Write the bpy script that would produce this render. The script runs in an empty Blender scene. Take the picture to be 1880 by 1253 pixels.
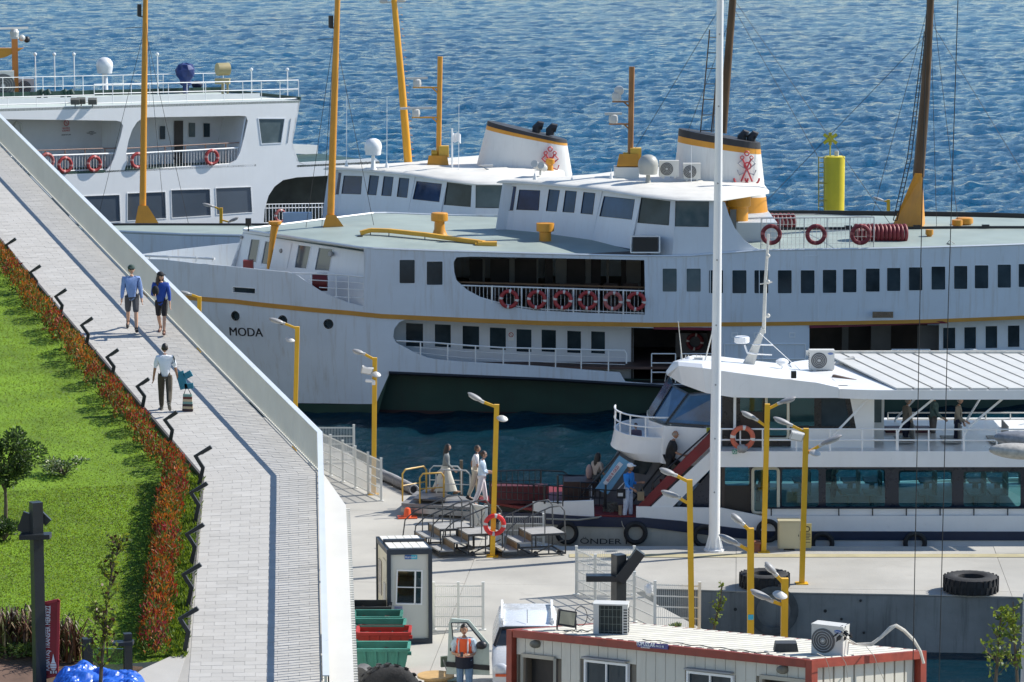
import bpy, bmesh, math, random
import numpy as np
from math import sin, cos, tan, atan, atan2, pi, radians, sqrt, hypot
from mathutils import Vector as V, Matrix
from mathutils.geometry import delaunay_2d_cdt
R = random.Random(7)
S = bpy.context.scene
COL = S.collection
F = 6000.0                      # focal length in photo pixels (photo 1880 px wide)
CH = 19.3                       # camera height above the quay
TH = atan(846.5 / F)
cT, sT = cos(TH), sin(TH)
CAM = V((0, 0, CH))
cam = bpy.data.cameras.new('camera'); cam.sensor_width = 36; cam.lens = 36 * F / 1880
cam.clip_start = 1; cam.clip_end = 6000
camo = bpy.data.objects.new('camera', cam); COL.objects.link(camo)
camo.location = CAM; camo.rotation_euler = (pi / 2 - TH, 0, 0)
S.camera = camo
AZ, EL = radians(69), radians(40)           # azimuth clockwise from +Y
wd = bpy.data.worlds.new('World'); S.world = wd; wd.use_nodes = True
nt = wd.node_tree
sky = nt.nodes.new('ShaderNodeTexSky'); sky.sky_type = 'NISHITA'; sky.sun_disc = False
sky.sun_elevation = EL; sky.sun_rotation = AZ; sky.altitude = 20; sky.dust_density = 0.0; sky.ozone_density = 3.5
bg = nt.nodes['Background']; bg.inputs[1].default_value = 0.118
nt.links.new(sky.outputs[0], bg.inputs[0])
sl = bpy.data.lights.new('sun', 'SUN'); sl.energy = 4.9; sl.angle = radians(0.5); sl.color = (1.0, 0.955, 0.88)
so = bpy.data.objects.new('sun', sl); COL.objects.link(so); so.location = (60, 60, 90)
sd = V((sin(AZ) * cos(EL), cos(AZ) * cos(EL), sin(EL)))
so.rotation_euler = sd.to_track_quat('Z', 'Y').to_euler()
S.view_settings.view_transform = 'Standard'; S.view_settings.look = 'None'
S.view_settings.exposure = 0.44; S.view_settings.gamma = 1.0
S.cycles.max_bounces = 6; S.cycles.transparent_max_bounces = 12
def ray(px, py):
    u = (px - 940) / F; v = (626.5 - py) / F
    return V((u, cT + v * sT, -sT + v * cT))
def W(px, py, D):
    d = ray(px, py); return CAM + d * (D / d.y)
def G(px, py, z=0.0):
    d = ray(px, py); return CAM + d * ((z - CH) / d.z)
def PL(px, py, p, n):
    d = ray(px, py); return CAM + d * ((p - CAM).dot(n) / d.dot(n))
Z = V((0, 0, 1)); X = V((1, 0, 0)); Y = V((0, 1, 0))
MATS = {}
def M(name, col, rough=0.55, metal=0.0, var=0.10, sc=1.5, bump=0.0, bsc=25.0, streak=0.0, scol=(0.12, 0.085, 0.05), spec=0.5, spot=0.0, trans=0.0):
    if name in MATS: return MATS[name]
    m = bpy.data.materials.new(name); m.use_nodes = True
    n = m.node_tree.nodes; l = m.node_tree.links
    b = n['Principled BSDF']
    b.inputs['Roughness'].default_value = rough; b.inputs['Metallic'].default_value = metal
    b.inputs['Specular IOR Level'].default_value = spec
    g = n.new('ShaderNodeNewGeometry')
    def noise(scale, det=4, vec=None, rg=0.6):
        t = n.new('ShaderNodeTexNoise'); t.inputs['Scale'].default_value = scale; t.inputs['Detail'].default_value = det
        t.inputs['Roughness'].default_value = rg
        l.new(vec or g.outputs['Position'], t.inputs['Vector']); return t.outputs['Fac']
    def rng(x, a, b2, c, d):
        r = n.new('ShaderNodeMapRange'); r.inputs[1].default_value = a; r.inputs[2].default_value = b2
        r.inputs[3].default_value = c; r.inputs[4].default_value = d; l.new(x, r.inputs[0]); return r.outputs[0]
    f = rng(noise(sc), 0.3, 0.7, 1 - var, 1 + var)
    mx = n.new('ShaderNodeMix'); mx.data_type = 'RGBA'; mx.blend_type = 'MULTIPLY'; mx.inputs[0].default_value = 1
    mx.inputs[6].default_value = (*col, 1); l.new(f, mx.inputs[7]); out = mx.outputs[2]
    if streak:
        mp = n.new('ShaderNodeMapping'); mp.inputs['Scale'].default_value = (3.0, 3.0, 0.22); l.new(g.outputs['Position'], mp.inputs[0])
        s1 = rng(noise(1.6, 6, mp.outputs[0], 0.7), 0.52, 0.78, 0, streak)
        m2 = n.new('ShaderNodeMix'); m2.data_type = 'RGBA'; l.new(s1, m2.inputs[0]); l.new(out, m2.inputs[6]); m2.inputs[7].default_value = (*scol, 1); out = m2.outputs[2]
    if spot:
        s2 = rng(noise(sc * 5, 6, None, 0.75), 0.58, 0.74, 0, spot)
        m3 = n.new('ShaderNodeMix'); m3.data_type = 'RGBA'; l.new(s2, m3.inputs[0]); l.new(out, m3.inputs[6]); m3.inputs[7].default_value = (*scol, 1); out = m3.outputs[2]
    l.new(out, b.inputs['Base Color'])
    r2 = rng(noise(sc * 4), 0.3, 0.7, max(0.02, rough - 0.08), min(1, rough + 0.08)); l.new(r2, b.inputs['Roughness'])
    if bump:
        bp = n.new('ShaderNodeBump'); bp.inputs['Strength'].default_value = bump; bp.inputs['Distance'].default_value = 0.02
        l.new(noise(bsc, 6), bp.inputs['Height']); l.new(bp.outputs[0], b.inputs['Normal'])
    if trans:
        b.inputs['Transmission Weight'].default_value = trans
    MATS[name] = m; return m
def leafy(m, k=0.45):
    n = m.node_tree.nodes; l = m.node_tree.links; b = n['Principled BSDF']; t = n.new('ShaderNodeBsdfTranslucent'); x = n.new('ShaderNodeMixShader'); x.inputs[0].default_value = k
    l.new(b.inputs['Base Color'].links[0].from_socket, t.inputs[0]); l.new(b.outputs[0], x.inputs[1]); l.new(t.outputs[0], x.inputs[2]); l.new(x.outputs[0], n['Material Output'].inputs[0]); return m
def glass(name, tint, mixf, rough=0.03):
    """thin tinted pane one can look through"""
    if name in MATS: return MATS[name]
    m = bpy.data.materials.new(name); m.use_nodes = True
    n = m.node_tree.nodes; l = m.node_tree.links; n.clear()
    o = n.new('ShaderNodeOutputMaterial'); t = n.new('ShaderNodeBsdfTransparent'); t.inputs[0].default_value = (*tint, 1)
    gl = n.new('ShaderNodeBsdfGlossy'); gl.inputs[0].default_value = (0.9, 0.95, 1, 1); gl.inputs[1].default_value = rough
    lw = n.new('ShaderNodeFresnel'); lw.inputs[0].default_value = 1.5
    mp = n.new('ShaderNodeMath'); mp.operation = 'MULTIPLY_ADD'; mp.inputs[1].default_value = 1.0; mp.inputs[2].default_value = mixf
    l.new(lw.outputs[0], mp.inputs[0])
    mx = n.new('ShaderNodeMixShader'); l.new(mp.outputs[0], mx.inputs[0]); l.new(t.outputs[0], mx.inputs[1]); l.new(gl.outputs[0], mx.inputs[2])
    l.new(mx.outputs[0], o.inputs[0]); MATS[name] = m; return m
RUST = (0.20, 0.09, 0.04)
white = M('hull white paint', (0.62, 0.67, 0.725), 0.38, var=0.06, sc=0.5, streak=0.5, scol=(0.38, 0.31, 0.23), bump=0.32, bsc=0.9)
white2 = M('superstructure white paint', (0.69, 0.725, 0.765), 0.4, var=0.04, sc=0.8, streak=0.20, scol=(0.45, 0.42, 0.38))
bowgrey = M('bow white paint', (0.62, 0.61, 0.57), 0.42, var=0.05, sc=0.4, streak=0.28, scol=(0.42, 0.38, 0.32))
cleanwhite = M('clean white paint', (0.8, 0.8, 0.79), 0.4, var=0.03)
offwhite = M('weathered off white', (0.62, 0.60, 0.54), 0.6, var=0.12, sc=2, streak=0.35, scol=RUST, spot=0.25)
roofwhite = M('wheelhouse roof paint', (0.70, 0.68, 0.62), 0.6, var=0.10, sc=0.9, spot=0.25, scol=(0.40, 0.36, 0.30))
gold = M('gold stripe paint', (0.52, 0.24, 0.03), 0.45, var=0.10, sc=1.2, spot=0.2, scol=(0.45, 0.32, 0.14))
orange = M('mast orange paint', (0.60, 0.26, 0.02), 0.45, var=0.12, sc=1.2, streak=0.3, scol=RUST)
brownmast = M('sooty mast paint', (0.085, 0.045, 0.018), 0.6, var=0.3, sc=0.8, streak=0.5, scol=(0.03, 0.02, 0.02))
yellow = M('lamp yellow paint', (0.72, 0.40, 0.012), 0.45, var=0.07, sc=2.0, spot=0.15, scol=(0.45, 0.2, 0.03))
beaconyellow = M('beacon yellow paint', (0.62, 0.50, 0.02), 0.5, var=0.08, streak=0.2, scol=(0.35, 0.25, 0.04))
deckgreen = M('pale green deck paint', (0.285, 0.34, 0.31), 0.6, var=0.14, sc=0.5, spot=0.45, scol=(0.40, 0.42, 0.38))
bluegrey = M('blue grey coaming', (0.05, 0.09, 0.13), 0.5, var=0.15)
black = M('black paint', (0.012, 0.013, 0.016), 0.45, var=0.2)
soot = M('sooty funnel top', (0.022, 0.022, 0.026), 0.6, var=0.3, sc=2)
darkgreen = M('boot top green', (0.012, 0.045, 0.032), 0.5, var=0.25, sc=0.8, streak=0.4, scol=(0.02, 0.02, 0.02))
bootred = M('antifouling dark red', (0.03, 0.010, 0.010), 0.6, var=0.3, sc=1)
navy = M('navy rubbing band', (0.012, 0.022, 0.055), 0.4, var=0.15)
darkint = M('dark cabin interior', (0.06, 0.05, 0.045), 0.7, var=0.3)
greyint = M('grey inner wall', (0.20, 0.20, 0.20), 0.6, var=0.15)
pane_d = M('dark window pane', (0.028, 0.044, 0.055), 0.08, var=0.5, sc=0.7, spec=0.2)
pane_b = M('blue window pane', (0.010, 0.038, 0.105), 0.08, var=0.45, sc=0.8, spec=0.35)
pane_g = M('grey green window pane', (0.10, 0.135, 0.145), 0.1, var=0.25, sc=0.8, spec=0.4)
pane_s = M('slate window pane', (0.075, 0.095, 0.12), 0.12, var=0.12, sc=0.3, spec=0.6)
teal = glass('teal tinted glass', (0.62, 0.97, 1.0), 0.0)
clear = glass('clear glass', (0.75, 0.85, 0.88), 0.03)
lred = M('life ring red', (0.36, 0.035, 0.035), 0.55, var=0.2, sc=6)
lpink = M('faded life ring red', (0.38, 0.10, 0.09), 0.6, var=0.25, sc=6)
lwine = M('weathered wine red', (0.20, 0.022, 0.028), 0.6, var=0.3, sc=5)
band = M('ring reflective band', (0.62, 0.58, 0.54), 0.5)
steel = M('galvanised steel', (0.30, 0.31, 0.32), 0.4, 0.7, var=0.15, sc=4)
dsteel = M('dark steel frame', (0.05, 0.052, 0.055), 0.5, 0.3, var=0.3, sc=5)
grey = M('grey plastic', (0.28, 0.28, 0.28), 0.5, var=0.1)
lgrey = M('light grey plastic', (0.5, 0.5, 0.48), 0.45, var=0.08)
rubber = M('tyre rubber', (0.022, 0.022, 0.023), 0.8, var=0.3, sc=6, bump=0.5, bsc=20, spot=0.25, scol=(0.10, 0.09, 0.08))
concrete = M('quay concrete', (0.40, 0.385, 0.345), 0.85, var=0.16, sc=0.28, bump=0.3, bsc=14, spot=0.42, scol=(0.27, 0.25, 0.22))
qwall = M('stained quay wall', (0.20, 0.21, 0.205), 0.85, var=0.35, sc=0.45, bump=0.5, bsc=6, streak=0.75, scol=(0.06, 0.065, 0.065), spot=0.3)
paving = M('ramp paving', (0.44, 0.425, 0.395), 0.8, var=0.06, sc=0.8, bump=0.12, bsc=60)
pave_j = M('paving joint', (0.37, 0.355, 0.325), 0.9)
capm = M('parapet cap metal', (0.62, 0.66, 0.68), 0.35, 0.0, var=0.04)
finm = M('parapet fin', (0.70, 0.675, 0.58), 0.6, var=0.05, sc=1)
ledgem = M('white render ledge', (0.62, 0.61, 0.57), 0.8, var=0.05, sc=0.7, spot=0.12, scol=(0.5, 0.45, 0.36))
blackm = M('anthracite steel', (0.022, 0.026, 0.030), 0.42, 0.1, var=0.12)
redfr = M('container red frame', (0.27, 0.042, 0.022), 0.55, var=0.2, sc=3, spot=0.3, scol=(0.12, 0.04, 0.02))
contw = M('container wall cream', (0.56, 0.535, 0.46), 0.6, var=0.06, sc=1.5, streak=0.25, scol=(0.33, 0.27, 0.19))
controof = M('container roof sheet', (0.50, 0.48, 0.41), 0.6, var=0.14, sc=1.2, spot=0.5, scol=(0.38, 0.30, 0.20))
cabw = M('cabin panel', (0.62, 0.615, 0.56), 0.55, var=0.03)
cabfr = M('cabin dark frame', (0.025, 0.037, 0.055), 0.45, var=0.15)
skipg = M('skip green', (0.06, 0.25, 0.19), 0.55, var=0.15, sc=2, spot=0.25, scol=(0.13, 0.10, 0.06))
skipr = M('skip red', (0.40, 0.03, 0.02), 0.5, var=0.15, sc=2, spot=0.15, scol=(0.25, 0.1, 0.06))
waste = M('waste heap', (0.09, 0.07, 0.055), 0.95, var=0.5, sc=8, bump=1.0, bsc=12)
wood = M('pine wood', (0.45, 0.29, 0.12), 0.7, var=0.2, sc=4)
dwood = M('weathered wood', (0.22, 0.16, 0.10), 0.8, var=0.25, sc=5)
meshw = M('fence white', (0.66, 0.66, 0.62), 0.5, var=0.06)
tarp = M('blue tarpaulin', (0.015, 0.10, 0.50), 0.32, var=0.12, sc=3)
banner = M('banner red', (0.26, 0.010, 0.022), 0.5, var=0.2, sc=1.6, spot=0.3, scol=(0.30, 0.10, 0.02))
print_w = M('white print', (0.8, 0.8, 0.8), 0.5, var=0.02)
print_k = M('black print', (0.015, 0.015, 0.02), 0.5, var=0.02)
print_r = M('red print', (0.50, 0.03, 0.04), 0.5, var=0.1, sc=5)
print_b = M('blue print', (0.02, 0.10, 0.35), 0.4, var=0.05)
print_c = M('cyan print', (0.05, 0.45, 0.60), 0.4, var=0.05)
coneo = M('cone orange', (0.75, 0.10, 0.02), 0.5)
hivis = M('hi-vis orange', (0.85, 0.11, 0.02), 0.6, var=0.08, sc=8)
vanw = M('van paint', (0.66, 0.68, 0.70), 0.25, var=0.02)
vang = M('van door pale green', (0.52, 0.60, 0.53), 0.3, var=0.03)
plastic_k = M('black plastic', (0.014, 0.015, 0.018), 0.45, var=0.1)
deckred = M('red deck paint', (0.17, 0.013, 0.016), 0.6, var=0.2, sc=2)
gangred = M('maroon awning', (0.16, 0.012, 0.03), 0.6, var=0.2)
soil = M('brown soil', (0.10, 0.06, 0.035), 0.95, var=0.3, sc=4, bump=0.6, bsc=20)
wirem = M('dark cable', (0.015, 0.015, 0.016), 0.6)
bark = M('bark', (0.10, 0.075, 0.05), 0.9, var=0.3, sc=8, bump=0.5)
def ortho(d):
    d = d.normalized(); a = Z if abs(d.z) < 0.95 else X
    s = d.cross(a).normalized(); return s, s.cross(d).normalized()
class MB:
    def __init__(s): s.v = []; s.f = []; s.m = []
    def add(s, vs, fs, m=0):
        o = len(s.v); s.v += [V(p) for p in vs]
        for f in fs: s.f.append([o + i for i in f]); s.m.append(m)
        return s
    def hexa(s, p, m=0):        # 8 corners: bottom 4 then top 4
        return s.add(p, [(3, 2, 1, 0), (4, 5, 6, 7), (0, 1, 5, 4), (1, 2, 6, 5), (2, 3, 7, 6), (3, 0, 4, 7)], m)
    def box(s, c, d, rz=0.0, m=0, rot=None):
        c = V(c); h = V(d) * 0.5
        r = rot if rot is not None else Matrix.Rotation(rz, 3, 'Z')
        return s.hexa([c + r @ V((sx * h.x, sy * h.y, sz * h.z)) for sz in (-1, 1) for sx, sy in ((-1, -1), (1, -1), (1, 1), (-1, 1))], m)
    def bar(s, a, b, w, h=None, m=0, up=Z):
        a = V(a); b = V(b); h = h or w; d = (b - a).normalized()
        sd = d.cross(up)
        if sd.length < 1e-3: sd = d.cross(Y)
        sd.normalize(); u = sd.cross(d).normalized(); sd = sd * w / 2; u = u * h / 2
        return s.hexa([a - sd - u, a + sd - u, b + sd - u, b - sd - u, a - sd + u, a + sd + u, b + sd + u, b - sd + u], m)
    def tube(s, pts, r, n=6, m=0, closed=False):
        pts = [V(p) for p in pts]; k = len(pts); rr = r if isinstance(r, (list, tuple)) else [r] * k
        vs = []; fr = None
        for i, p in enumerate(pts):
            if closed: d = pts[(i + 1) % k] - pts[i - 1]
            else: d = pts[min(i + 1, k - 1)] - pts[max(i - 1, 0)]
            d.normalize()
            if fr is None: fr = ortho(d)[0]
            fr = (fr - d * fr.dot(d)).normalized(); b = d.cross(fr)
            vs += [p + (fr * cos(2 * pi * j / n) + b * sin(2 * pi * j / n)) * rr[i] for j in range(n)]
        fs = []
        for i in range(k if closed else k - 1):
            q = ((i + 1) % k) * n
            for j in range(n): fs.append((i * n + j, i * n + (j + 1) % n, q + (j + 1) % n, q + j))
        if not closed: fs += [tuple(range(n - 1, -1, -1)), tuple((k - 1) * n + j for j in range(n))]
        return s.add(vs, fs, m)
    def cyl(s, a, b, r, n=10, m=0): return s.tube([a, b], r, n, m)
    def lathe(s, c, prof, n=14, axis=Z, m=0, sx=1.0):
        c = V(c); a = V(axis).normalized(); u, w = ortho(a); vs = []
        for r, z in prof: vs += [c + a * z + (u * cos(2 * pi * j / n) * sx + w * sin(2 * pi * j / n)) * max(r, 1e-4) for j in range(n)]
        fs = [(i * n + j, i * n + (j + 1) % n, (i + 1) * n + (j + 1) % n, (i + 1) * n + j) for i in range(len(prof) - 1) for j in range(n)]
        fs += [tuple(range(n - 1, -1, -1)), tuple((len(prof) - 1) * n + j for j in range(n))]
        return s.add(vs, fs, m)
    def torus(s, c, R0, r, axis, N=20, n=8, m=0, mf=None):
        c = V(c); a = V(axis).normalized(); u, w = ortho(a); vs = []
        for i in range(N):
            d = u * cos(2 * pi * i / N) + w * sin(2 * pi * i / N)
            vs += [c + d * (R0 + r * cos(2 * pi * j / n)) + a * (r * sin(2 * pi * j / n)) for j in range(n)]
        for i in range(N):
            o = len(s.v)
        base = len(s.v); s.v += vs
        for i in range(N):
            for j in range(n):
                s.f.append([base + i * n + j, base + ((i + 1) % N) * n + j, base + ((i + 1) % N) * n + (j + 1) % n, base + i * n + (j + 1) % n])
                s.m.append(mf(i) if mf else m)
        return s
    def ell(s, c, r, nu=12, nv=8, m=0, rot=None):
        c = V(c); r = V(r) if not isinstance(r, (int, float)) else V((r, r, r)); vs = []
        for i in range(nv + 1):
            t = pi * i / nv
            for j in range(nu):
                p = V((r.x * sin(t) * cos(2 * pi * j / nu), r.y * sin(t) * sin(2 * pi * j / nu), r.z * cos(t)))
                vs.append(c + (rot @ p if rot else p))
        return s.add(vs, [(i * nu + j, (i + 1) * nu + j, (i + 1) * nu + (j + 1) % nu, i * nu + (j + 1) % nu) for i in range(nv) for j in range(nu)], m)
    def poly(s, pts, m=0): return s.add(pts, [tuple(range(len(pts)))], m)
    def prism(s, pts, vec, m=0, ms=None):
        pts = [V(p) for p in pts]; k = len(pts); vec = V(vec)
        s.add(pts + [p + vec for p in pts], [tuple(range(k)), tuple(range(2 * k - 1, k - 1, -1))], m)
        o = len(s.v) - 2 * k
        for i in range(k):
            s.f.append([o + i, o + k + i, o + k + (i + 1) % k, o + (i + 1) % k]); s.m.append(m if ms is None else ms)
        return s
    def quadgrid(s, fn, nu, nv, m=0):
        return s.add([fn(i / nu, j / nv) for j in range(nv + 1) for i in range(nu + 1)],
                     [(j * (nu + 1) + i, j * (nu + 1) + i + 1, (j + 1) * (nu + 1) + i + 1, (j + 1) * (nu + 1) + i) for j in range(nv) for i in range(nu)], m)
    def build(s, name, mats, parent=None, smooth=False, kind=None, fix=True):
        me = bpy.data.meshes.new(name)
        off = V((0, 0, 0)); p = parent
        while p is not None: off = off + p.location; p = p.parent
        me.from_pydata([tuple(q - off) for q in s.v], [], s.f)
        for m in (mats if isinstance(mats, (list, tuple)) else [mats]): me.materials.append(m)
        me.polygons.foreach_set('material_index', s.m)
        if fix:
            bm = bmesh.new(); bm.from_mesh(me); bmesh.ops.recalc_face_normals(bm, faces=bm.faces); bm.to_mesh(me); bm.free()
        if smooth:
            me.polygons.foreach_set('use_smooth', [True] * len(me.polygons))
            try: me.set_sharp_from_angle(angle=radians(40))
            except Exception: pass
        me.update()
        o = bpy.data.objects.new(name, me); COL.objects.link(o)
        if parent is not None: o.parent = parent
        if kind: o['kind'] = kind
        return o
def thing(name, label, cat, loc=(0, 0, 0), group=None):
    o = bpy.data.objects.new(name, None); COL.objects.link(o); o.location = loc; o.empty_display_size = 0.3
    return tag(o, label, cat, group)
def tag(o, label, cat, group=None):
    o['label'] = label; o['category'] = cat
    if group: o['group'] = group
    return o
def structure(mb, name, mats, **k): return mb.build(name, mats, kind='structure', **k)
def resample(pts, step, closed=True):
    out = []; k = len(pts)
    for i in range(k if closed else k - 1):
        a = V(pts[i]); b = V(pts[(i + 1) % k]); n = max(1, int((b - a).length / step))
        out += [a.lerp(b, j / n) for j in range(n)]
    if not closed: out.append(V(pts[-1]))
    return out
def inside(p, poly):
    x, y = p[0], p[1]; c = False; j = len(poly) - 1
    for i in range(len(poly)):
        xi, yi = poly[i][0], poly[i][1]; xj, yj = poly[j][0], poly[j][1]
        if (yi > y) != (yj > y) and x < (xj - xi) * (y - yi) / (yj - yi) + xi: c = not c
        j = i
    return c
def sheet2d(outer, holes, fn, thick, step=None):
    """polygon with holes in (u,v); fn maps (u,v,depth)->3D; returns an MB of a solid panel"""
    loops = [[V((p[0], p[1])) for p in outer]] + [[V((p[0], p[1])) for p in h] for h in holes]
    if step: loops = [resample(l, step) for l in loops]
    vs = []; es = []
    for l in loops:
        o = len(vs); vs += l; es += [(o + i, o + (i + 1) % len(l)) for i in range(len(l))]
    if step:
        u0 = min(p.x for p in loops[0]); u1 = max(p.x for p in loops[0]); v0 = min(p.y for p in loops[0]); v1 = max(p.y for p in loops[0])
        nu = int((u1 - u0) / step); nv = int((v1 - v0) / step)
        for i in range(1, nu):
            for j in range(1, nv):
                p = V((u0 + (u1 - u0) * i / nu, v0 + (v1 - v0) * j / nv))
                if inside(p, loops[0]) and not any(inside(p, h) for h in loops[1:]): vs.append(p)
    r = delaunay_2d_cdt(vs, es, [], 0, 1e-5)
    pv, pf = r[0], r[2]; fs = []
    for f in pf:
        c = sum((pv[i] for i in f), V((0, 0))) / len(f)
        if inside(c, loops[0]) and not any(inside(c, h) for h in loops[1:]): fs.append(f)
    mb = MB(); n = len(pv)
    mb.add([fn(p.x, p.y, 0.0) for p in pv] + [fn(p.x, p.y, thick) for p in pv], [tuple(f) for f in fs] + [tuple(n + i for i in reversed(f)) for f in fs])
    cnt = {}
    for f in fs:
        for i in range(len(f)):
            a, b = f[i], f[(i + 1) % len(f)]
            if (b, a) in cnt: del cnt[(b, a)]
            else: cnt[(a, b)] = 1
    for a, b in cnt: mb.f.append([b, a, a + n, b + n]); mb.m.append(0)
    return mb
def frame_of(pts):
    n = V((0, 0, 0))
    for i in range(len(pts)):
        a = pts[i]; b = pts[(i + 1) % len(pts)]
        n += V(((a.y - b.y) * (a.z + b.z), (a.z - b.z) * (a.x + b.x), (a.x - b.x) * (a.y + b.y)))
    n.normalize()
    if n.dot(CAM - pts[0]) < 0: n = -n
    u = Z.cross(n)
    u = u.normalized() if u.length > 1e-3 else V((1, 0, 0))
    return pts[0].copy(), u, n.cross(u), n
def panel(outer, holes, thick):
    """flat solid panel with holes, front face on the given 3D points"""
    p0, u, w, n = frame_of(outer)
    t = lambda p: ((p - p0).dot(u), (p - p0).dot(w))
    return sheet2d([t(p) for p in outer], [[t(p) for p in h] for h in holes], lambda a, b, d: p0 + u * a + w * b - n * d, thick)
def rquad(q, r, k=3):
    """round the corners of a quad (2D or 3D points)"""
    out = []
    for i in range(len(q)):
        p = V(q[i]); a = V(q[i - 1]); b = V(q[(i + 1) % len(q)])
        da = (a - p); db = (b - p); ra = min(r, da.length * 0.45); rb = min(r, db.length * 0.45)
        pa = p + da.normalized() * ra; pb = p + db.normalized() * rb
        for j in range(k + 1):
            t = j / k; out.append((1 - t) ** 2 * pa + 2 * t * (1 - t) * p + t * t * pb)
    return out
def window(parent, q, fm, pm, fw=0.05, proud=0.02, inset=0.06, name='window', bars=0):
    """frame + pane in the quad q (TL,TR,BR,BL)"""
    p0, u, w, n = frame_of(q)
    mb = MB(); o = [p + n * proud for p in q]; c = sum(o, V((0, 0, 0))) / 4
    inn = []
    for i in range(4):
        a = (o[i - 1] - o[i]).normalized(); b = (o[(i + 1) % 4] - o[i]).normalized(); inn.append(o[i] + (a + b) * fw)
    for i in range(4):
        j = (i + 1) % 4
        mb.hexa([o[i] - n * (inset + proud), o[j] - n * (inset + proud), inn[j] - n * (inset + proud), inn[i] - n * (inset + proud), o[i], o[j], inn[j], inn[i]])
    for k in range(bars):
        t = (k + 1) / (bars + 1); mb.bar(inn[0].lerp(inn[1], t) - n * 0.03, inn[3].lerp(inn[2], t) - n * 0.03, 0.04, 0.03, up=n)
    f = mb.build(name, fm, parent)
    g = MB(); g.hexa([p - n * (inset * 0.7 + proud) for p in inn] + [p - n * (inset * 0.7 + proud - 0.012) for p in inn]); pn = g.build('pane', pm, f)
    return f
def text(body, size, pos, udir, wdir, mat, parent, name='lettering', depth=0.004, align='CENTER', shear=0.0, sx=1.0, bold=0.0):
    c = bpy.data.curves.new(name, 'FONT'); c.body = body; c.size = size; c.extrude = depth; c.align_x = align; c.align_y = 'CENTER'; c.shear = shear; c.offset = bold; c.resolution_u = 3
    o = bpy.data.objects.new(name, c); COL.objects.link(o)
    bpy.context.view_layer.update()
    me = bpy.data.meshes.new_from_object(o.evaluated_get(bpy.context.evaluated_depsgraph_get()))
    bpy.data.objects.remove(o)
    u = V(udir).normalized(); w = V(wdir).normalized(); n = u.cross(w)
    mb = MB(); mb.add([V(pos) + u * (q.co.x * sx) + w * q.co.y + n * q.co.z for q in me.vertices], [tuple(p.vertices) for p in me.polygons])
    return mb.build(name, mat, parent, fix=False)
def rail(mb, pts, h, r=0.022, levels=(1.0, 0.55), posts=None, m=0, pr=None):
    """posts at pts, tubes between their tops"""
    pts = [V(p) for p in pts]
    for t in levels: mb.tube([p + Z * h * t for p in pts], r, 5, m)
    for p in (posts or pts): mb.tube([p, p + Z * h], pr or r, 5, m)
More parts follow.
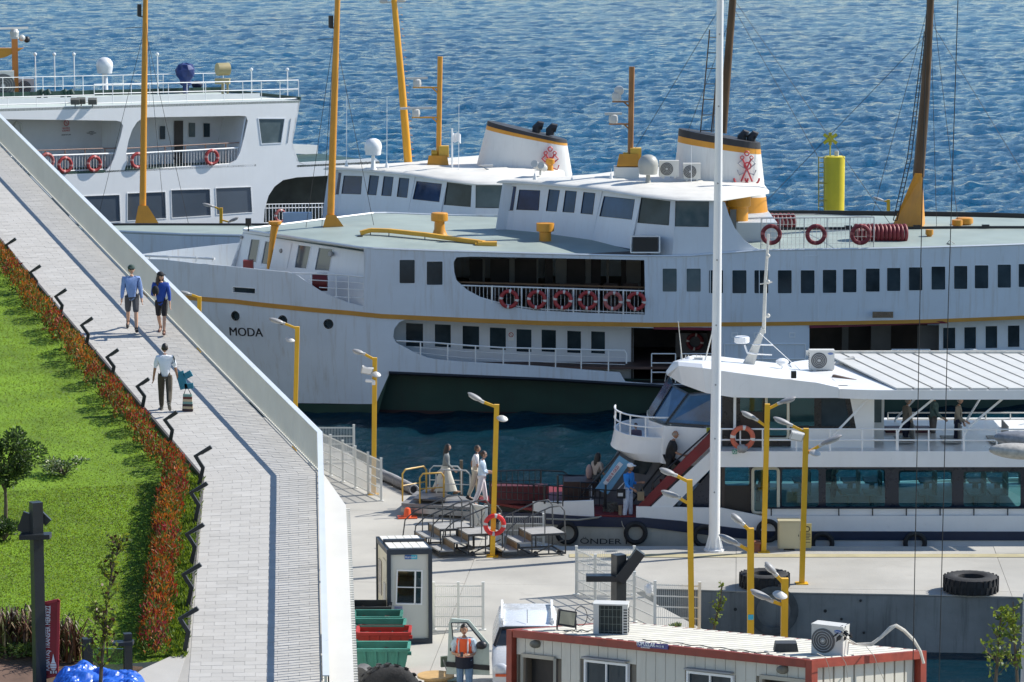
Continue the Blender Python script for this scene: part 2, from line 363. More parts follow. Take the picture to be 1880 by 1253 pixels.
# ================================================================ sea
def sea():
    rs = np.random.RandomState(3)
    ys = [60.0]
    while ys[-1] < 700: ys.append(ys[-1] * 1.0026 + 0.02)
    ys = np.array(ys); nx = 340
    t = np.linspace(-1, 1, nx)
    Yg = np.repeat(ys[:, None], nx, 1); Xg = t[None, :] * (0.172 * Yg + 6)
    Zg = np.zeros_like(Xg)
    amp = np.clip((Yg - 88) / 48, 0.05, 1.0)
    for k in range(46):
        lam = 0.7 * (1.085 ** k) * rs.uniform(0.9, 1.1); a = 0.0195 * lam ** 0.8 * rs.uniform(0.5, 1.0)
        if lam > 4: a *= (4 / lam) ** 1.5
        th = radians(90 + 12) + rs.normal(0, 0.75); kx, ky = cos(th) * 2 * pi / lam, sin(th) * 2 * pi / lam
        ph = rs.uniform(0, 2 * pi); q = np.sin(kx * Xg + ky * Yg + ph)
        fade = np.clip((lam / (Yg * 0.0026)) / 3.0 - 0.4, 0, 1)
        Zg += a * fade * (1 - np.abs(q)) * 1.5 - a * fade * 0.55 if k % 2 else a * fade * q
    Zg = -1.6 + Zg * amp
    vs = np.stack([Xg, Yg, Zg], -1).reshape(-1, 3)
    ny = len(ys); i = np.arange(ny - 1)[:, None] * nx + np.arange(nx - 1)[None, :]
    fs = np.stack([i, i + 1, i + 1 + nx, i + nx], -1).reshape(-1, 4)
    me = bpy.data.meshes.new('sea'); me.vertices.add(len(vs)); me.vertices.foreach_set('co', vs.ravel())
    me.loops.add(fs.size); me.loops.foreach_set('vertex_index', fs.ravel()); me.polygons.add(len(fs))
    me.polygons.foreach_set('loop_start', np.arange(0, fs.size, 4)); me.polygons.foreach_set('loop_total', np.full(len(fs), 4))
    me.update(); me.validate(); me.polygons.foreach_set('use_smooth', [True] * len(fs))
    o = bpy.data.objects.new('sea', me); COL.objects.link(o); o['kind'] = 'structure'
    m = bpy.data.materials.new('sea water'); m.use_nodes = True; n = m.node_tree.nodes; l = m.node_tree.links; b = n['Principled BSDF']
    b.inputs['IOR'].default_value = 1.33; b.inputs['Roughness'].default_value = 0.12; b.inputs['Specular IOR Level'].default_value = 0.12
    g = n.new('ShaderNodeNewGeometry')
    def nz(scale, sx, sy, det=4, rg=0.6, off=0):
        mp = n.new('ShaderNodeMapping'); mp.inputs['Scale'].default_value = (sx, sy, 1); mp.inputs['Location'].default_value = (off, off, 0); l.new(g.outputs['Position'], mp.inputs[0])
        t = n.new('ShaderNodeTexNoise'); t.inputs['Scale'].default_value = scale; t.inputs['Detail'].default_value = det; t.inputs['Roughness'].default_value = rg
        l.new(mp.outputs[0], t.inputs[0]); return t.outputs['Fac']
    def mixc(f, a, c):
        x = n.new('ShaderNodeMix'); x.data_type = 'RGBA'; l.new(f, x.inputs[0])
        for i, s in ((6, a), (7, c)):
            if isinstance(s, tuple): x.inputs[i].default_value = (*s, 1)
            else: l.new(s, x.inputs[i])
        return x.outputs[2]
    def ramp(f, a, c, lo=0, hi=1):
        r = n.new('ShaderNodeMapRange'); r.inputs[1].default_value = a; r.inputs[2].default_value = c; r.inputs[3].default_value = lo; r.inputs[4].default_value = hi; l.new(f, r.inputs[0]); return r.outputs[0]
    c1 = mixc(ramp(nz(0.02, 1, 0.35, 3), 0.35, 0.65), (0.003, 0.060, 0.138), (0.005, 0.092, 0.185))
    foam = nz(0.42, 0.55, 0.30, 7, 0.68); fm = ramp(foam, 0.715, 0.75)
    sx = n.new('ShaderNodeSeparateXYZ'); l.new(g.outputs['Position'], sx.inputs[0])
    c1 = mixc(ramp(sx.outputs[1], 128, 185), (0.003, 0.030, 0.048), c1)     # murkier harbour water, with its shade darkened into the colour too
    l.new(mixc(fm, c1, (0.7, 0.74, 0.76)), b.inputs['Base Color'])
    l.new(ramp(fm, 0, 1, 0.07, 0.8), b.inputs['Roughness'])
    bp = n.new('ShaderNodeBump'); bp.inputs['Strength'].default_value = 0.85; bp.inputs['Distance'].default_value = 0.38; ad = n.new('ShaderNodeMath'); ad.operation = 'MULTIPLY_ADD'; l.new(ramp(nz(0.02, 0.8, 0.3, 3), 0.35, 0.65, 0.8, 2.0), ad.inputs[1]); l.new(nz(0.75, 0.75, 0.6, 5, 0.62, 7), ad.inputs[0]); l.new(nz(2.6, 0.6, 1.0, 7, 0.72), ad.inputs[2]); l.new(ad.outputs[0], bp.inputs['Height'])
    l.new(bp.outputs[0], b.inputs['Normal'])
    me.materials.append(m)
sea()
mb = MB(); mb.quadgrid(lambda a, b: V((-400 + 800 * a, 20 + 1500 * b, -7.0)), 2, 2); structure(mb, 'sea_bed', M('sea bed mud', (0.03, 0.05, 0.05), 0.9))
# ================================================================ quay
QFAR = [(300, 800), (300, 742), (430, 742), (560, 800), (640, 832), (700, 873), (770, 912), (860, 950), (940, 985), (1030, 1003), (1500, 1003), (1990, 1004)]
QNEAR = [(1990, 1100), (1880, 1096), (1640, 1091), (1400, 1087), (1285, 1083), (1205, 1081), (1165, 1088), (1293, 1157), (1420, 1226), (1700, 1390), (1900, 1600), (430, 1600)]
QP = [G(*p) for p in QFAR + QNEAR]
def clip(poly, cell):
    out = poly
    for i in range(len(cell)):
        a, b = cell[i], cell[(i + 1) % len(cell)]; inp = out; out = []
        sd = lambda p: (b.x - a.x) * (p.y - a.y) - (b.y - a.y) * (p.x - a.x)
        for j in range(len(inp)):
            p, q = inp[j], inp[(j + 1) % len(inp)]; sp, sq = sd(p), sd(q)
            if sp >= 0: out.append(p)
            if (sp >= 0) != (sq >= 0): out.append(p.lerp(q, sp / (sp - sq)))
        if len(out) < 3: return []
    return out
mb = MB(); mb.prism([p - Z * 0.03 for p in QP], V((0, 0, -5)), ms=1); quay = structure(mb, 'quay', [M('joint grit', (0.2, 0.19, 0.17), 0.95), qwall])
ccw = QP if sum((QP[i].x * QP[(i + 1) % len(QP)].y - QP[(i + 1) % len(QP)].x * QP[i].y) for i in range(len(QP))) > 0 else QP[::-1]
gx, gy, ga = 7.5, 5.2, radians(-4)
rt = Matrix.Rotation(ga, 2)
for i in range(-4, 5):
    for j in range(8, 24):
        e = 0.006; x0, y0 = i * gx + (j % 2) * 0.0, j * gy
        cell = [rt @ V(p) for p in ((x0 + e, y0 + e), (x0 + gx - e, y0 + e), (x0 + gx - e, y0 + gy - e), (x0 + e, y0 + gy - e))]
        pl = clip(ccw, cell)
        if len(pl) < 3: continue
        mb = MB(); dz = R.uniform(-0.004, 0.004); mb.prism([V((p.x, p.y, -0.06)) for p in pl], V((0, 0, 0.06 + dz))); mb.build('concrete_slab', concrete, quay)
mb = MB(); q = [G(x, y) + Z * .012 for x, y in ((1045, 1024), (1988, 1024), (1988, 1018), (1045, 1018))]; mb.poly(q); mb.build('edge_line', M('worn yellow line', (0.42, 0.37, 0.22), 0.8, var=0.15, sc=1.5, spot=0.8, scol=(0.40, 0.385, 0.345)), quay)
# pier behind the moored ferries
mb = MB(); mb.prism([W(300, 470, 156), W(470, 470, 156), W(470, 470, 160.5), W(300, 470, 160.5)], V((0, 0, -8)))
for v in mb.v: v.z = 0.2 if v.z > -3 else -6
structure(mb, 'pier', concrete)
mb = MB(); mb.box((W(1570, 450, 174).x, 174, -2), (10, 6, 4.6)); structure(mb, 'breakwater_end', concrete)
# ================================================================ ramp
RA = W(-90, 474 - 1.036 * 290, 98 * 1400 / 1110); RB = W(582, 868, 77); RC = W(592, 1330, 62.6)
e1 = (RB - RA).normalized(); c1 = V((e1.y, -e1.x, 0)).normalized()
if c1.x > 0: c1 = -c1
N1 = e1.cross(c1); N1 = N1 if N1.z > 0 else -N1; N1.normalize()
LB = PL(375, 880, RB, N1); LA = RA + (LB - RB)
N2 = (RC - RB).cross(LB - RB).normalized(); N2 = N2 if N2.z > 0 else -N2
LC = PL(346, 1190, RB, N2)
def land(px, py):
    """point on the ramp / lawn surface"""
    a = PL(px, py, RB, N1); k = (LB - RB)
    s = (a - RB).xy; kk = k.xy
    near = kk.x * s.y - kk.y * s.x
    return a if near < 0 else PL(px, py, RB, N2)
side = V((e1.y, -e1.x, 0)).normalized(); side = side if side.x > 0 else -side
ramp = MB(); dn = V((0, 0, -9))
ramp.prism([p - Z * 0.008 for p in (RA, RB, LB, LA)], dn); ramp.prism([p - Z * 0.008 for p in (RB, RC, PL(300, 1330, RB, N2), LC, LB)], dn)
FL = [LC, PL(346, 1190, RB, N2), PL(262, 1228, RB, N2), PL(120, 1330, RB, N2), PL(300, 1330, RB, N2)]
ramp.prism([p - Z * 0.035 for p in FL[1:]], dn)
rampo = structure(ramp, 'ramp', pave_j)
def pavers(P00, P10, P01, P11, la, lw):
    """P00->P10 along, P00->P01 across"""
    L = (P10 - P00).length; Wd = (P01 - P00).length; na = int(L / la); nw = int(Wd / lw); mb = MB(); g = 0.003
    pt = lambda a, b: (P00.lerp(P10, a)).lerp(P01.lerp(P11, a), b)
    for i in range(na):
        for j in range(-1, nw):
            b0 = (j + (0.5 if i % 2 else 0)) / nw; b1 = min(1, b0 + 1 / nw); b0 = max(0, b0)
            if b1 - b0 < 0.02: continue
            a0, a1 = i / na, (i + 1) / na; ga_, gb = g / L, g / Wd; dz = Z * R.uniform(-0.003, 0.002)
            q = [pt(a0 + ga_, b0 + gb), pt(a1 - ga_, b0 + gb), pt(a1 - ga_, b1 - gb), pt(a0 + ga_, b1 - gb)]
            k = len(mb.v); mb.v += [p - Z * 0.05 for p in q] + [p + dz for p in q]
            for f in ((4, 5, 6, 7), (0, 1, 5, 4), (1, 2, 6, 5), (2, 3, 7, 6), (3, 0, 4, 7)): mb.f.append([k + x for x in f]); mb.m.append(R.choice((0, 0, 0, 1, 2)))
    return mb
pv = [paving, M('ramp paving pale', (0.46, 0.445, 0.415), 0.8, var=0.06), M('ramp paving dull', (0.42, 0.405, 0.375), 0.8, var=0.06)]
for a in ((RA, RB, LA, LB), (RB, RC, LB, PL(340, 1330, RB, N2))): pavers(*a, 0.2, 0.4).build('paving_stones', pv, rampo, kind='stuff', fix=False)
fl = MB(); fl.prism([p - Z * 0.03 for p in FL[1:]], Z * 0.026); fl.build('paving_apron', paving, rampo)
# edging kerb between ramp and planting
mb = MB()
for a, b in ((LA, LB), (LB, LC)): mb.bar(a + V((-0.03, 0, 0.0)), b + V((-0.03, 0, 0.0)), 0.06, 0.14)
mb.build('edging', M('steel edging', (0.10, 0.09, 0.085), 0.6), rampo)
# parapet of upright fins under a flat cap
par = thing('parapet', 'long pale parapet of close upright fins under a flat cap, bending beside the paved ramp', 'parapet', RB)
off = side * 0.08
def fins(a, b, sd, h, pitch=0.136, th=0.03, dp=0.075):
    mb = MB(); L = (b - a).length; d = (b - a).normalized(); dh = V((d.x, d.y, 0)).normalized()
    for i in range(int(L / pitch)):
        p = a + d * (i * pitch); s1 = sd * dp / 2; t = dh * th / 2
        mb.hexa([p - s1 - t, p + s1 - t, p + s1 + t, p - s1 + t, p - s1 - t + Z * h, p + s1 - t + Z * h, p + s1 + t + Z * h, p - s1 + t + Z * h])
    return mb
side2 = V(((RC - RB).y, -(RC - RB).x, 0)).normalized(); side2 = side2 if side2.x > 0 else -side2
PH = 0.94
fins(RA + off, RB + off, side, PH, th=.024).build('fins', finm, par, kind='stuff', fix=False)
fins(RB + off, RC + off, side2, PH, th=.014, dp=.045).build('fins', finm, par, kind='stuff', fix=False)
mb = MB(); c0 = RA + off + Z * (PH + 0.03); c1_ = RB + off + Z * (PH + 0.03); c2 = RC + off + Z * (PH + 0.03)
def strip(mb, pts, sds, w, h):
    """mitred rail of rectangular section"""
    n = len(pts); vs = []
    for p, s in zip(pts, sds): vs += [p - s * w / 2 - Z * h / 2, p + s * w / 2 - Z * h / 2, p + s * w / 2 + Z * h / 2, p - s * w / 2 + Z * h / 2]
    fs = [(0, 1, 2, 3), tuple((n - 1) * 4 + k for k in (3, 2, 1, 0))]
    for i in range(n - 1):
        for k in range(4): fs.append((i * 4 + k, i * 4 + (k + 1) % 4, i * 4 + 4 + (k + 1) % 4, i * 4 + 4 + k))
    mb.add(vs, fs)
bis = (side + side2).normalized()
strip(mb, [c0, c1_, c2], [side, bis, side2], 0.13, 0.022); mb.build('cap', capm, par)
mb = MB(); strip(mb, [p - Z * (PH + 0.0) for p in (c0, c1_, c2)], [side, bis, side2], 0.10, 0.05); mb.build('kerb', finm, par)
# the terminal wall below the lower ramp, with a ledge and facade fins
bld = thing('terminal_building', 'white rendered terminal wall with a ledge and comb of facade fins beside the lower ramp', 'building', RB + V((0.3, 0, -5)))
mb = MB(); d2 = (RC - RB).normalized()
P = [RB + side2 * 0.16 - d2 * 0.2, RB + side2 * 0.66 + d2 * 2.0, RC + side2 * 0.66, RC + side2 * 0.16]
mb.prism([p - Z * 0.10 for p in P], V((0, 0, -7))); mb.build('wall', ledgem, bld)
fins(P[1] + side2 * 0.045 - Z * 1.3, P[2] + side2 * 0.045 - Z * 1.3, side2, 1.12, th=0.05, dp=0.09).build('facade_fins', ledgem, bld, kind='stuff', fix=False)
# ================================================================ lawn
grassm = M('lawn soil green', (0.13, 0.23, 0.006), 0.9, var=0.3, sc=0.7, bump=0.6, bsc=30)
LFT = 14.0
mb = MB()
up = (LA - LB); lo = (PL(250, 1215, RB, N2) - LB)
hz = V((-1, 0, 0))
LE = LB + (LC - LB) * 1.05
def lawn_pt(u, v):
    # v 0..1 along far..near hedge line, u leftwards
    p = LA.lerp(LB, v / 0.6) if v < 0.6 else LB.lerp(LE, (v - 0.6) / 0.4)
    dirl = (LB - RB); dirl = V((dirl.x, dirl.y, dirl.z)).normalized()
    return p + dirl * (u * LFT) - Z * 0.03
mb.quadgrid(lawn_pt, 30, 60); lawn = structure(mb, 'lawn', grassm, smooth=True)
BLD = [M('grass blade fresh', (0.16, 0.27, 0.004), 0.6, var=0.25, sc=0.6), M('grass blade dry', (0.22, 0.29, 0.010), 0.6, var=0.25, sc=0.6), M('grass blade deep', (0.115, 0.215, 0.004), 0.6, var=0.25)]
for m in BLD: leafy(m, .3); _v = m.node_tree.nodes.new('ShaderNodeCombineXYZ'); _v.inputs[2].default_value = 1; m.node_tree.links.new(_v.outputs[0], m.node_tree.nodes['Principled BSDF'].inputs['Normal'])
def grass(n):
    rs = np.random.RandomState(5); vs = np.zeros((n * 3, 3)); k = 0
    for i in range(n):
        v = 0.12 + 0.88 * rs.rand(); u = rs.rand() ** 1.3 * 0.62
        p = lawn_pt(u, v); a = rs.rand() * 2 * pi; h = 0.018 + 0.022 * rs.rand() ** 2; w = 0.007 + 0.008 * rs.rand()
        dx, dy = cos(a) * w, sin(a) * w; lx, ly = rs.normal(0, 0.02, 2)
        vs[k] = (p.x - dx, p.y - dy, p.z); vs[k + 1] = (p.x + dx, p.y + dy, p.z); vs[k + 2] = (p.x + lx, p.y + ly, p.z + h); k += 3
    me = bpy.data.meshes.new('grass'); me.vertices.add(n * 3); me.vertices.foreach_set('co', vs.ravel())
    me.loops.add(n * 3); me.loops.foreach_set('vertex_index', np.arange(n * 3)); me.polygons.add(n)
    me.polygons.foreach_set('loop_start', np.arange(0, n * 3, 3)); me.polygons.foreach_set('loop_total', np.full(n, 3))
    for m in BLD: me.materials.append(m)
    me.polygons.foreach_set('material_index', np.random.RandomState(1).choice([0, 0, 1, 2], n)); me.update()
    o = bpy.data.objects.new('grass', me); COL.objects.link(o); o['kind'] = 'stuff'
grass(280000)
def leaf(mb, p, d, l, w, m):
    """pointed leaf from p along d"""
    d = d.normalized(); s = d.cross(V((R.gauss(0, 1), R.gauss(0, 1), R.gauss(0, 1)))).normalized() * w / 2
    mb.add([p, p + d * l * 0.5 + s, p + d * l, p + d * l * 0.5 - s], [(0, 1, 2, 3)], m)
RED = [M('leaf red', (0.30, 0.034, 0.012), 0.6, var=0.3, sc=3), M('leaf orange', (0.42, 0.12, 0.012), 0.6, var=0.3, sc=3), M('leaf olive', (0.12, 0.13, 0.015), 0.6, var=0.3, sc=3), M('leaf green', (0.05, 0.11, 0.012), 0.6, var=0.3, sc=3), M('leaf yellow green', (0.20, 0.28, 0.02), 0.6, var=0.2, sc=3), M('leaf crimson', (0.30, 0.015, 0.03), 0.6, var=0.3, sc=3)]
for m in RED: leafy(m)
hed = thing('hedge', 'long red and orange leaved hedge between the lawn and the paved ramp', 'hedge', LB)
def hedge_line(v):
    return LA.lerp(LB, v / 0.6) if v < 0.6 else LB.lerp(LE, (v - 0.6) / 0.4)
mb = MB(); st = MB()
nb = 66
for b in range(nb):
    v = 0.10 + 0.90 * (b + 0.3 * R.random()) / nb
    p = hedge_line(v) + V((-0.70 + R.uniform(-0.08, 0.08), -0.05, 0)); tone = R.choice((0, 1, 0, 1, 1, 5, 0))
    hh = R.uniform(0.58, 0.75)
    for k in range(7):
        a = R.random() * 6.3; st.tube([p, p + V((cos(a) * 0.25, sin(a) * 0.3, hh * 0.8))], [0.012, 0.005], 4)
    for k in range(500):
        a = R.random() * 2 * pi; t = R.random() ** 0.5; zz = R.random()
        q = p + V((cos(a) * 0.32 * t * (1 - 0.4 * zz ** 3), sin(a) * 0.58 * t * (1 - 0.4 * zz ** 3), 0.04 + hh * zz * (1 - 0.25 * t)))
        top = zz > 0.45 - 0.2 * t
        m = (R.choice((tone, tone, R.choice((0, 1, 1, 2)), 2, 3)) if top else R.choice((2, 3, 3, 1, 2)))
        leaf(mb, q, V((R.gauss(0, 0.45), R.gauss(0, 0.45), R.uniform(0.2, 1.2))), R.uniform(0.07, 0.15), R.uniform(0.022, 0.045), m)
for k in range(5200):       # bright ground cover along the ramp side
    v = 0.60 + 0.40 * R.random(); p = hedge_line(v) + V((R.uniform(-0.40, -0.02), 0, 0)); leaf(mb, p, V((R.gauss(0, 0.5), R.gauss(0, 0.5), 1)), R.uniform(0.06, 0.15), 0.03, R.choice((4, 4, 3)))
mb.build('crown', RED, hed, fix=False, kind='stuff'); st.build('stems', bark, hed, kind='stuff')
GL = [M('tree leaf dark', (0.030, 0.062, 0.014), 0.5, var=0.3, sc=4), M('tree leaf mid', (0.062, 0.115, 0.02), 0.5, var=0.3, sc=4), M('tree leaf light', (0.13, 0.19, 0.04), 0.5, var=0.3, sc=4), M('flower pale', (0.5, 0.5, 0.35), 0.6), M('leaf bronze', (0.10, 0.038, 0.015), 0.55, var=0.3, sc=4), M('young leaf', (0.22, 0.27, 0.025), 0.5, var=0.25, sc=4)]
for m in GL[:3] + GL[5:]: leafy(m)
def bush(name, label, cat, p, r, n, ms, l=(0.05, 0.10), w=0.035, trunk=0.0, parts=('crown', 'trunk'), clumps=14):
    t = thing(name, label, cat, p); mb = MB(); tk = MB(); c = p + Z * (trunk + r[2] * 0.9)
    cl = []
    for k in range(clumps):
        d = V((R.gauss(0, 1), R.gauss(0, 1), R.gauss(0, 1))).normalized(); cl.append((c + V((d.x * r[0], d.y * r[1], d.z * r[2])) * R.uniform(0.45, 0.82), R.uniform(0.28, 0.45)))
        tk.tube([c - Z * r[2] * 0.9, c.lerp(cl[-1][0], 0.4) - Z * 0.1, cl[-1][0]], [0.02, 0.014, 0.005], 5)
    for k in range(n):
        q, s = R.choice(cl); d = V((R.gauss(0, 1), R.gauss(0, 1), R.gauss(0, 1))).normalized() * (R.random() ** 0.4) * s
        d = V((d.x * r[0], d.y * r[1], d.z * r[2])); leaf(mb, q + d, d + V((R.gauss(0, 0.15), R.gauss(0, 0.15), 0.1)), R.uniform(*l), w, R.choice(ms))
    if trunk: tk.tube([p, p + Z * trunk * 0.6 + V((0.02, 0, 0)), c], [0.05, 0.04, 0.02], 8)
    mb.build(parts[0], GL, t, fix=False); tk.build(parts[1], bark, t); return t
bush('tree', 'small round dense green tree on the lawn at the left edge', 'tree', land(10, 962), (0.80, 0.8, 0.78), 5200, (0, 0, 1, 1, 2), (0.06, 0.11), 0.045, 0.75)
bush('flowering_shrub', 'low loose green shrub with pale flowers in the middle of the lawn', 'shrub', land(118, 872), (0.62, 0.5, 0.24), 900, (0, 1, 2, 3), (0.05, 0.12), 0.03, parts=('crown', 'stems'))
bush('rounded_shrub', 'small dark green shrub on the lawn below the round tree', 'shrub', land(8, 992), (0.42, 0.4, 0.27), 1300, (0, 0, 1), (0.05, 0.1), 0.04, parts=('crown', 'stems'))
bush('creeping_shrub', 'low green shrub on the lawn along the bottom left soil edge', 'shrub', land(18, 1207), (1.0, 0.4, 0.16), 1500, (1, 2, 2), (0.05, 0.1), 0.03, parts=('crown', 'stems'))
def flax(label, p, n, sp):
    t = thing('flax_plant', label, 'plant', p, None); mb = MB()
    for k in range(n):
        a = R.random() * 6.3; q = p + V((R.gauss(0, sp * 0.35), R.gauss(0, 0.15), 0)); h = R.uniform(0.5, 0.95); o = V((cos(a), sin(a), 0)) * R.uniform(0.15, 0.55)
        s = o.cross(Z).normalized() * 0.02; pts = [q, q + o * 0.35 + Z * h * 0.65, q + o * 0.8 + Z * h, q + o * 1.25 + Z * h * 0.85]; m = R.choice((0, 0, 1, 2, 3))
        mb.add([pts[0] - s, pts[0] + s, pts[1] - s, pts[1] + s, pts[2] - s * 0.7, pts[2] + s * 0.7, pts[3]], [(0, 1, 3, 2), (2, 3, 5, 4), (4, 5, 6)], m)
    mb.build('leaves', [GL[4], M('flax brown', (0.07, 0.035, 0.02), 0.5, var=0.3), M('flax olive', (0.09, 0.10, 0.03), 0.45), M('flax pale', (0.28, 0.20, 0.12), 0.4)], t, fix=False)
flax('bronze strap leaved plant left of the black banner post', land(30, 1196), 230, 0.9)
flax('bronze strap leaved plant behind the red banner', land(118, 1212), 150, 0.6)
mb = MB(); q = [land(-20, 1204), land(52, 1207), land(262, 1226), land(60, 1330), land(-20, 1330)]
mb.prism([p - Z * 0.02 for p in q], Z * 0.035); structure(mb, 'soil_bed', soil)
mb = MB(); mb.prism([land(-30, 1222), land(55, 1226), land(140, 1330), land(-30, 1330)], V((0, 0, 0.03))); structure(mb, 'path', M('brown brick path', (0.14, 0.085, 0.06), 0.9, var=0.25, sc=3))
def sapling(label, base, pts_main, n, spread, leafn, ms):
    t = thing('sapling', label, 'tree', base); tk = MB(); lf = MB()
    tk.tube(pts_main, [0.045 - 0.035 * i / (len(pts_main) - 1) for i in range(len(pts_main))], 6)
    H = pts_main[-1] - pts_main[0]
    for k in range(n):
        f = R.uniform(0.18, 0.95); i = f * (len(pts_main) - 1); a = pts_main[int(i)].lerp(pts_main[min(int(i) + 1, len(pts_main) - 1)], i % 1)
        an = R.random() * 6.3; L = spread * R.uniform(0.5, 1.0) * (1.15 - f * 0.6); m1 = a + V((cos(an) * L * 0.4, sin(an) * L * 0.3, L * 0.45)); b = a + V((cos(an) * L * 0.75, sin(an) * L * 0.5, L * 1.0))
        tk.tube([a, m1, b], [0.012, 0.008, 0.003], 4)
        for q in range(leafn):
            c = a.lerp(m1, R.random()) if R.random() < 0.3 else m1.lerp(b, R.random()); leaf(lf, c, V((R.gauss(0, 1), R.gauss(0, 1), R.gauss(0.2, 0.7))), R.uniform(0.07, 0.13), 0.065, R.choice(ms))
    lf.build('crown', GL, t, fix=False); tk.build('trunk', bark, t)
# ================================================================ helpers for ships
def pbox(mb, x0, y0, x1, y1, D, dep, m=0):
    a = W(x0, y1, D); b = W(x1, y0, D)
    return mb.box(((a.x + b.x) / 2, D + dep / 2, (a.z + b.z) / 2), (abs(b.x - a.x), dep, abs(b.z - a.z)), m=m)
def life_ring(label, c, nrm, Rr, mats, group=None, name='life_ring'):
    mb = MB(); mb.torus((0, 0, 0), Rr * 0.80, Rr * 0.20, nrm, 24, 8, mf=lambda i: 1 if i % 6 == 0 else 0)
    mb.v = [v + V(c) for v in mb.v]
    o = mb.build(name, mats, None, smooth=True)
    off = V(c); 
    for v in o.data.vertices: v.co -= off
    o.location = off
    return tag(o, label, 'life ring', group)
def dome(parent, px, py, D, r, base_y, mat, name='satellite_dome'):
    mb = MB(); c = W(px, py, D); zb = W(px, base_y, D).z
    mb.lathe((c.x, c.y, c.z), [(r * 0.86, -r * 0.9), (r * 0.95, -r * 0.3), (r, 0), (r * 0.93, r * 0.4), (r * 0.7, r * 0.75), (r * 0.35, r * 0.95), (0, r)], 18)
    mb.lathe((c.x, c.y, zb), [(r * 0.5, 0), (r * 0.28, 0.12), (r * 0.2, c.z - zb - r)], 10)
    return mb.build(name, mat, parent, smooth=True)
def antenna(parent, px, y0, y1, D, r=0.015):
    mb = MB(); mb.tube([W(px, y0, D), W(px + 0.5, y1, D)], [r, r * 0.5], 5); mb.lathe(W(px, y0, D), [(0.09, 0), (0.03, 0.25)], 8); return mb.build('antenna', cleanwhite, parent)
# ================================================================ near ferry
YC = 133.9
XB = -16.4; XS = -4.6
def Yn(x, z=1.0):
    if x < XS:
        xb = XB + 1.6 * max(0, min(1, (2.2 - z) / 4.0)); t = min(1.0, (XS - x) / (XS - xb))
        return 127 + 6.9 * t ** (2.3 - 0.5 * max(0, min(1, (2.2 - z) / 4)))
    return 127 + (0.012 * (x - 9) ** 2 if x > 9 else 0)
def H(px, py, off=0.0):
    D = 127.0
    for k in range(8):
        p = W(px, py, D + off); D = Yn(p.x, p.z)
    return W(px, py, D + off)
def hull_panel(poly, holes, thick, mat, parent, name, off=0.0, step=0.55, mirror=False):
    t = lambda q: (H(*q, off).x, H(*q, off).z)
    f = (lambda x, z, d: V((x, Yn(x, z) + off + d, z))) if not mirror else (lambda x, z, d: V((x, 2 * YC - Yn(x, z) - off - d, z)))
    return sheet2d([t(q) for q in poly], [[t(q) for q in h] for h in holes], f, thick, step).build(name, mat, parent, smooth=True)
fer = thing('ferry', 'large white passenger ferry with gold stripe and black bow lettering, moored nearest behind the quay', 'ferry', (2, 133.9, -1.6), 'passenger ferries moored side by side')
TOPL = [(668, 457), (800, 462), (1000, 467.5), (1160, 471.5), (1260, 472), (1398, 461), (1500, 459.5), (1700, 456), (1880, 450), (1990, 446)]
BULW = [(222, 473), (300, 477), (420, 489), (530, 500), (548, 507), (566, 520), (590, 535), (615, 547), (640, 556), (668, 563)]
BOT = [(1990, 704), (1880, 706), (1600, 710), (1230, 713), (1150, 709), (1000, 700), (850, 694), (714, 688), (690, 742), (600, 741), (500, 739), (400, 737), (222, 733)]
UP_HOLE = [(834, 500), (833, 482), (838, 473), (865, 471.5), (1000, 474), (1183, 478), (1184, 530), (1184, 578), (1080, 575), (980, 570), (930, 562), (890, 550), (858, 533), (838, 515)]
LO_HOLE = [(722, 620), (724, 604), (733, 592), (750, 585), (800, 585), (1000, 597), (1200, 603), (1306, 603), (1308, 706), (1200, 705), (1148, 701), (1138, 684), (1000, 673), (850, 664), (810, 661), (785, 657), (760, 647), (740, 636), (728, 630)]
AFT_HOLE = [(1486, 598), (1728, 592), (1985, 580), (1985, 698), (1486, 703)]
WIN_U = [(733, 762, 477, 521), (783, 813, 480, 524)]
WIN_R = [(1216, 1243), (1260, 1287), (1301, 1328), (1344, 1371), (1384.5, 1411), (1427.5, 1454), (1469.5, 1496), (1510, 1536), (1547, 1573), (1589, 1615.5), (1628, 1653.5), (1668, 1694), (1709.5, 1736), (1751, 1776.5), (1789, 1815), (1831, 1856.5), (1869.5, 1896), (1910, 1936), (1950, 1976)]
def wy(x):      # window band of the upper saloon
    top = 493 if x < 1290 else 496 - max(0, (x - 1500)) * 0.030; return top, top + 43.5
wins = WIN_U + [(a, b, *wy((a + b) / 2)) for a, b in WIN_R]
whole = [rquad([(a, t), (b, t), (b, bt), (a, bt)], 4, 2) for a, b, t, bt in wins]
ports = [(432, 580), (519, 588), (603, 595)]
pholes = [[(x + 8 * cos(k * pi / 6), y + 7.5 * sin(k * pi / 6)) for k in range(12)] for x, y in ports]
mooring = rquad([(427, 526), (470, 529), (470, 541), (427, 538)], 4, 2)
# outer shell: split so that the gold stripe, bow and saloon keep their own paint
STR = [(222, 532), (345, 543), (430, 550), (530, 561), (640, 571), (700, 577), (850, 584), (1000, 590), (1200, 593), (1480, 591), (1700, 587), (1880, 580), (1990, 575)]
STRB = [(x, y + 8.0 - 1.5 * (x > 1200)) for x, y in STR]
hull_panel(BULW + TOPL + STR[::-1], [UP_HOLE] + whole + [mooring], 0.06, white, fer, 'upper_hull')
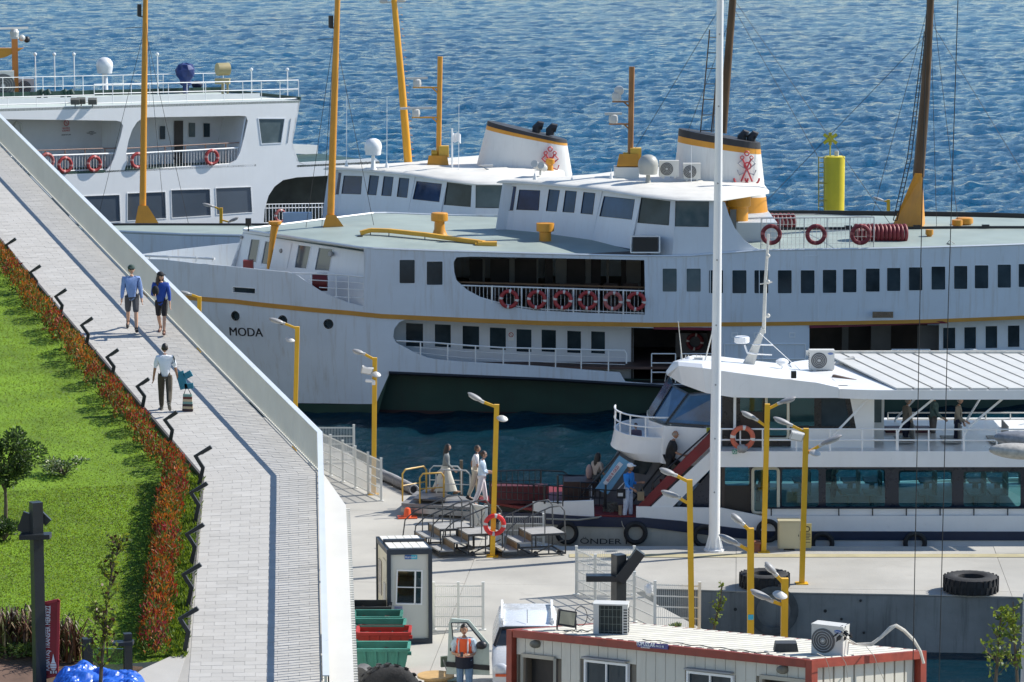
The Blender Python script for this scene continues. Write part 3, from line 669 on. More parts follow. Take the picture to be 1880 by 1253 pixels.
# lower shell below the stripe
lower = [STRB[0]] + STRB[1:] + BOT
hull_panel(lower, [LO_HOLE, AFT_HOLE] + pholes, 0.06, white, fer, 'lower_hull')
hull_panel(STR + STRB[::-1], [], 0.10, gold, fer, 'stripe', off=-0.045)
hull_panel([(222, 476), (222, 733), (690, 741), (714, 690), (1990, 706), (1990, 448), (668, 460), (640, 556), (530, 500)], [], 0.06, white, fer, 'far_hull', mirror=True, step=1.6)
# underwater body and the shadowed hull below the sponson
hull_panel([(222, 733), (500, 739), (690, 742), (714, 688), (690, 776), (222, 765)], [], 0.05, darkgreen, fer, 'boot_top', step=0.8, off=0.004)
hull_panel([(222, 765), (690, 776), (690, 830), (222, 830)], [], 0.05, bootred, fer, 'bottom_paint', step=0.9)
hull_panel([(690, 684), (1990, 700), (1990, 758), (690, 752)], [], 0.05, darkgreen, fer, 'boot_top', off=0.85, step=1.2)
hull_panel([(690, 752), (1990, 758), (1990, 840), (690, 840)], [], 0.05, bootred, fer, 'bottom_paint', off=0.85, step=1.2)
mb = MB()
xs = [H(x, y).x for x, y in BOT[:8]]; zs = [H(x, y).z for x, y in BOT[:8]]
for i in range(len(xs) - 1):
    mb.hexa([V((xs[i], Yn(xs[i]) + 0.0, zs[i] + .0)), V((xs[i + 1], Yn(xs[i + 1]) + 0.0, zs[i + 1])), V((xs[i + 1], Yn(xs[i + 1]) + 1.0, zs[i + 1])), V((xs[i], Yn(xs[i]) + 1.0, zs[i])),
             V((xs[i], Yn(xs[i]) + 0.0, zs[i] + 0.05)), V((xs[i + 1], Yn(xs[i + 1]) + 0.0, zs[i + 1] + .05)), V((xs[i + 1], Yn(xs[i + 1]) + 1.0, zs[i + 1] + .05)), V((xs[i], Yn(xs[i]) + 1.0, zs[i] + .05))])
a, b = H(714, 688), H(690, 742); mb.prism([a + Y * 0.0, b, b + Y * 0.95, a + Y * 0.95], V((0.05, 0, 0)))
mb.build('sponson_underside', darkgreen, fer)
mb = MB(); ln = [H(x, y - 3, -0.05) for x, y in BOT[:8]]; mb.tube(ln, 0.075, 6); mb.build('rubbing_strake', black, fer)
# green boat deck with camber
ze = [(H(x, y).x, H(x, y).z) for x, y in TOPL]
def zroof(x):
    if x <= ze[0][0]: return ze[0][1]
    for (xa, za), (xb, zb) in zip(ze, ze[1:]):
        if x <= xb: return za + (zb - za) * (x - xa) / (xb - xa)
    return ze[-1][1]
XT = W(447, 426, YC).x; XF = ze[0][0]
def deck_pt(u, v):
    x = XT + (ze[-1][0] - XT) * u
    hb = YC - Yn(x) if x > XF else (YC - 127) * (x - XT + 0.05) / (XF - XT + 0.05)
    y = YC - hb + 2 * hb * v
    return V((x, y, zroof(x) + 0.20 * (1 - (2 * v - 1) ** 2) * min(1, hb / 6)))
mb = MB(); mb.quadgrid(deck_pt, 70, 12); n0 = len(mb.v); mb.quadgrid(lambda u, v: deck_pt(u, v) - Z * 0.12, 70, 12); deck = mb.build('boat_deck', deckgreen, fer, smooth=True)
mb = MB()
for s in (0.0, 1.0):
    mb.tube([deck_pt(i / 60, s) + Z * 0.03 for i in range(61)], 0.045, 5)
mb.build('deck_edge', white2, fer)
mb = MB()
for i in range(30, 60): mb.bar(deck_pt(i / 60, 0.42) + Z * .05, deck_pt((i + 1) / 60, 0.42) + Z * .05, 0.10, 0.10)
for i in range(34, 60, 5): mb.box(deck_pt(i / 60, 0.42) + Z * 0.05, (0.30, 0.16, 0.22))
for i in range(30, 60): mb.bar(deck_pt(i / 60, 0.995) + Z * .10, deck_pt((i + 1) / 60, 0.995) + Z * .10, 0.08, 0.2)
mb.build('deck_pipe', black, fer)
# superstructure front (two mirrored facets)
TL, TR = W(447, 426, YC), W(669, 457.5, 127.05); BR, BL = W(669, 570, 127.05), W(420, 500, YC)
pf, uf, wf, nf = frame_of([TL, TR, BR, BL])
fpx = lambda x, y: PL(x, y, pf, nf)
FW = [[(461, 438.5), (478.5, 439.5), (470.5, 483), (453, 481.5)], [(487, 442), (502, 444), (493, 487), (479, 485)], [(548, 449), (572, 452), (563, 495), (540, 492.5)], [(585.5, 454), (612, 457), (605, 499), (577, 497)]]
fo = [fpx(447, 424), fpx(669, 456), fpx(669, 568), fpx(420, 500)]
panel(fo, [[fpx(*p) for p in q] for q in FW], 0.06).build('front_wall', white2, fer)
mirr = lambda p: V((p.x, 2 * YC - p.y, p.z))
mb = MB(); mb.prism([mirr(p) for p in (TL, TR, BR, BL)], V((0.06, 0, 0))); mb.build('front_wall', white2, fer)
for i, q in enumerate(FW): window(fer, [fpx(*p) for p in q], white2, pane_s, 0.03, 0.015, 0.05)
mb = MB(); q = [fpx(499, 441), fpx(537, 446), fpx(527, 494), fpx(494, 489)]; mb.prism([p + nf * 0.025 for p in q], -nf * 0.02); mb.build('door', white2, fer)
mb = MB(); mb.lathe(fpx(517, 461) + nf * 0.03, [(0.10, 0), (0.07, 0.05)], 10, nf); mb.lathe(fpx(612, 467) + nf * 0.02, [(0.07, 0), (0.12, 0.12), (0.10, 0.16)], 10, nf); mb.lathe(fpx(445, 436), [(0.06, 0), (0.08, 0.08)], 8, nf); mb.build('deck_light', grey, fer)
# bow deck inside the bulwark, rails and gear
bd = []
for i in range(13):
    x = XB + 0.6 + (W(668, 560, 127).x - XB - 0.3) * i / 12; bd.append(V((x, Yn(x, 2.4) + 0.07, 2.62)))
mb = MB(); mb.prism(bd + [mirr(p) for p in reversed(bd)], V((0, 0, -0.1))); mb.build('bow_deck', M('bow deck dark green', (0.05, 0.09, 0.08), 0.6, var=0.2), fer)
mb = MB(); p1 = [H(536, 502, 0.05), H(580, 503, 0.05), H(627, 505, 0.05), H(668, 509, 0.05)]
mb.tube(p1, 0.035, 6); mb.tube([H(566, 514, .05), H(668, 520, .05)], 0.018, 5); mb.tube([H(586, 528, .05), H(668, 533, .05)], 0.018, 5); mb.tube([H(612, 545, .05), H(668, 548, .05)], 0.018, 5)
for x, y0, y1 in ((570, 503, 524), (617, 504, 548), (640, 506, 556)): mb.tube([H(x, y0, .05), H(x, y1, .05)], 0.02, 5)
mb.tube([H(267, 470, 0.05), H(394, 475.5, 0.05)], 0.05, 6)
for x in (275, 310, 360, 390): mb.tube([H(x, 470, .05), H(x, 482, .05)], 0.02, 5)
mb.build('bow_rail', cleanwhite, fer)
mb = MB(); c = W(587, 518, 128.2); mb.cyl(c - X * 0.28, c + X * 0.30, 0.36, 18); mb.build('hose_drum', M('hose drum red', (0.14, 0.012, 0.012), 0.5), fer, smooth=True)
mb = MB(); c = W(456, 489, 131.5); mb.box(c, (0.4, 0.4, 0.5)); mb.build('windlass', M('windlass red', (0.20, 0.02, 0.02), 0.5), fer)
for (x, y), _ in zip(ports, pholes):
    c = H(x, y); n = (H(x + 2, y) - H(x - 2, y)).cross(Z).normalized(); n = n if n.y < 0 else -n
    mb = MB(); mb.lathe(c - n * 0.10, [(0.17, 0), (0.16, 0.02)], 14, n); o = mb.build('porthole', pane_d, fer)
    m2 = MB(); m2.torus(c, 0.18, 0.022, n, 16, 6); m2.build('rim', black, o, smooth=True)
c = [H(*p) for p in ((427, 526), (470, 529), (470, 541), (427, 538))]; window(fer, c, cleanwhite, pane_d, 0.03, 0.03, 0.15, name='fairlead')
u = (H(480, 612) - H(426, 610)).normalized(); n = Z.cross(u).normalized() ; n = n if n.y < 0 else -n
for dx_ in (0, .016): text('MODA', 0.50, H(453, 611) + n * 0.10 + X * dx_, u, u.cross(n) * -1 if (u.cross(n)).z < 0 else u.cross(n), print_k, fer, depth=0.0, sx=1.1)
for v in [v for o in fer.children if o.name.startswith('lettering') for v in o.data.vertices]: v.co.y = Yn(v.co.x + fer.location.x, v.co.z + fer.location.z) - .012 - fer.location.y
# saloon windows
for a, b, t, bt in wins:
    window(fer, [H(a, t), H(b, t), H(b, bt), H(a, bt)], white2, pane_d if (a > 1290 or a < 900) else pane_g, 0.012, 0.012, 0.05)
# upper promenade: floor, ceiling, inner walls, benches, balustrade
def zat(px, py, off=0.0): return H(px, py, off).z
xa, xb2 = H(822, 480).x, H(1195, 480).x
mb = MB(); zf = zat(1100, 579) - 0.12; zc = zat(1000, 472) + 0.05
mb.box(((xa + xb2) / 2, YC, zf), (xb2 - xa, 13.0, 0.08)); mb.box(((xa + xb2) / 2, 130.4, zc), (xb2 - xa, 6.4, 0.06)); mb.build('promenade_deck', M('promenade boards', (0.07, 0.05, 0.04), 0.7, var=0.2), fer)
mb = MB(); mb.box((xb2, 130.2, (zf + zc) / 2), (0.1, 6.0, zc - zf)); mb.box((xa, 131.5, (zf + zc) / 2), (0.1, 3.4, zc - zf)); mb.build('promenade_wall', greyint, fer)
D0 = 132.6
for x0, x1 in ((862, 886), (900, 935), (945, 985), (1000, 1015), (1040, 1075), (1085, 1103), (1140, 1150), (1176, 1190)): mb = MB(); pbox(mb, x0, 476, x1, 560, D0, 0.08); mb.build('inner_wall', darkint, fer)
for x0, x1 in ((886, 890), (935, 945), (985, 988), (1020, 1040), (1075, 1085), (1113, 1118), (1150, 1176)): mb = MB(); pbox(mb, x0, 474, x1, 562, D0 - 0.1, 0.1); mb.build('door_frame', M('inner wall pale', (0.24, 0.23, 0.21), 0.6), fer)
mb = MB()
for i in range(9):
    p = W(870 + i * 36, 540, 129.8); mb.box((p.x, 129.8, zf + 0.45), (0.6, 0.5, 0.06)); mb.box((p.x, 130.05, zf + 0.75), (0.6, 0.06, 0.5)); mb.box((p.x, 129.8, zf + 0.22), (0.5, 0.4, 0.4))
mb.build('bench_row', M('bench dark wood', (0.05, 0.025, 0.018), 0.5), fer)
mb = MB(); top = lambda x: 524 + (x - 836) * 0.031; bot = lambda x: (min(533 + (x - 842) * 0.40, 552 + (x - 890) * 0.25, 562 + (x - 930) * 0.16, 570 + (x - 980) * 0.038) if x < 980 else 570 + (x - 980) * 0.038)
mb.tube([H(x, top(x), .03) for x in (839, 950, 1060, 1183)], 0.03, 6); mb.tube([H(x, bot(x) - 2.5, .03) for x in (850, 880, 905, 930, 955, 980, 1060, 1183)], 0.022, 5)
x = 845
while x < 1184: mb.tube([H(x, top(x), .03), H(x, bot(x), .03)], 0.0095, 4); x += 7.1
for x in (903.5, 957.5, 1005.5, 1053, 1099, 1144.5): mb.tube([H(x, top(x) - 1.5, .01), H(x, bot(x) + 2, .01)], 0.028, 5)
mb.build('balustrade', cleanwhite, fer, smooth=False)
mb = MB(); mb.bar(H(838, 518, 0.25), H(1183, 528, 0.25), 0.12, 0.06); mb.build('handrail', M('varnished rail', (0.10, 0.05, 0.02), 0.4), fer)
gr = 'life rings along the upper promenade rail'
nm = ['first, at the curved end,', 'second', 'third', 'fourth', 'pale washed out fifth', 'sixth and last']
for i, x in enumerate((934.5, 985.5, 1033.5, 1079, 1125.5, 1168)):
    p = H(x, 549.5 + (x - 934) * 0.017, -0.08); life_ring('red life ring, %s along the white balustrade from the bow' % nm[i], p, -Y, 0.39, [lpink if i == 4 else lred, band], gr)
# lower side deck: recessed wall with eight windows, sign, rail
Dw = 128.35
mb_h = [(744, 778, 592, 637), (797, 829, 594, 638), (848, 881, 597, 642), (898, 930, 600, 643), (947, 977, 603, 647), (993, 1022, 604, 647), (1040, 1068, 606, 649), (1084, 1112, 607, 650)]
o = [W(700, 572, Dw), W(1163, 588, Dw), W(1163, 715, Dw), W(700, 680, Dw)]
panel(o, [[W(a, t, Dw), W(b, t + 1.5, Dw), W(b, bt + 1.5, Dw), W(a, bt, Dw)] for a, b, t, bt in mb_h], 0.06).build('side_wall', white2, fer)
for a, b, t, bt in mb_h: window(fer, [W(a, t, Dw), W(b, t + 1.5, Dw), W(b, bt + 1.5, Dw), W(a, bt, Dw)], white2, pane_d, 0.03, 0.015, 0.05)
mb = MB(); q = [W(933, 610, Dw - .02), W(943.5, 610.5, Dw - .02), W(943.5, 626, Dw - .02), W(933, 625.5, Dw - .02)]; mb.prism(q, Y * 0.015); sg = mb.build('no_smoking_sign', cleanwhite, fer)
mb = MB(); mb.torus(W(938.3, 615, Dw - .03), 0.085, 0.012, Y, 16, 4); mb.bar(W(935.5, 612, Dw - .03), W(941, 618, Dw - .03), .015, .01); mb.build('symbol', print_r, sg)
def zl(px, off=1.0): return zat(px, 690, 0)
mb = MB(); fl = [H(725, 640, 0.02)] ; pts = [(728, 640), (760, 655), (800, 664), (1000, 677), (1140, 686), (1160, 702), (1310, 704)]
lz = zat(1000, 673) - 0.02
mb.prism([V((H(x, y).x, Yn(H(x, y).x) + 0.02, lz)) for x, y in pts] + [V((H(1310, 700).x, 133, lz)), V((H(728, 640).x, 131, lz))], V((0, 0, -0.10))); mb.build('side_deck', M('side deck brown', (0.09, 0.05, 0.04), 0.7, var=0.2), fer)
mb = MB(); rt_ = [(728, 626), (790, 629), (850, 634), (920, 638.5), (1000, 640.5), (1060, 642), (1147, 644)]
mb.tube([H(x, y, .02) for x, y in rt_] + [H(1150, 650, .02), H(1150, 668, .02)], 0.032, 6)
for x, y0, y1 in ((772, 628, 655), (822, 631, 664), (873, 635, 668), (924, 638.5, 671), (972, 640, 673), (1020, 641, 675), (1067, 642, 678), (1117, 643.5, 682)): mb.tube([H(x, y0, .02), H(x, y1, .02)], 0.027, 5)
for k in (0.36, 0.72): mb.tube([H(760, 628 + 26 * k, .02), H(850, 634 + 32 * k, .02), H(1000, 640.5 + 34 * k, .02), H(1148, 644 + 36 * k, .02)], 0.012, 4)
mb.build('side_rail', cleanwhite, fer)
# entrance recesses
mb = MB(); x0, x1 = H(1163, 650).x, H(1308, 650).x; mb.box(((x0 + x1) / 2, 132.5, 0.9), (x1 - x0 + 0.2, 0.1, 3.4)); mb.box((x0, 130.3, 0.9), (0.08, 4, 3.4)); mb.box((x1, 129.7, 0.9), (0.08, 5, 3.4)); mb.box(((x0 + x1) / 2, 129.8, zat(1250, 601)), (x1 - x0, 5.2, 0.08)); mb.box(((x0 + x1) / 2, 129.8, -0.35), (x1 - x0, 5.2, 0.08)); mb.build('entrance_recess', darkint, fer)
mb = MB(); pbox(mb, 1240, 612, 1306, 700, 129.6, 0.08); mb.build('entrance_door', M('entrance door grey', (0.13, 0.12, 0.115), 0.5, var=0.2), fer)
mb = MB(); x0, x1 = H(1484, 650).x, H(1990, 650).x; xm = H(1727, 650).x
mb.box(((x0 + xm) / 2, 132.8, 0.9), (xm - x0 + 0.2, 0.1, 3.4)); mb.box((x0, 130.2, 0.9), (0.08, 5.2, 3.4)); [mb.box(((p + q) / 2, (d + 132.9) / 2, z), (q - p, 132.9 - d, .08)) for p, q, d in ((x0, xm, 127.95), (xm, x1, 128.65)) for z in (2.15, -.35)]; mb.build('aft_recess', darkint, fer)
mb = MB(); 
for a_, b_, d_ in ((1598, 1636, 131.8), (1683, 1726, 130.0), (1545, 1558, 132.0)): mb = MB(); pbox(mb, a_, 598, b_, 690, d_, 0.06); mb.build('aft_partition', M('aft partition grey', (0.16, 0.16, 0.16), 0.55, var=0.15), fer)
AW = [(1730, 1755, 601, 642), (1769, 1793, 600, 642), (1808, 1832, 598, 641), (1849, 1873, 597, 639), (1890, 1914, 595, 637), (1932, 1956, 593, 635)]
o = [W(1724, 588, 128.9), W(1990, 572, 129.3), W(1990, 705, 129.3), W(1724, 705, 128.9)]; pa, ua, wa, na = frame_of(o); ap = lambda x, y: PL(x, y, pa, na)
panel([ap(1724, 588), ap(1990, 572), ap(1990, 705), ap(1724, 705)], [[ap(a, t), ap(b, t - .5), ap(b, bt - .5), ap(a, bt)] for a, b, t, bt in AW], 0.06).build('side_wall', white2, fer)
for a, b, t, bt in AW: window(fer, [ap(a, t), ap(b, t - .5), ap(b, bt - .5), ap(a, bt)], white2, pane_d, 0.03, 0.015, 0.05)
mb = MB(); mb.prism([H(1200, 601, -.06), H(1308, 602, -.06), H(1308, 607, -.06), H(1200, 605, -.06)], Y * 0.5); mb.prism([H(1486, 598, -.06), H(1730, 590, -.06), H(1742, 594, -.06), H(1486, 603, -.06)], Y * 0.5); mb.build('awning', gangred, fer)
mb = MB()
for x0, x1 in ((1196, 1240), (1250, 1306)):
    rail(mb, [H(x0, 703, .05), H(x1, 703, .05)], 1.15, 0.025, (1.0, 0.68, 0.36))
rail(mb, [H(x, 702, .05) for x in (1490, 1540, 1600, 1660, 1700)], 1.15, 0.02, (1.0, 0.5)); rail(mb, [H(x, 700, .05) for x in (1780, 1812, 1838, 1885, 1930)], 1.25, 0.028, (1.0, 0.6, 0.3)); rail(mb, [H(x, 702, .25) for x in (1636, 1648, 1660, 1690, 1706)], 1.3, 0.03, (1.0, 0.8))
rail(mb, [H(x, 704, -.03) for x in (1330, 1400, 1478)], 1.55, 0.02, (1.0, 0.62))
mb.build('gangway_rail', cleanwhite, fer)
for x0, x1 in ((1343, 1355), (1384, 1396), (1449, 1460)):
    mb = MB(); q = [H(x0, 611), H(x1, 611), H(x1, 620), H(x0, 620)]
    window(fer, q, cleanwhite, pane_g, 0.03, 0.02, 0.04, name='side_vent')
mb = MB(); pbox(mb, 1602, 573, 1640, 584, 126.9, 0.06); nb = mb.build('name_board', dwood, fer)
text('DEMIRKAPI', 0.17, W(1621, 578.6, 126.88), X, Z, M('faded letters', (0.30, 0.20, 0.14), 0.6), nb, sx=0.75)
life_ring('shaded red life ring hung on the grey entrance door of the near ferry', W(1276, 628, 129.4), -Y, 0.36, [lwine, band])
# caustic-lit plates are left to the light; weld seams as thin raised lines
mb = MB()
for x, y0, y1 in ((1304, 475, 560), (1394, 473, 560), (1502, 463, 585), (1210, 480, 580)): mb.bar(H(x, y0, -.005), H(x, y1, -.005), 0.03, 0.012, up=Y)
mb.bar(H(1215, 473, -.01), H(1500, 470, -.01), 0.03, 0.03); mb.build('plate_seam', white2, fer)
PTS = [('F', 923, 335.5, 908, 435, 134.05), ('E', 953, 336, 938, 435.5, 133.8), ('D', 1005, 339.5, 990, 437, 133.1), ('B', 1107, 349, 1086, 444, 131.1), ('A', 1178, 361, 1156, 457, 128.6), ('S', 1243, 368, 1234, 472, 127.15), ('T', 1322, 369, 1322, 474, 127.15)]
WW = {0: [[(928, 341), (948, 343), (942, 387), (921.5, 386.5)]], 1: [[(953.5, 348.6), (991.8, 350), (989, 387), (948, 385.5)]],
      2: [[(1008, 348), (1028, 349.6), (1021.7, 389), (1002.4, 387.8)], [(1038.3, 350), (1059, 351.8), (1054, 391), (1032.8, 389.7)], [(1071.5, 353), (1093, 355), (1088, 394.5), (1066, 392.3)]],
      3: [[(1109, 360.5), (1165.6, 366.5), (1160, 403.8), (1100.5, 397.5)]], 4: [[(1177.5, 363), (1230.6, 370), (1228, 414.3), (1170.5, 409.5)]], 5: [[(1240, 369.8), (1301.7, 369.5), (1301, 417), (1239, 416)]]}
pm = [pane_b, pane_b, pane_b, pane_b, pane_d, pane_g]
eave = []; tops = []
for i in range(6):
    a, b = PTS[i], PTS[i + 1]; ta, tb, bb, ba = W(a[1], a[2], a[5]), W(b[1], b[2], b[5]), W(b[3], b[4], b[5]), W(a[3], a[4], a[5])
    q = [ta, tb, bb, ba]; p0, uu, ww, nn = frame_of(q); f = lambda x, y: PL(x, y, p0, nn)
    panel(q, [[f(*p) for p in w] for w in WW[i]], 0.05).build('wheelhouse_wall', white2, fer)
    for w in WW[i]: window(fer, [f(*p) for p in w], black, pm[i], 0.014, 0.012, 0.05)
    mb = MB(); mb.prism([mirr(p) for p in q], nn * 0.02); mb.build('wheelhouse_wall', white2, fer)
    base = MB(); base.prism([ba + nn * 0.012, bb + nn * 0.012, bb + nn * 0.012 - Z * 0.16, ba + nn * 0.012 - Z * 0.16], -nn * 0.01) if i < 4 else None
    if i < 4: base.build('wheelhouse_coaming', bluegrey, fer)
    tops.append((ta, nn))
    if i == 5: tops.append((tb, nn))
# roof with a rolled edge
ed = [t + V((n.x, n.y, 0)).normalized() * 0.30 for t, n in tops]; ed[0] = ed[0] + V((-0.15, 0, 0)); ed.append(W(1412, 356, 129.4)); ed.append(W(1412, 352, 130.8))
full = ed + [mirr(p) for p in reversed(ed[1:] if abs(ed[0].y - YC) < 0.2 else ed)]
cx = sum((p for p in full), V((0, 0, 0))) / len(full); mb = MB(); k = len(full)
ring = lambda s, dz: [V((cx.x + (p.x - cx.x) * s, cx.y + (p.y - cx.y) * s, p.z + dz)) for p in full]
lv = [ring(0.97, -0.02), ring(1.0, 0.0), ring(1.0, 0.035), ring(0.985, 0.09), ring(0.93, 0.15), ring(0.5, 0.27)]
mb.add([p for l in lv for p in l], [(i * k + j, i * k + (j + 1) % k, (i + 1) * k + (j + 1) % k, (i + 1) * k + j) for i in range(5) for j in range(k)] + [tuple(range(k)), tuple(range(6 * k - 1, 5 * k - 1, -1))])
mb.build('wheelhouse_roof', roofwhite, fer, smooth=True)
# side wing and inner house behind the wheelhouse
Ps = lambda x, y: W(x, y, 127.13)
panel([Ps(*p) for p in ((1322, 369), (1331, 372), (1338, 394), (1349, 419), (1367, 442), (1384, 454), (1400, 461), (1400, 474), (1322, 474))], [], 0.06).build('side_wing', white2, fer)
mb = MB(); mb.box((W(1330, 400, 131).x + 0.7, YC, 5.2), (2.6, 9.0, 1.2)); mb.build('funnel_house', M('bulkhead blue grey', (0.46, 0.50, 0.54), 0.5, var=0.06), fer)
mb = MB(); pbox(mb, 1340, 385, 1352, 440, 129.3, 0.05); mb.build('door', M('door slate', (0.10, 0.11, 0.12), 0.5), fer)
common = [o for o in fer.children if o.name.split('.')[0] in ('upper_hull', 'lower_hull', 'boot_top', 'bottom_paint', 'front_wall', 'wheelhouse_wall', 'wheelhouse_coaming', 'wheelhouse_roof', 'bow_deck', 'funnel_house', 'side_wing', 'stripe')]
common += [o for o in fer.children if o.name.split('.')[0] == 'window' and (o.children[0].data.materials[0] == pane_s or o.data.vertices[0].co.z + fer.location.z > 5.2)]
common = [o for o in common if not (o.name.startswith('front_wall') and len(o.data.vertices) == 8)]
def copy_tree(o, parent):
    c = o.copy(); COL.objects.link(c); c.parent = parent
    for ch in list(o.children): copy_tree(ch, c)
    return c
fer2 = thing('ferry', 'second white ferry with the bright orange mast, its wheelhouse just beyond the near ferry wheelhouse', 'ferry', fer.location + V((-7.96, 14.8, -0.75)), 'passenger ferries moored side by side')
for o in common:
    copy_tree(o, fer2)
    if not o.name.startswith(('wheelhouse', 'window', 'funnel_house', 'side_wing')): [c for c in fer2.children][-1].location.z -= 0.6
for o in fer2.children:
    if o.name.startswith('window') and o.matrix_local.translation.z > -9 and o.data.vertices[0].co.z + fer2.location.z < 5.2 - 0.75: o.location.z -= 0.6
OF = V((-7.96, 14.8, -0.75)); mb = MB()
for a, b in zip(PTS, PTS[1:]): p, q = W(a[3], a[4], a[5]) + OF, W(b[3], b[4], b[5]) + OF; mb.prism([p + Z * .02, q + Z * .02, q - Z * .62, p - Z * .62], Y * 0.05)
mb.build('wheelhouse_skirt', white2, fer2)
z2 = W(333, 430, 142).z; q = [G(*p, z2) for p in ((130, 421), (240, 427), (333, 431), (640, 438), (1000, 441))]; q += [V((q[-1].x, 160, z2)), V((G(600, 415, z2).x, 160, z2))] + [G(*p, z2) for p in ((600, 414.5), (240, 414), (130, 415))]
mb = MB(); mb.prism([p - Z * .06 for p in q], V((0, 0, -5.5))); mb.build('far_hull', white, fer2); mb = MB(); mb.prism(q, V((0, 0, -.06))); mb.build('boat_deck', deckgreen, fer2)
mb = MB(); mb.tube([p + Z * .04 for p in q[7:]], .06, 5); mb.build('deck_pipe', black, fer2)
mb = MB(); mb.tube([p + Z * .02 for p in q[:5]], .05, 5); mb.build('deck_edge', white2, fer2)
D_ = 141.7; window(fer2, [W(391, 450, D_), W(423, 452, D_), W(422, 480, D_), W(390, 479, D_)], white2, pane_g, .03, .02, .04, bars=2)
def funnel(parent, lx0, lx1, tx0, tx1, yb, ty0, ty1, D, hw, orange_to=None):
    """oval funnel: bottom x lx0..lx1 at yb, slanted top from (tx0,ty0) to (tx1,ty1)"""
    b0, b1 = W(lx0, yb, D), W(lx1, yb, D); t0, t1 = W(tx0, ty0, D), W(tx1, ty1, D)
    N = 28
    def sec(t, grow=1.0):
        a = b0.lerp(t0, t); b = b1.lerp(t1, t); c = (a + b) / 2; h = (b - a) / 2
        return [c + h * (cos(2 * pi * k / N) * abs(cos(2 * pi * k / N)) ** -0.25 if abs(cos(2 * pi * k / N)) > 1e-6 else 0) * grow + Y * (sin(2 * pi * k / N) * hw * (1 - 0.12 * t) * grow) for k in range(N)]
    def seg(name, ts, mat, grow=1.0):
        mb = MB(); L = [sec(t, grow) for t in ts]
        mb.add([p for l in L for p in l], [(i * N + j, i * N + (j + 1) % N, (i + 1) * N + (j + 1) % N, (i + 1) * N + j) for i in range(len(ts) - 1) for j in range(N)] + [tuple(range(N)), tuple(len(ts) * N - 1 - k for k in range(N))])
        return mb.build(name, mat, parent, smooth=True)
    fo_ = orange_to or 0.0
    if fo_: seg('funnel_base', [0, fo_ * 0.5, fo_], orange, 1.01)
    seg('funnel', [fo_, 0.5, 0.7, 0.86], M('funnel white', (0.70, 0.69, 0.66), 0.5, var=0.06, sc=0.7, streak=0.35, scol=(0.36, 0.32, 0.29), spot=0.1))
    seg('funnel_band', [0.86, 0.925], orange, 1.004); seg('funnel_top', [0.925, 0.96, 1.0], soot, 1.012)
def emblem(parent, px, py, D, h, mat, mat2):
    """crossed anchors with curling rope, in outline"""
    mb = MB(); m2 = MB(); s = h / 2; c = W(px, py, D)
    q = lambda x, z: c + V((x * s, 0, z * s))
    for sg in (-1, 1):
        mb.tube([q(-0.34 * sg, -0.75), q(0.0, 0.05), q(0.26 * sg, 0.62)], s * 0.055, 5)
        arc = [q(-0.34 * sg + 0.42 * cos(a), -0.55 + 0.40 * sin(a)) for a in [pi * (1.0 + 0.1 * k) for k in range(11)]]; mb.tube(arc, s * 0.06, 5)
        mb.torus(q(0.28 * sg, 0.70), s * 0.10, s * 0.035, Y, 12, 5)
        m2.tube([q(0.30 * sg, 0.55), q(0.52 * sg, 0.35), q(0.25 * sg, 0.12), q(-0.1 * sg, -0.1), q(0.45 * sg, -0.35), q(0.55 * sg, -0.05)], s * 0.045, 5)
    mb.torus(q(0, 0.95), s * 0.13, s * 0.04, Y, 12, 5); mb.torus(q(0.05, 0.2), s * 0.2, s * 0.05, Y, 14, 5)
    e = mb.build('emblem', mat, parent); m2.build('rope', mat2, e); return e
emr = M('emblem red', (0.48, 0.05, 0.06), 0.5, var=0.15, sc=5)
def cowl(parent, px, py0, py1, D, r, cap_r, mat=orange, flare=True):
    a, b = W(px, py1, D), W(px, py0, D); h = b.z - a.z; mb = MB()
    prof = [(r * 1.6, 0), (r * 1.3, h * 0.12), (r, h * 0.3), (r * 0.92, h * 0.62), (cap_r, h * 0.66), (cap_r * 1.02, h * 0.72), (cap_r, h * 0.97), (cap_r * 0.9, h)] if flare else [(r, 0), (r, h * 0.55), (cap_r, h * 0.6), (cap_r, h)]
    mb.lathe(a, prof, 16); return mb.build('ventilator', mat, parent, smooth=True)
funnel(fer, 1228, 1411, 1247, 1395, 410, 236, 262, YC, 1.15, 0.33)
emblem(fer, 1371, 311, YC - 1.10, 1.35, emr, M('emblem grey', (0.3, 0.3, 0.33), 0.5))
mb = MB()
for x, y in ((1362, 251), (1379, 253)): mb.tube([W(x, y + 12, YC), W(x, y, YC), W(x + 5, y - 5, YC), W(x + 10, y - 2, YC)], 0.19, 8)
mb.build('exhaust_pipe', soot, fer, smooth=True)
cowl(fer, 1355, 357, 410, 130.2, 0.40, 0.50, flare=False)
for x, y0, y1, D, r, cr, fl in ((807, 391, 434, 131.5, 0.22, 0.34, True), (1001, 410, 446, 130.5, 0.24, 0.36, False), (1770, 400, 430, 134.5, 0.30, 0.36, True), (1757, 404, 428, 133.5, 0.17, 0.22, False), (1706, 422, 444, 130.6, 0.11, 0.16, False)): cowl(fer, x, y0, y1, D, r, cr, flare=fl)
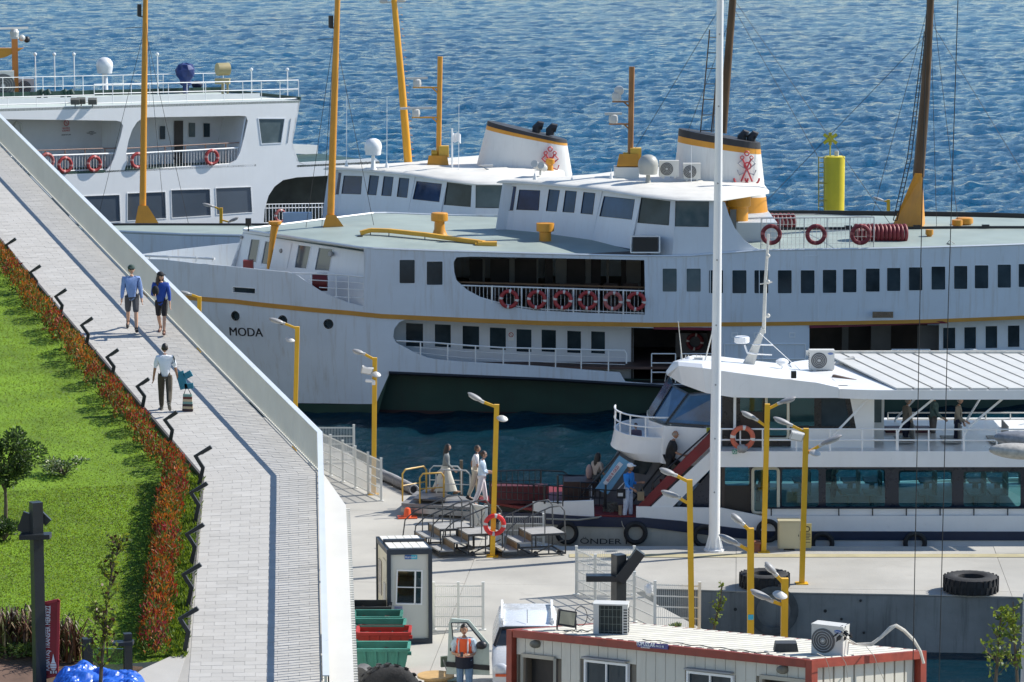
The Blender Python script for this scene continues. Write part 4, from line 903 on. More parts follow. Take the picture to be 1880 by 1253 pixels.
# derrick boom lying on the deck
mb = MB(); bp = [W(662, 428, 130.6), W(680, 423, 130.7), W(714, 424, 130.6), W(780, 431, 130.0), W(850, 441, 129.4), W(888, 446, 129.0)]
for a, b in zip(bp, bp[1:]): mb.bar(a, b, 0.26, 0.16)
mb.box(W(895, 449, 128.9), (0.75, 0.5, 0.22)); mb.box(W(878, 452, 128.9), (0.25, 0.4, 0.25)); mb.build('boom', M('boom yellow', (0.62, 0.33, 0.03), 0.5, var=0.1, sc=2, spot=0.2, scol=(0.4, 0.2, 0.05)), fer)
mb = MB()
for p in bp[1:]: mb.cyl(p - Z * 0.42, p, 0.02, 5)
mb.build('boom_rest', black, fer)
# vent pipe at the front, floodlights
mb = MB(); mb.tube([W(492, 494, 131), W(502, 430, 131), W(505, 414, 131)], [0.06, 0.14, 0.17], 10); mb.lathe(W(505, 414, 131), [(0.2, 0), (0.27, 0.06), (0.27, 0.16)], 14); mb.build('ventilator', orange, fer, smooth=True)
for x, y in ((456, 408), (661, 440)):
    mb = MB(); mb.box(W(x, y, 130.2), (0.22, 0.2, 0.30)); mb.cyl(W(x, y + 6, 130.2), W(x, y + 17, 130.2), 0.03, 6); mb.build('floodlight', black, fer)
for x, y0, y1, D in ((502, 434, 404, 131), (590, 430, 300, 133)): pass
# masts
def foremast(parent, bx0, bx1, by0, by1, mx0, mx1, ytop, D, lampy):
    foot = MB(); a = [W(bx0, by1, D - .4), W(bx1, by1, D - .4), W(bx1, by1, D + .4), W(bx0, by1, D + .4)]
    t = [W(mx0 - 8, by0, D - .25), W(mx0 + 9, by0, D - .25), W(mx0 + 9, by0, D + .25), W(mx0 - 8, by0, D + .25)]; foot.hexa(a + t); foot.build('mast_foot', orange, parent)
    k = MB(); k.box((a[0] + a[2]) / 2 + Z * 0.02, (abs(a[1].x - a[0].x) + 0.04, 0.86, 0.2)); k.build('mast_plinth', darkgreen, parent)
    mb = MB(); mb.tube([W(mx0, by0 + 3, D), W((mx0 + mx1) / 2, (by0 + ytop) / 2, D), W(mx1, ytop, D)], [0.155, 0.14, 0.10], 10); o = mb.build('mast', orange, parent, smooth=True)
    f = (by0 - lampy) / (by0 - ytop); mx = mx0 + (mx1 - mx0) * f
    l = MB(); l.bar(W(mx, lampy + 12, D), W(mx - 13, lampy + 10, D), 0.05, 0.05); l.cyl(W(mx - 11, lampy + 10, D), W(mx - 11, lampy - 12, D), 0.10, 8); l.tube([W(mx, lampy + 30, D), W(mx - 36, lampy + 32, D)], 0.012, 4); l.build('mast_light', black, o)
    return o
foremast(fer, 588, 645, 395, 436, 607, 622, -70, YC, 41)
foremast(fer2, 246, 298, 378, 421, 262, 268, -70, YC + 14.6, 20)
def stays(parent, segs, r=0.010, D=YC):
    for a in segs: mb = MB(); mb.tube([W(a[0], a[1], a[4] if len(a) > 4 else D), W(a[2], a[3], a[5] if len(a) > 5 else D)], r, 4); mb.build('stay_wire', wirem, parent)
stays(fer, [(614, 60, 690, 432), (612, 70, 560, 430), (614, 60, 590, 430), (1348, 0, 1640, 420), (1705, 60, 1380, 398), (1709, 40, 1880, 320), (1709, 0, 1690, 440), (1350, 20, 1500, 285), (1350, 10, 1230, 330), (1330, 0, 1150, 300), (1712, 0, 1760, 420), (1705, 10, 1600, 400), (1709, 30, 1720, 430)])
stays(fer2, [(266, 50, 180, 400, YC + 14.6, YC + 14.6), (266, 50, 350, 430, YC + 14.6, YC + 14.6), (267, 30, 300, 380, YC + 14.6, YC + 12)])
mb = MB(); a = [W(1638, 416, 134.4), W(1693, 441, 132.6), W(1700, 438, 135.2), W(1646, 413, 135.8)]; t = [W(1680, 318, 133.6), W(1693, 320, 133.5), W(1693, 318, 134.3), W(1680, 317, 134.3)]
mb.hexa(a + t); mb.build('mast_foot', orange, fer); mb = MB(); mb.box((a[0] + a[2]) / 2 - Z * 0.02, (1.3, 2.2, 0.16)); mb.build('mast_plinth', darkgreen, fer)
mb = MB(); mb.tube([W(1686, 325, 133.9), W(1698, 180, 133.9), W(1712, -60, 133.9)], [0.24, 0.2, 0.13], 10); mo = mb.build('mast', brownmast, fer, smooth=True)
lad = MB()
for dx in (0, 7): lad.tube([W(1640 + dx, 405, 133.4), W(1666 + dx, 290, 133.4), W(1697 + dx * .5, 58, 133.4)], 0.02, 4)
for k in range(40):
    t = k / 40; x = 1640 + 26 * min(1, t / 0.33) + max(0, (t - 0.33)) * 46; y = 405 - 347 * t; lad.tube([W(x, y, 133.4), W(x + 7, y, 133.4)], 0.014, 4)
lad.build('mast_ladder', black, fer)
mb = MB(); mb.tube([W(1326, 245, YC), W(1350, -60, YC)], [0.19, 0.14], 10); mb.build('mast', brownmast, fer, smooth=True)
lad = MB()
for dx in (0, 20): lad.tube([W(1286 + dx, 243, YC - .3), W(1303 + dx, 55, YC - .3)], 0.024, 4)
for k in range(7): lad.bar(W(1286 + 17 * k / 6.5, 240 - 28.5 * k, YC - .3), W(1306 + 17 * k / 6.5, 240 - 28.5 * k, YC - .3), 0.03)
for dx in (0, 5): lad.tube([W(1309 + dx, 243, YC - .4), W(1318 + dx, 90, YC - .4)], 0.018, 4)
for k in range(24): lad.tube([W(1309 + .37 * k, 240 - 6.3 * k, YC - .4), W(1314 + .37 * k, 240 - 6.3 * k, YC - .4)], 0.012, 4)
lad.build('mast_ladder', brownmast, fer)
def radar_mast(parent, px, ytop, ybase, D, arms, ped, mat):
    mb = MB(); mb.tube([W(px - 3, ybase, D), W(px, ytop, D)], 0.115, 8); mb.build('radar_mast', mat, parent, smooth=True)
    for y, L, bar in arms:
        a = MB(); a.bar(W(px, y, D), W(px - L, y, D), 0.16, 0.06); a.bar(W(px, y + 14, D), W(px - 14, y + 1, D), 0.08, 0.06); ao = a.build('platform', mat, parent)
        s = MB(); c = W(px - L + 8, y, D)
        s.lathe(c + Z * 0.03, [(0.16, 0), (0.2, 0.12), (0.18, 0.3), (0.1, 0.36)], 10)
        if bar: s.box(c + Z * 0.42, (bar, 0.16, 0.10), rz=0.3)
        else: s.ell(c + Z * 0.45 + X * 0.1, (0.2, 0.18, 0.2))
        s.build('radar', lgrey, ao)
    p = MB(); x0, x1, y0, y1 = ped; a = [W(x0, y1, D - .5), W(x1, y1, D - .5), W(x1, y1, D + .5), W(x0, y1, D + .5)]; t = [W(x0 + 5, y0, D - .35), W(x1 - 5, y0, D - .35), W(x1 - 5, y0, D + .35), W(x0 + 5, y0, D + .35)]
    p.hexa(a + t); p.build('mast_pedestal', orange, parent)
    q = MB(); q.box(W(px + 7, ybase - 22, D), (0.45, 0.5, 0.5)); q.cyl(W(px - 16, ybase - 18, D), W(px - 5, ybase - 18, D), 0.16, 10); q.build('junction_box', M('box yellow', (0.60, 0.36, 0.04), 0.45), parent)
radar_mast(fer, 1160, 123, 305, YC, [(187, 36, 0), (228, 42, 0.7)], (1132, 1176, 283, 306), M('radar mast brown', (0.28, 0.12, 0.03), 0.5, var=0.25, streak=0.4, scol=(0.05, 0.03, 0.02)))
mb = MB(); mb.box(W(1150, 318, YC), (1.0, 1.0, 0.55)); mb.build('mast_base', roofwhite, fer)
radar_mast(fer2, 808, 104, 300, YC + 14.8, [(161, 50, 0.95), (216, 52, 1.5)], (782, 826, 286, 316), orange)
dome(fer, 1190, 303, 131.6, 0.42, 345, M('dome grey', (0.36, 0.36, 0.33), 0.5, var=0.1, sc=2), 'satellite_dome')
dome(fer2, 685, 270, 147.5, 0.40, 312, cleanwhite)
def ac_unit(parent_or_label, c, w, d, h, rz, name='air_conditioner', top=False, logo=None, front=-1):
    p = parent_or_label; mb = MB(); r = Matrix.Rotation(rz, 3, 'Z'); c = V(c)
    root = p if not isinstance(p, str) else thing(name, p, 'air conditioner', c)
    mb.box(c + Z * h / 2, (w, d, h), rz=rz); mb.box(c + Z * (h + 0.01), (w * 1.01, d * 1.03, 0.03), rz=rz)
    for s in (-0.3, 0.3): mb.box(c + r @ V((w * s, 0, -0.04)), (0.08, d * 1.05, 0.08), rz=rz)
    body = mb.build('casing' if isinstance(p, str) else name, M('unit casing', (0.60, 0.59, 0.55), 0.5, var=0.05), root)
    pa = root if isinstance(p, str) else body
    fc = c + r @ V((-w * 0.12, -d / 2 - 0.005, h * 0.5)); n = r @ V((0, -1, 0)); g = MB(); g.lathe(fc - n * 0.02, [(h * 0.42, 0), (h * 0.42, 0.03), (h * 0.40, 0.035)], 24, n); g.build('fan_grille', M('fan grille', (0.10, 0.10, 0.10), 0.5), pa, smooth=True)
    k = MB()
    for t in range(1, 5): k.torus(fc + n * 0.022, h * 0.085 * t, 0.006, n, 24, 4)
    k.lathe(fc + n * 0.01, [(h * 0.07, 0), (h * 0.05, 0.03)], 12, n); k.build('fan_guard', lgrey, pa)
    s = MB()
    for t in range(7):
        for q in (-1, 1): s.box(c + r @ V((-w / 2 - 0.003, q * d * 0.2, h * (0.15 + 0.115 * t))), (0.012, d * 0.3, h * 0.05), rz=rz)
    s.build('side_slots', black, pa)
    if logo:
        q = MB(); q.ell(c + r @ V((w * 0.34, -d / 2 - 0.004, h * 0.86)), (0.085, 0.006, 0.035), 14, 6, rot=r); lo = q.build('badge', print_b, pa)
        text(logo, 0.045, c + r @ V((w * 0.34, -d / 2 - 0.012, h * 0.86)), r @ X, Z, print_w, lo)
    return root
ac_unit(fer, W(1228, 324, 132.2), 0.80, 0.30, 0.62, 0); ac_unit(fer, W(1270, 329, 132.2), 0.70, 0.30, 0.62, 0)
for x, y in ((1050, 338), (982, 330), (1122, 330)): antenna(fer, x, y, y - 20, 133)
antenna(fer, 1269, 347, 268, 131.5); antenna(fer2, 842, 322, 192, 146); antenna(fer2, 636, 306, 178, 147); antenna(fer2, 710, 308, 180, 147)
mb = MB(); c = W(1184, 450, 126.9); pbox(mb, 1162, 437, 1208, 463, 127.0, 0.9); mb.build('engine_casing', black, fer)
mb = MB()
for a, b in (((1158, 434), (1211, 434)), ((1158, 464), (1211, 464)), ((1158, 434), (1158, 464)), ((1211, 434), (1211, 464))): mb.bar(W(*a, 126.98), W(*b, 126.98), 0.05, 0.05)
mb.build('casing_frame', cleanwhite, fer)
# aft rail with mesh and hung rings
mb = MB(); yb = lambda x: 461 - (x - 1400) * 0.012
rail(mb, [H(x, yb(x), 0.06) for x in (1397, 1432, 1476, 1518, 1560, 1604)], 1.28, 0.024, (1.0, 0.02)); x = 1400
while x < 1604: mb.tube([H(x, yb(x), .06), H(x, yb(x) - 60, .06)], 0.008, 4); x += 7.6
for k in (0.2, 0.4, 0.6, 0.8): mb.tube([H(1397, yb(1397) - 60 * k, .06), H(1604, yb(1604) - 60 * k, .06)], 0.007, 4)
mb.tube([H(1604, yb(1604) - 60, .06), W(1497, 394, 133), W(1400, 396, 134)], 0.02, 4); mb.tube([W(1497, 394, 133), W(1400, 394, 133)], 0.02, 4)
mb.build('aft_rail', M('rail grey white', (0.52, 0.52, 0.50), 0.5), fer)
g2 = 'life rings on the aft rail of the near ferry'
for x, s in ((1416, 'forward end'), (1498, 'middle'), (1580, 'aft end')): life_ring('wine red life ring at the %s of the aft rail by the funnel' % s, H(x, 431, -0.03), -Y, 0.42, [lwine, lpink], g2)
g3 = 'rings stacked in a row on the boat deck'
for n, (x0, x1, y, D, cnt) in enumerate(((1402, 1455, 409, 133.2, 8), (1572, 1660, 429, 129.6, 13))):
    for k in range(cnt):
        x = x0 + (x1 - x0) * k / (cnt - 1); o = life_ring('dark red ring on its edge in the %s row of rings on the green deck' % ('short' if n == 0 else 'long'), W(x, y + (0.4 * (k % 2)), D), (V((1, 0.18, 0))).normalized(), 0.40, [lwine, lwine], g3 + (' by the funnel' if n == 0 else ' by the aft mast'), 'stored_ring')
    mb = MB()
    for s in (-0.28, 0.28): mb.bar(W(x0 - 4, y + 18, D) + Y * s, W(x1 + 4, y + 18, D) + Y * s, 0.06)
    for x in (x0 + 8, x1 - 8): mb.cyl(W(x, y + 18, D), W(x, y + 29, D), 0.03, 6)
    mb.build('ring_cradle', black, fer)
mb = MB(); c = W(1734, 453, 128.6); mb.box(c, (0.42, 0.3, 0.10), rot=Matrix.Rotation(-0.4, 3, 'Y')); mb.cyl(c, c - Z * 0.2, 0.03, 6); mb.tube([c, c + V((0.2, 0, 0.25)), c + V((0.4, 0, 0.1))], 0.012, 4); mb.build('floodlight', black, fer)
funnel(fer2, 868, 1052, 896, 1040, 330, 222, 257, YC + 14.8, 1.15)
emblem(fer2, 1010, 302, YC + 13.7, 1.45, emr, emr)
mb = MB()
for x, y in ((985, 232), (1010, 236)): mb.tube([W(x, y + 12, YC + 14.8), W(x, y + 3, YC + 14.8), W(x + 5, y - 2, YC + 14.8), W(x + 12, y, YC + 14.8)], 0.2, 8)
mb.build('exhaust_pipe', soot, fer2, smooth=True)
D = YC + 17; mb = MB(); mb.tube([W(752, 330, D), W(737, 150, D), W(718, -60, D)], [0.20, 0.17, 0.12], 10); mo = mb.build('mast', M('bright orange paint', (0.72, 0.33, 0.015), 0.4, var=0.06, streak=0.15, scol=RUST), fer2, smooth=True)
mb = MB()
for k in range(26): mb.tube([W(752 - k * 1.05, 300 - k * 13, D) + X * 0.14, W(756 - k * 1.05, 301 - k * 13, D) + X * 0.14], 0.012, 4)
mb.build('rungs', orange, mo)
mb = MB(); mb.ell(W(704, 3, D), (0.2, 0.15, 0.10)); mb.ell(W(738, 1, D), (0.2, 0.15, 0.10)); mb.bar(W(704, 5, D), W(740, 3, D), 0.06); mb.build('mast_light', lgrey, mo)
mb = MB(); mb.tube([W(830, 310, 147), W(830, 236, 147)], 0.05, 6); fo2 = mb.build('flagstaff', cleanwhite, fer2)
mb = MB(); mb.quadgrid(lambda u, v: W(831 + 15 * u, 243 + 17 * v + 3 * u + 2 * sin(u * 7), 147) + Y * 0.1 * sin(u * 6), 8, 5); mb.build('flag', M('flag cloth white', (0.8, 0.8, 0.8), 0.8), fo2)
mb = MB()
for x, y in ((895, 297), (930, 300)): pass
for dx, dy in ((0, 0), (12, 3)): mb.cyl(W(987 + dx, 306 + dy, 144), W(981 + dx, 301 + dy, 143.4), 0.16, 10)
mb.cyl(W(992, 322, 144), W(992, 304, 144), 0.05, 6); mb.tube([W(897, 312, 146), W(880, 305, 146), W(905, 304, 146)], 0.05, 5); mb.build('searchlight', lgrey, fer2, smooth=True)
cowl(fer2, 1010, 292, 318, 147, 0.14, 0.2)
mb = MB(); pbox(mb, 820, 408, 848, 437, 140.9, 0.6); mb.build('engine_casing', black, fer2)
# ================================================================ third ferry (angled, sunlit side)
YAW = radians(35)
S3 = W(551, 240, 166); su = V((cos(YAW), sin(YAW), 0)); sn = V((sin(YAW), -cos(YAW), 0))
def T(px, py, off=0.0): return PL(px, py, S3 - sn * off, sn)
f3 = thing('ferry', 'sunlit white ferry with slate windows and open galleries behind the pale parapet', 'ferry', S3 - sn * 4 - Z * (S3.z + 1.6))
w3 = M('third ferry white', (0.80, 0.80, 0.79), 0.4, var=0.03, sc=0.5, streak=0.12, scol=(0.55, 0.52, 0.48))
hA = [(-90, 218), (214, 222), (222, 224), (226, 231), (222, 250), (210, 290), (202, 306), (190, 318), (-90, 326)]
hB = [(233, 300), (232, 280), (236, 258), (243, 238), (252, 224), (264, 216), (440, 213), (452, 214), (455, 222), (449, 250), (441, 280), (434, 294), (422, 301), (228, 314)]
hW = [(473, 217), (524, 217), (517, 264), (479, 266)]
lowW = [[(140, 360), (220, 357), (222, 408), (140, 413)], [(233, 354.5), (304, 351.5), (306, 402), (233, 407)], [(313, 348.5), (386, 346.5), (388, 397), (315, 401.5)], [(395, 345), (461, 342.5), (464, 391), (397, 395.5)], [(40, 365), (128, 361), (128, 414), (40, 418)]]
arch = [(484, 414), (486, 384), (493, 360), (504, 343), (520, 331), (545, 326), (690, 318), (690, 414)]
outer = [(-120, 203), (185, 194), (551, 184), (546, 215), (537, 262), (541, 285), (548, 297), (560, 303), (697, 297), (697, 480), (-120, 480)]
pt = lambda l: [T(*p) for p in l]
panel(pt(outer), [pt(hA), pt(hB), pt(hW)] + [pt(rquad(q, 4, 2)) for q in lowW] + [pt(arch)], 0.10).build('side_shell', w3, f3)
window(f3, pt(hW), white2, pane_g, 0.05, 0.02, 0.06)
for q in lowW: window(f3, pt(q), w3, pane_s, 0.035, 0.02, 0.06)
c = T(551, 184); nf3 = (su * 0.96 + sn * 0.27).normalized()
# body: roof deck, front, inner galleries
Wd = 8.0
def T3(px, py, back): return T(px, py) - sn * back
e0, e1_ = T(-120, 203), T(551, 184)
mb = MB(); mb.prism([e0 - Z * 0.02, e1_ - Z * 0.02, e1_ - Z * 0.02 - sn * Wd, e0 - Z * 0.02 - sn * Wd], V((0, 0, -0.12))); mb.build('roof_deck', M('roof deck pale green', (0.47, 0.53, 0.48), 0.6, var=0.08, sc=0.5), f3)
mb = MB(); mb.bar(e0 - sn * Wd + Z * .1, e1_ - sn * Wd + Z * .1, 0.1, 0.3); mb.bar(e1_ + Z * .06, e1_ - sn * Wd + Z * .06, 0.1, 0.2); mb.build('deck_edge', darkgreen, f3)
b1 = T(537, 262); mb = MB(); g1, g2_ = T(541, 285), T(548, 297)
mb.prism([e1_ - sn * 0.0, e1_ - sn * Wd, b1 - sn * Wd, b1], su * -0.08); mb.prism([b1, b1 - sn * Wd, g2_ - sn * Wd, g2_], su * -0.08); mb.build('front_shell', w3, f3)
q = [T(533, 218), T(544, 217) - sn * 1.0, T(538, 262) - sn * 1.0, T(527, 263)]
mb = MB(); pa_ = T(551, 184) - sn * 0.3; mb.prism([p + su * 0.02 + sn * 0.02 for p in q], sn * 0.01); mb.build('corner_window', pane_s, f3)
for back, nm_, m_ in ((2.3, 'gallery_wall', M('gallery wall', (0.62, 0.63, 0.64), 0.5, var=0.04)),):
    q = [T3(-120, 190, back), T3(520, 176, back), T3(520, 300, back), T3(-120, 330, back)]
    mb = MB(); mb.prism(q, -sn * 0.06); mb.build(nm_, m_, f3)
fl0 = [T(-120, 327), T(470, 302), T(470, 302) - sn * 7, T(-120, 327) - sn * 7]
mb = MB(); mb.prism(fl0, V((0, 0, -0.1))); mb.build('gallery_floor', M('gallery floor green', (0.03, 0.07, 0.05), 0.6), f3)
mb = MB(); mb.prism([T(228, 222) - sn * .1, T(228, 222) - sn * 2.3, T(228, 314) - sn * 2.3, T(228, 314) - sn * .1], su * 0.08); mb.build('gallery_partition', white2, f3); mb = MB(); mb.prism([T(452, 214) - sn * .1, T(452, 214) - sn * 2.3, T(436, 302) - sn * 2.3, T(436, 302) - sn * .1], su * 0.08); mb.build('gallery_partition', white2, f3)
for x0, x1, y0, y1, m_ in ((294, 303, 232, 256, pane_d), (320, 336, 222, 305, darkint), (347, 358, 226, 252, pane_g), (374, 385, 227, 252, pane_d), (417, 427, 222, 248, pane_d)):
    mb = MB(); mb.prism([T(x0, y0, 2.25), T(x1, y0, 2.25), T(x1, y1, 2.25), T(x0, y1, 2.25)], -sn * -0.02); mb.build('door' if x0 == 320 else 'gallery_window', m_, f3)
mb = MB(); mb.prism([T(410, 217, 2.2), T(437, 217, 2.2), T(437, 300, 2.2), T(410, 300, 2.2)], sn * 0.05); mb.build('door', M('door grey white', (0.5, 0.51, 0.53), 0.5), f3)
mb = MB(); mb.torus(T(122, 226, 2.2), 0.13, 0.018, sn, 16, 5); mb.bar(T(119.5, 223.5, 2.2), T(124.5, 228.5, 2.2), .02, .02); sg = mb.build('no_smoking_sign', print_r, f3)
text('SIGARA\nICILMEZ', 0.12, T(121.5, 238, 2.2), su, Z, print_r, sg)
text('SEHIR HATLARI', 0.075, T(121.5, 248, 2.2), su, Z, print_k, sg); text('GUVERTE\nYOLCU SALONU\nCIKISI', 0.07, T(168, 245, 2.2), su, Z, print_k, f3)
mb = MB(); mb.tube([T(25, 300, 1.5), T(25, 232, 1.5), T(30, 224, 1.5), T(38, 228, 1.5), T(41, 250, 1.5)], 0.07, 8); mb.build('vent_pipe', lgrey, f3, smooth=True)
Rf = lambda x, y: G(x, y, e1_.z + .02)
zy = lambda x, y, p: W(x, y, p.y).z
mb = MB(); hr = MB()
for (xa, ya), (xb, yb_) in (((-100, 282), (219, 272)), ((229, 273), (441, 262))):
    hr.tube([T(xa, ya, .25), T(xb, yb_, .25)], 0.03, 5); mb.tube([T(xa, ya + 10, .15), T(xb - 4, yb_ + 10, .15)], 0.045, 5); mb.tube([T(xa, ya + 41, .15), T(xb - 20, yb_ + 39, .15)], 0.03, 5)
    n = int((xb - xa) / 5.2)
    for k in range(n):
        t = k / n; x = xa + (xb - xa) * t; y = ya + (yb_ - ya) * t; mb.tube([T(x, y + 10, .15), T(x, y + 42, .15)], 0.012, 4)
    for k in range(0, n, 7):
        t = k / n; x = xa + (xb - xa) * t; y = ya + (yb_ - ya) * t; hr.tube([T(x, y, .25), T(x, y + 42, .25)], 0.035, 5)
mb.build('gallery_rail', cleanwhite, f3); hr.build('handrail', M('handrail brown', (0.22, 0.13, 0.10), 0.4), f3)
g4 = 'life rings along the gallery of the third ferry'
for x, y, s in ((86, 296, 'half hidden by the parapet'), (119.5, 303, 'next to the parapet, whole'), (173, 301, 'by the slanting gallery pillar'), (253, 295, 'partly behind the orange foremast'), (389, 289, 'alone under the door')):
    life_ring('red and pink life ring on the third ferry, ' + s, T(x, y, -0.06), sn, 0.42, [lred if x > 100 else lpink, M('ring pink band', (0.62, 0.30, 0.27), 0.6)], g4)
mb = MB(); A = lambda x, y, b=0.15: T(x, y, b)
def railrow(mb, l, back, h1, lv, step, r=0.028):
    for (xa, ya), (xb, yb_) in zip(l, l[1:]):
        for k in lv: mb.tube([T(xa, ya, .1) - sn * back + Z * h1 * k, T(xb, yb_, .1) - sn * back + Z * h1 * k], r, 5)
        n = max(1, int((xb - xa) / step))
        for i in range(n + 1):
            t = i / n; p = T(xa + (xb - xa) * t, ya + (yb_ - ya) * t, .1) - sn * back; mb.tube([p, p + Z * h1], 0.02, 5)
railrow(mb, [(-90, 201), (175, 194)], 0.1, 0.5, (1.0, 0.3), 46)
railrow(mb, [(175, 193.5), (550, 184)], 0.1, 1.0, (1.0, 0.55, 0.08), 33)
railrow(mb, [(-90, 201), (550, 184)], Wd - 0.3, 1.0, (1.0, 0.5), 36, 0.018)
mb.build('roof_rail', cleanwhite, f3)
mb = MB()
for x, y in ((66, 0), (101, 0), (137, 0), (290, 0), (462, 0), (528, 0)):
    p = Rf(x, 176 if x < 300 else 178); h_ = zy(x, (100 if x < 300 else 128), p); mb.tube([p, V((p.x, p.y, h_))], 0.03, 5); mb.ell(V((p.x, p.y, h_)), 0.09, 8, 6)
mb.build('antenna', cleanwhite, f3)
p = Rf(193, 174); mb = MB(); r = 0.44; z0 = zy(193, 121, p); mb.lathe((p.x, p.y, z0), [(r * .84, -r * .9), (r * .97, -r * .2), (r, 0), (r * .93, r * .4), (r * .7, r * .75), (r * .35, r * .95), (0, r)], 18); mb.lathe((p.x, p.y, e1_.z), [(0.3, 0), (0.16, 0.25), (0.14, z0 - e1_.z - r * .8)], 12); mb.build('satellite_dome', M('dome white', (0.68, 0.70, 0.72), 0.4), f3, smooth=True)
p = Rf(341, 172); mb = MB(); mb.lathe(p - Z * 0.1, [(0.14, 0), (0.14, 0.5), (0.26, 0.55), (0.30, 0.8), (0.5, 1.05), (0.52, 1.35), (0.36, 1.6), (0.1, 1.68)], 9); cvv = MB()
for i in range(len(mb.v)): mb.v[i] += V((R.uniform(-.05, .05), R.uniform(-.05, .05), R.uniform(-.03, .03)))
mb.build('covered_searchlight', M('navy canvas', (0.01, 0.03, 0.14), 0.6, var=0.3, sc=4), f3); p = Rf(362, 168); mb = MB(); mb.ell(p + Z * 0.35, (0.3, 0.25, 0.22)); mb.build('canvas_cover', M('dark canvas', (0.02, 0.03, 0.07), 0.7, var=0.3, sc=4), f3, smooth=True)
p = Rf(409, 178); mb = MB(); mb.box(p + Z * 0.8, (0.75, 0.6, 0.28)); mb.box(p + Z * 0.3, (0.12, 0.12, 0.9)); mb.box(p + V((0.25, 0, 0.3)), (0.1, 0.1, 0.9)); mb.cyl(p + V((-0.25, -0.25, 1.42)), p + V((0.32, 0.05, 1.42)), 0.33, 14); mb.build('searchlight', M('searchlight ochre', (0.36, 0.30, 0.15), 0.5, var=0.15), f3, smooth=True)
for x, y in ((72, 178), (84, 178), (115, 176), (127, 176)): mb = MB(); p = Rf(x, 186); mb.tube([p, p + Z * 0.5, p + V((.12, 0, .55)), p + V((.2, 0, .35))], 0.11, 7); mb.build('mushroom_vent', darkgreen, f3)
for x, y in ((149, 189), (170, 190), (138, 190)): mb = MB(); mb.box(T(x, y, -0.05) + Z * 0.1, (0.42, 0.2, 0.28), rot=Matrix.Rotation(0.5, 3, 'X')); mb.cyl(T(x, y + 6, 0), T(x, y, 0), 0.03, 5); mb.build('floodlight', M('floodlight grey', (0.16, 0.16, 0.14), 0.5), f3)
ac_unit(f3, Rf(10, 184), 0.9, 0.4, 1.45, .2); ac_unit(f3, Rf(48, 176), 0.85, 0.35, 0.85, .2)
p = Rf(29, 178); mb = MB(); za = zy(29, 70, p); mb.box((p.x, p.y, (p.z + za) / 2), (0.30, 0.30, za - p.z), rz=.2); mb.build('radar_mast', M('mast red orange', (0.62, 0.20, 0.03), 0.45, var=0.1), f3)
z1 = zy(29, 90, p); q = V((p.x, p.y, z1)); mb = MB(); mb.prism([q + V((.42, -.1, .03)), q + V((-1.6, -.1, .03)), q + V((-1.6, -.1, -.62)), q + V((-.55, -.1, -.45)), q + V((.2, -.1, -.1))], Y * 0.6); mb.build('platform', orange, f3)
q = V((p.x, p.y, za)); mb = MB(); mb.box(q + Z * 0.0, (0.4, 0.4, 0.1)); mb.lathe(q + Z * 0.05, [(0.2, 0), (0.24, 0.25), (0.15, 0.4)], 10); mb.box(q + Z * 0.5 - su * 0.2, (1.9, 0.14, 0.10), rz=YAW); mb.ell(q + su * 0.42 - Z * 0.02, 0.17); mb.build('radar', lgrey, f3); mb = MB(); mb.ell(q + su * 0.7 - Z * 0.1, 0.17); mb.build('horn', black, f3)
# forward low deck
q = [T(545, 303), T(697, 296), T(697, 296) - sn * 6, T(545, 303) - sn * 6]; mb = MB(); mb.prism([p - Z * 0.02 for p in q], V((0, 0, -0.1))); mb.build('bow_deck', darkgreen, f3)
mb = MB(); mb.prism([T(548, 299), T(690, 291), T(697, 297), T(560, 304)], -sn * 0.1); mb.bar(T(545, 283) - sn * 6, T(694, 290) - sn * 6, 0.15, 0.5); mb.box(T(557, 284) - sn * 2, (0.6, 0.5, 0.9), rz=YAW); mb.build('bow_bulwark', w3, f3)
for x in (663, 672, 679): mb = MB(); mb.torus(T(x, 301, -0.05), 0.1, 0.02, sn, 10, 5); mb.build('fairlead', grey, f3)
# inside of the arch
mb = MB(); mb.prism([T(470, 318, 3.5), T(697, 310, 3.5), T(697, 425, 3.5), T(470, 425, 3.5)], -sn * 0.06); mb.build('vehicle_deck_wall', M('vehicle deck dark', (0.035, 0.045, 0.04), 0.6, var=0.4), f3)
mb = MB(); mb.prism([T(470, 414), T(697, 414), T(697, 414) - sn * 5, T(470, 414) - sn * 5], Z * -0.1); mb.prism([T(470, 322, .2), T(697, 314, .2), T(697, 314, 3.5), T(470, 322, 3.5)], Z * 0.1); mb.build('vehicle_deck', dwood, f3)
mb = MB(); railrow(mb, [(484, 412), (690, 408)], 0.1, 1.0, (1.0, 0.8, 0.05), 6, 0.02); mb.build('arch_rail', white2, f3)
life_ring('red life ring behind the rail of the dark arch on the third ferry', T(515, 397, -0.1), sn, 0.36, [lpink, band], g4)
mb = MB(); pbox(mb, 520, 391, 572, 414, 147.5, 0.4); tag(mb.build('deck_locker', M('locker pale blue', (0.38, 0.48, 0.58), 0.5), None), 'pale blue deck locker under the dark arch behind the second ferry wheelhouse', 'locker')
for o in [bpy.data.objects['deck_locker']]: o.parent = f3; o.location = -f3.location; del o['label']; del o['category']
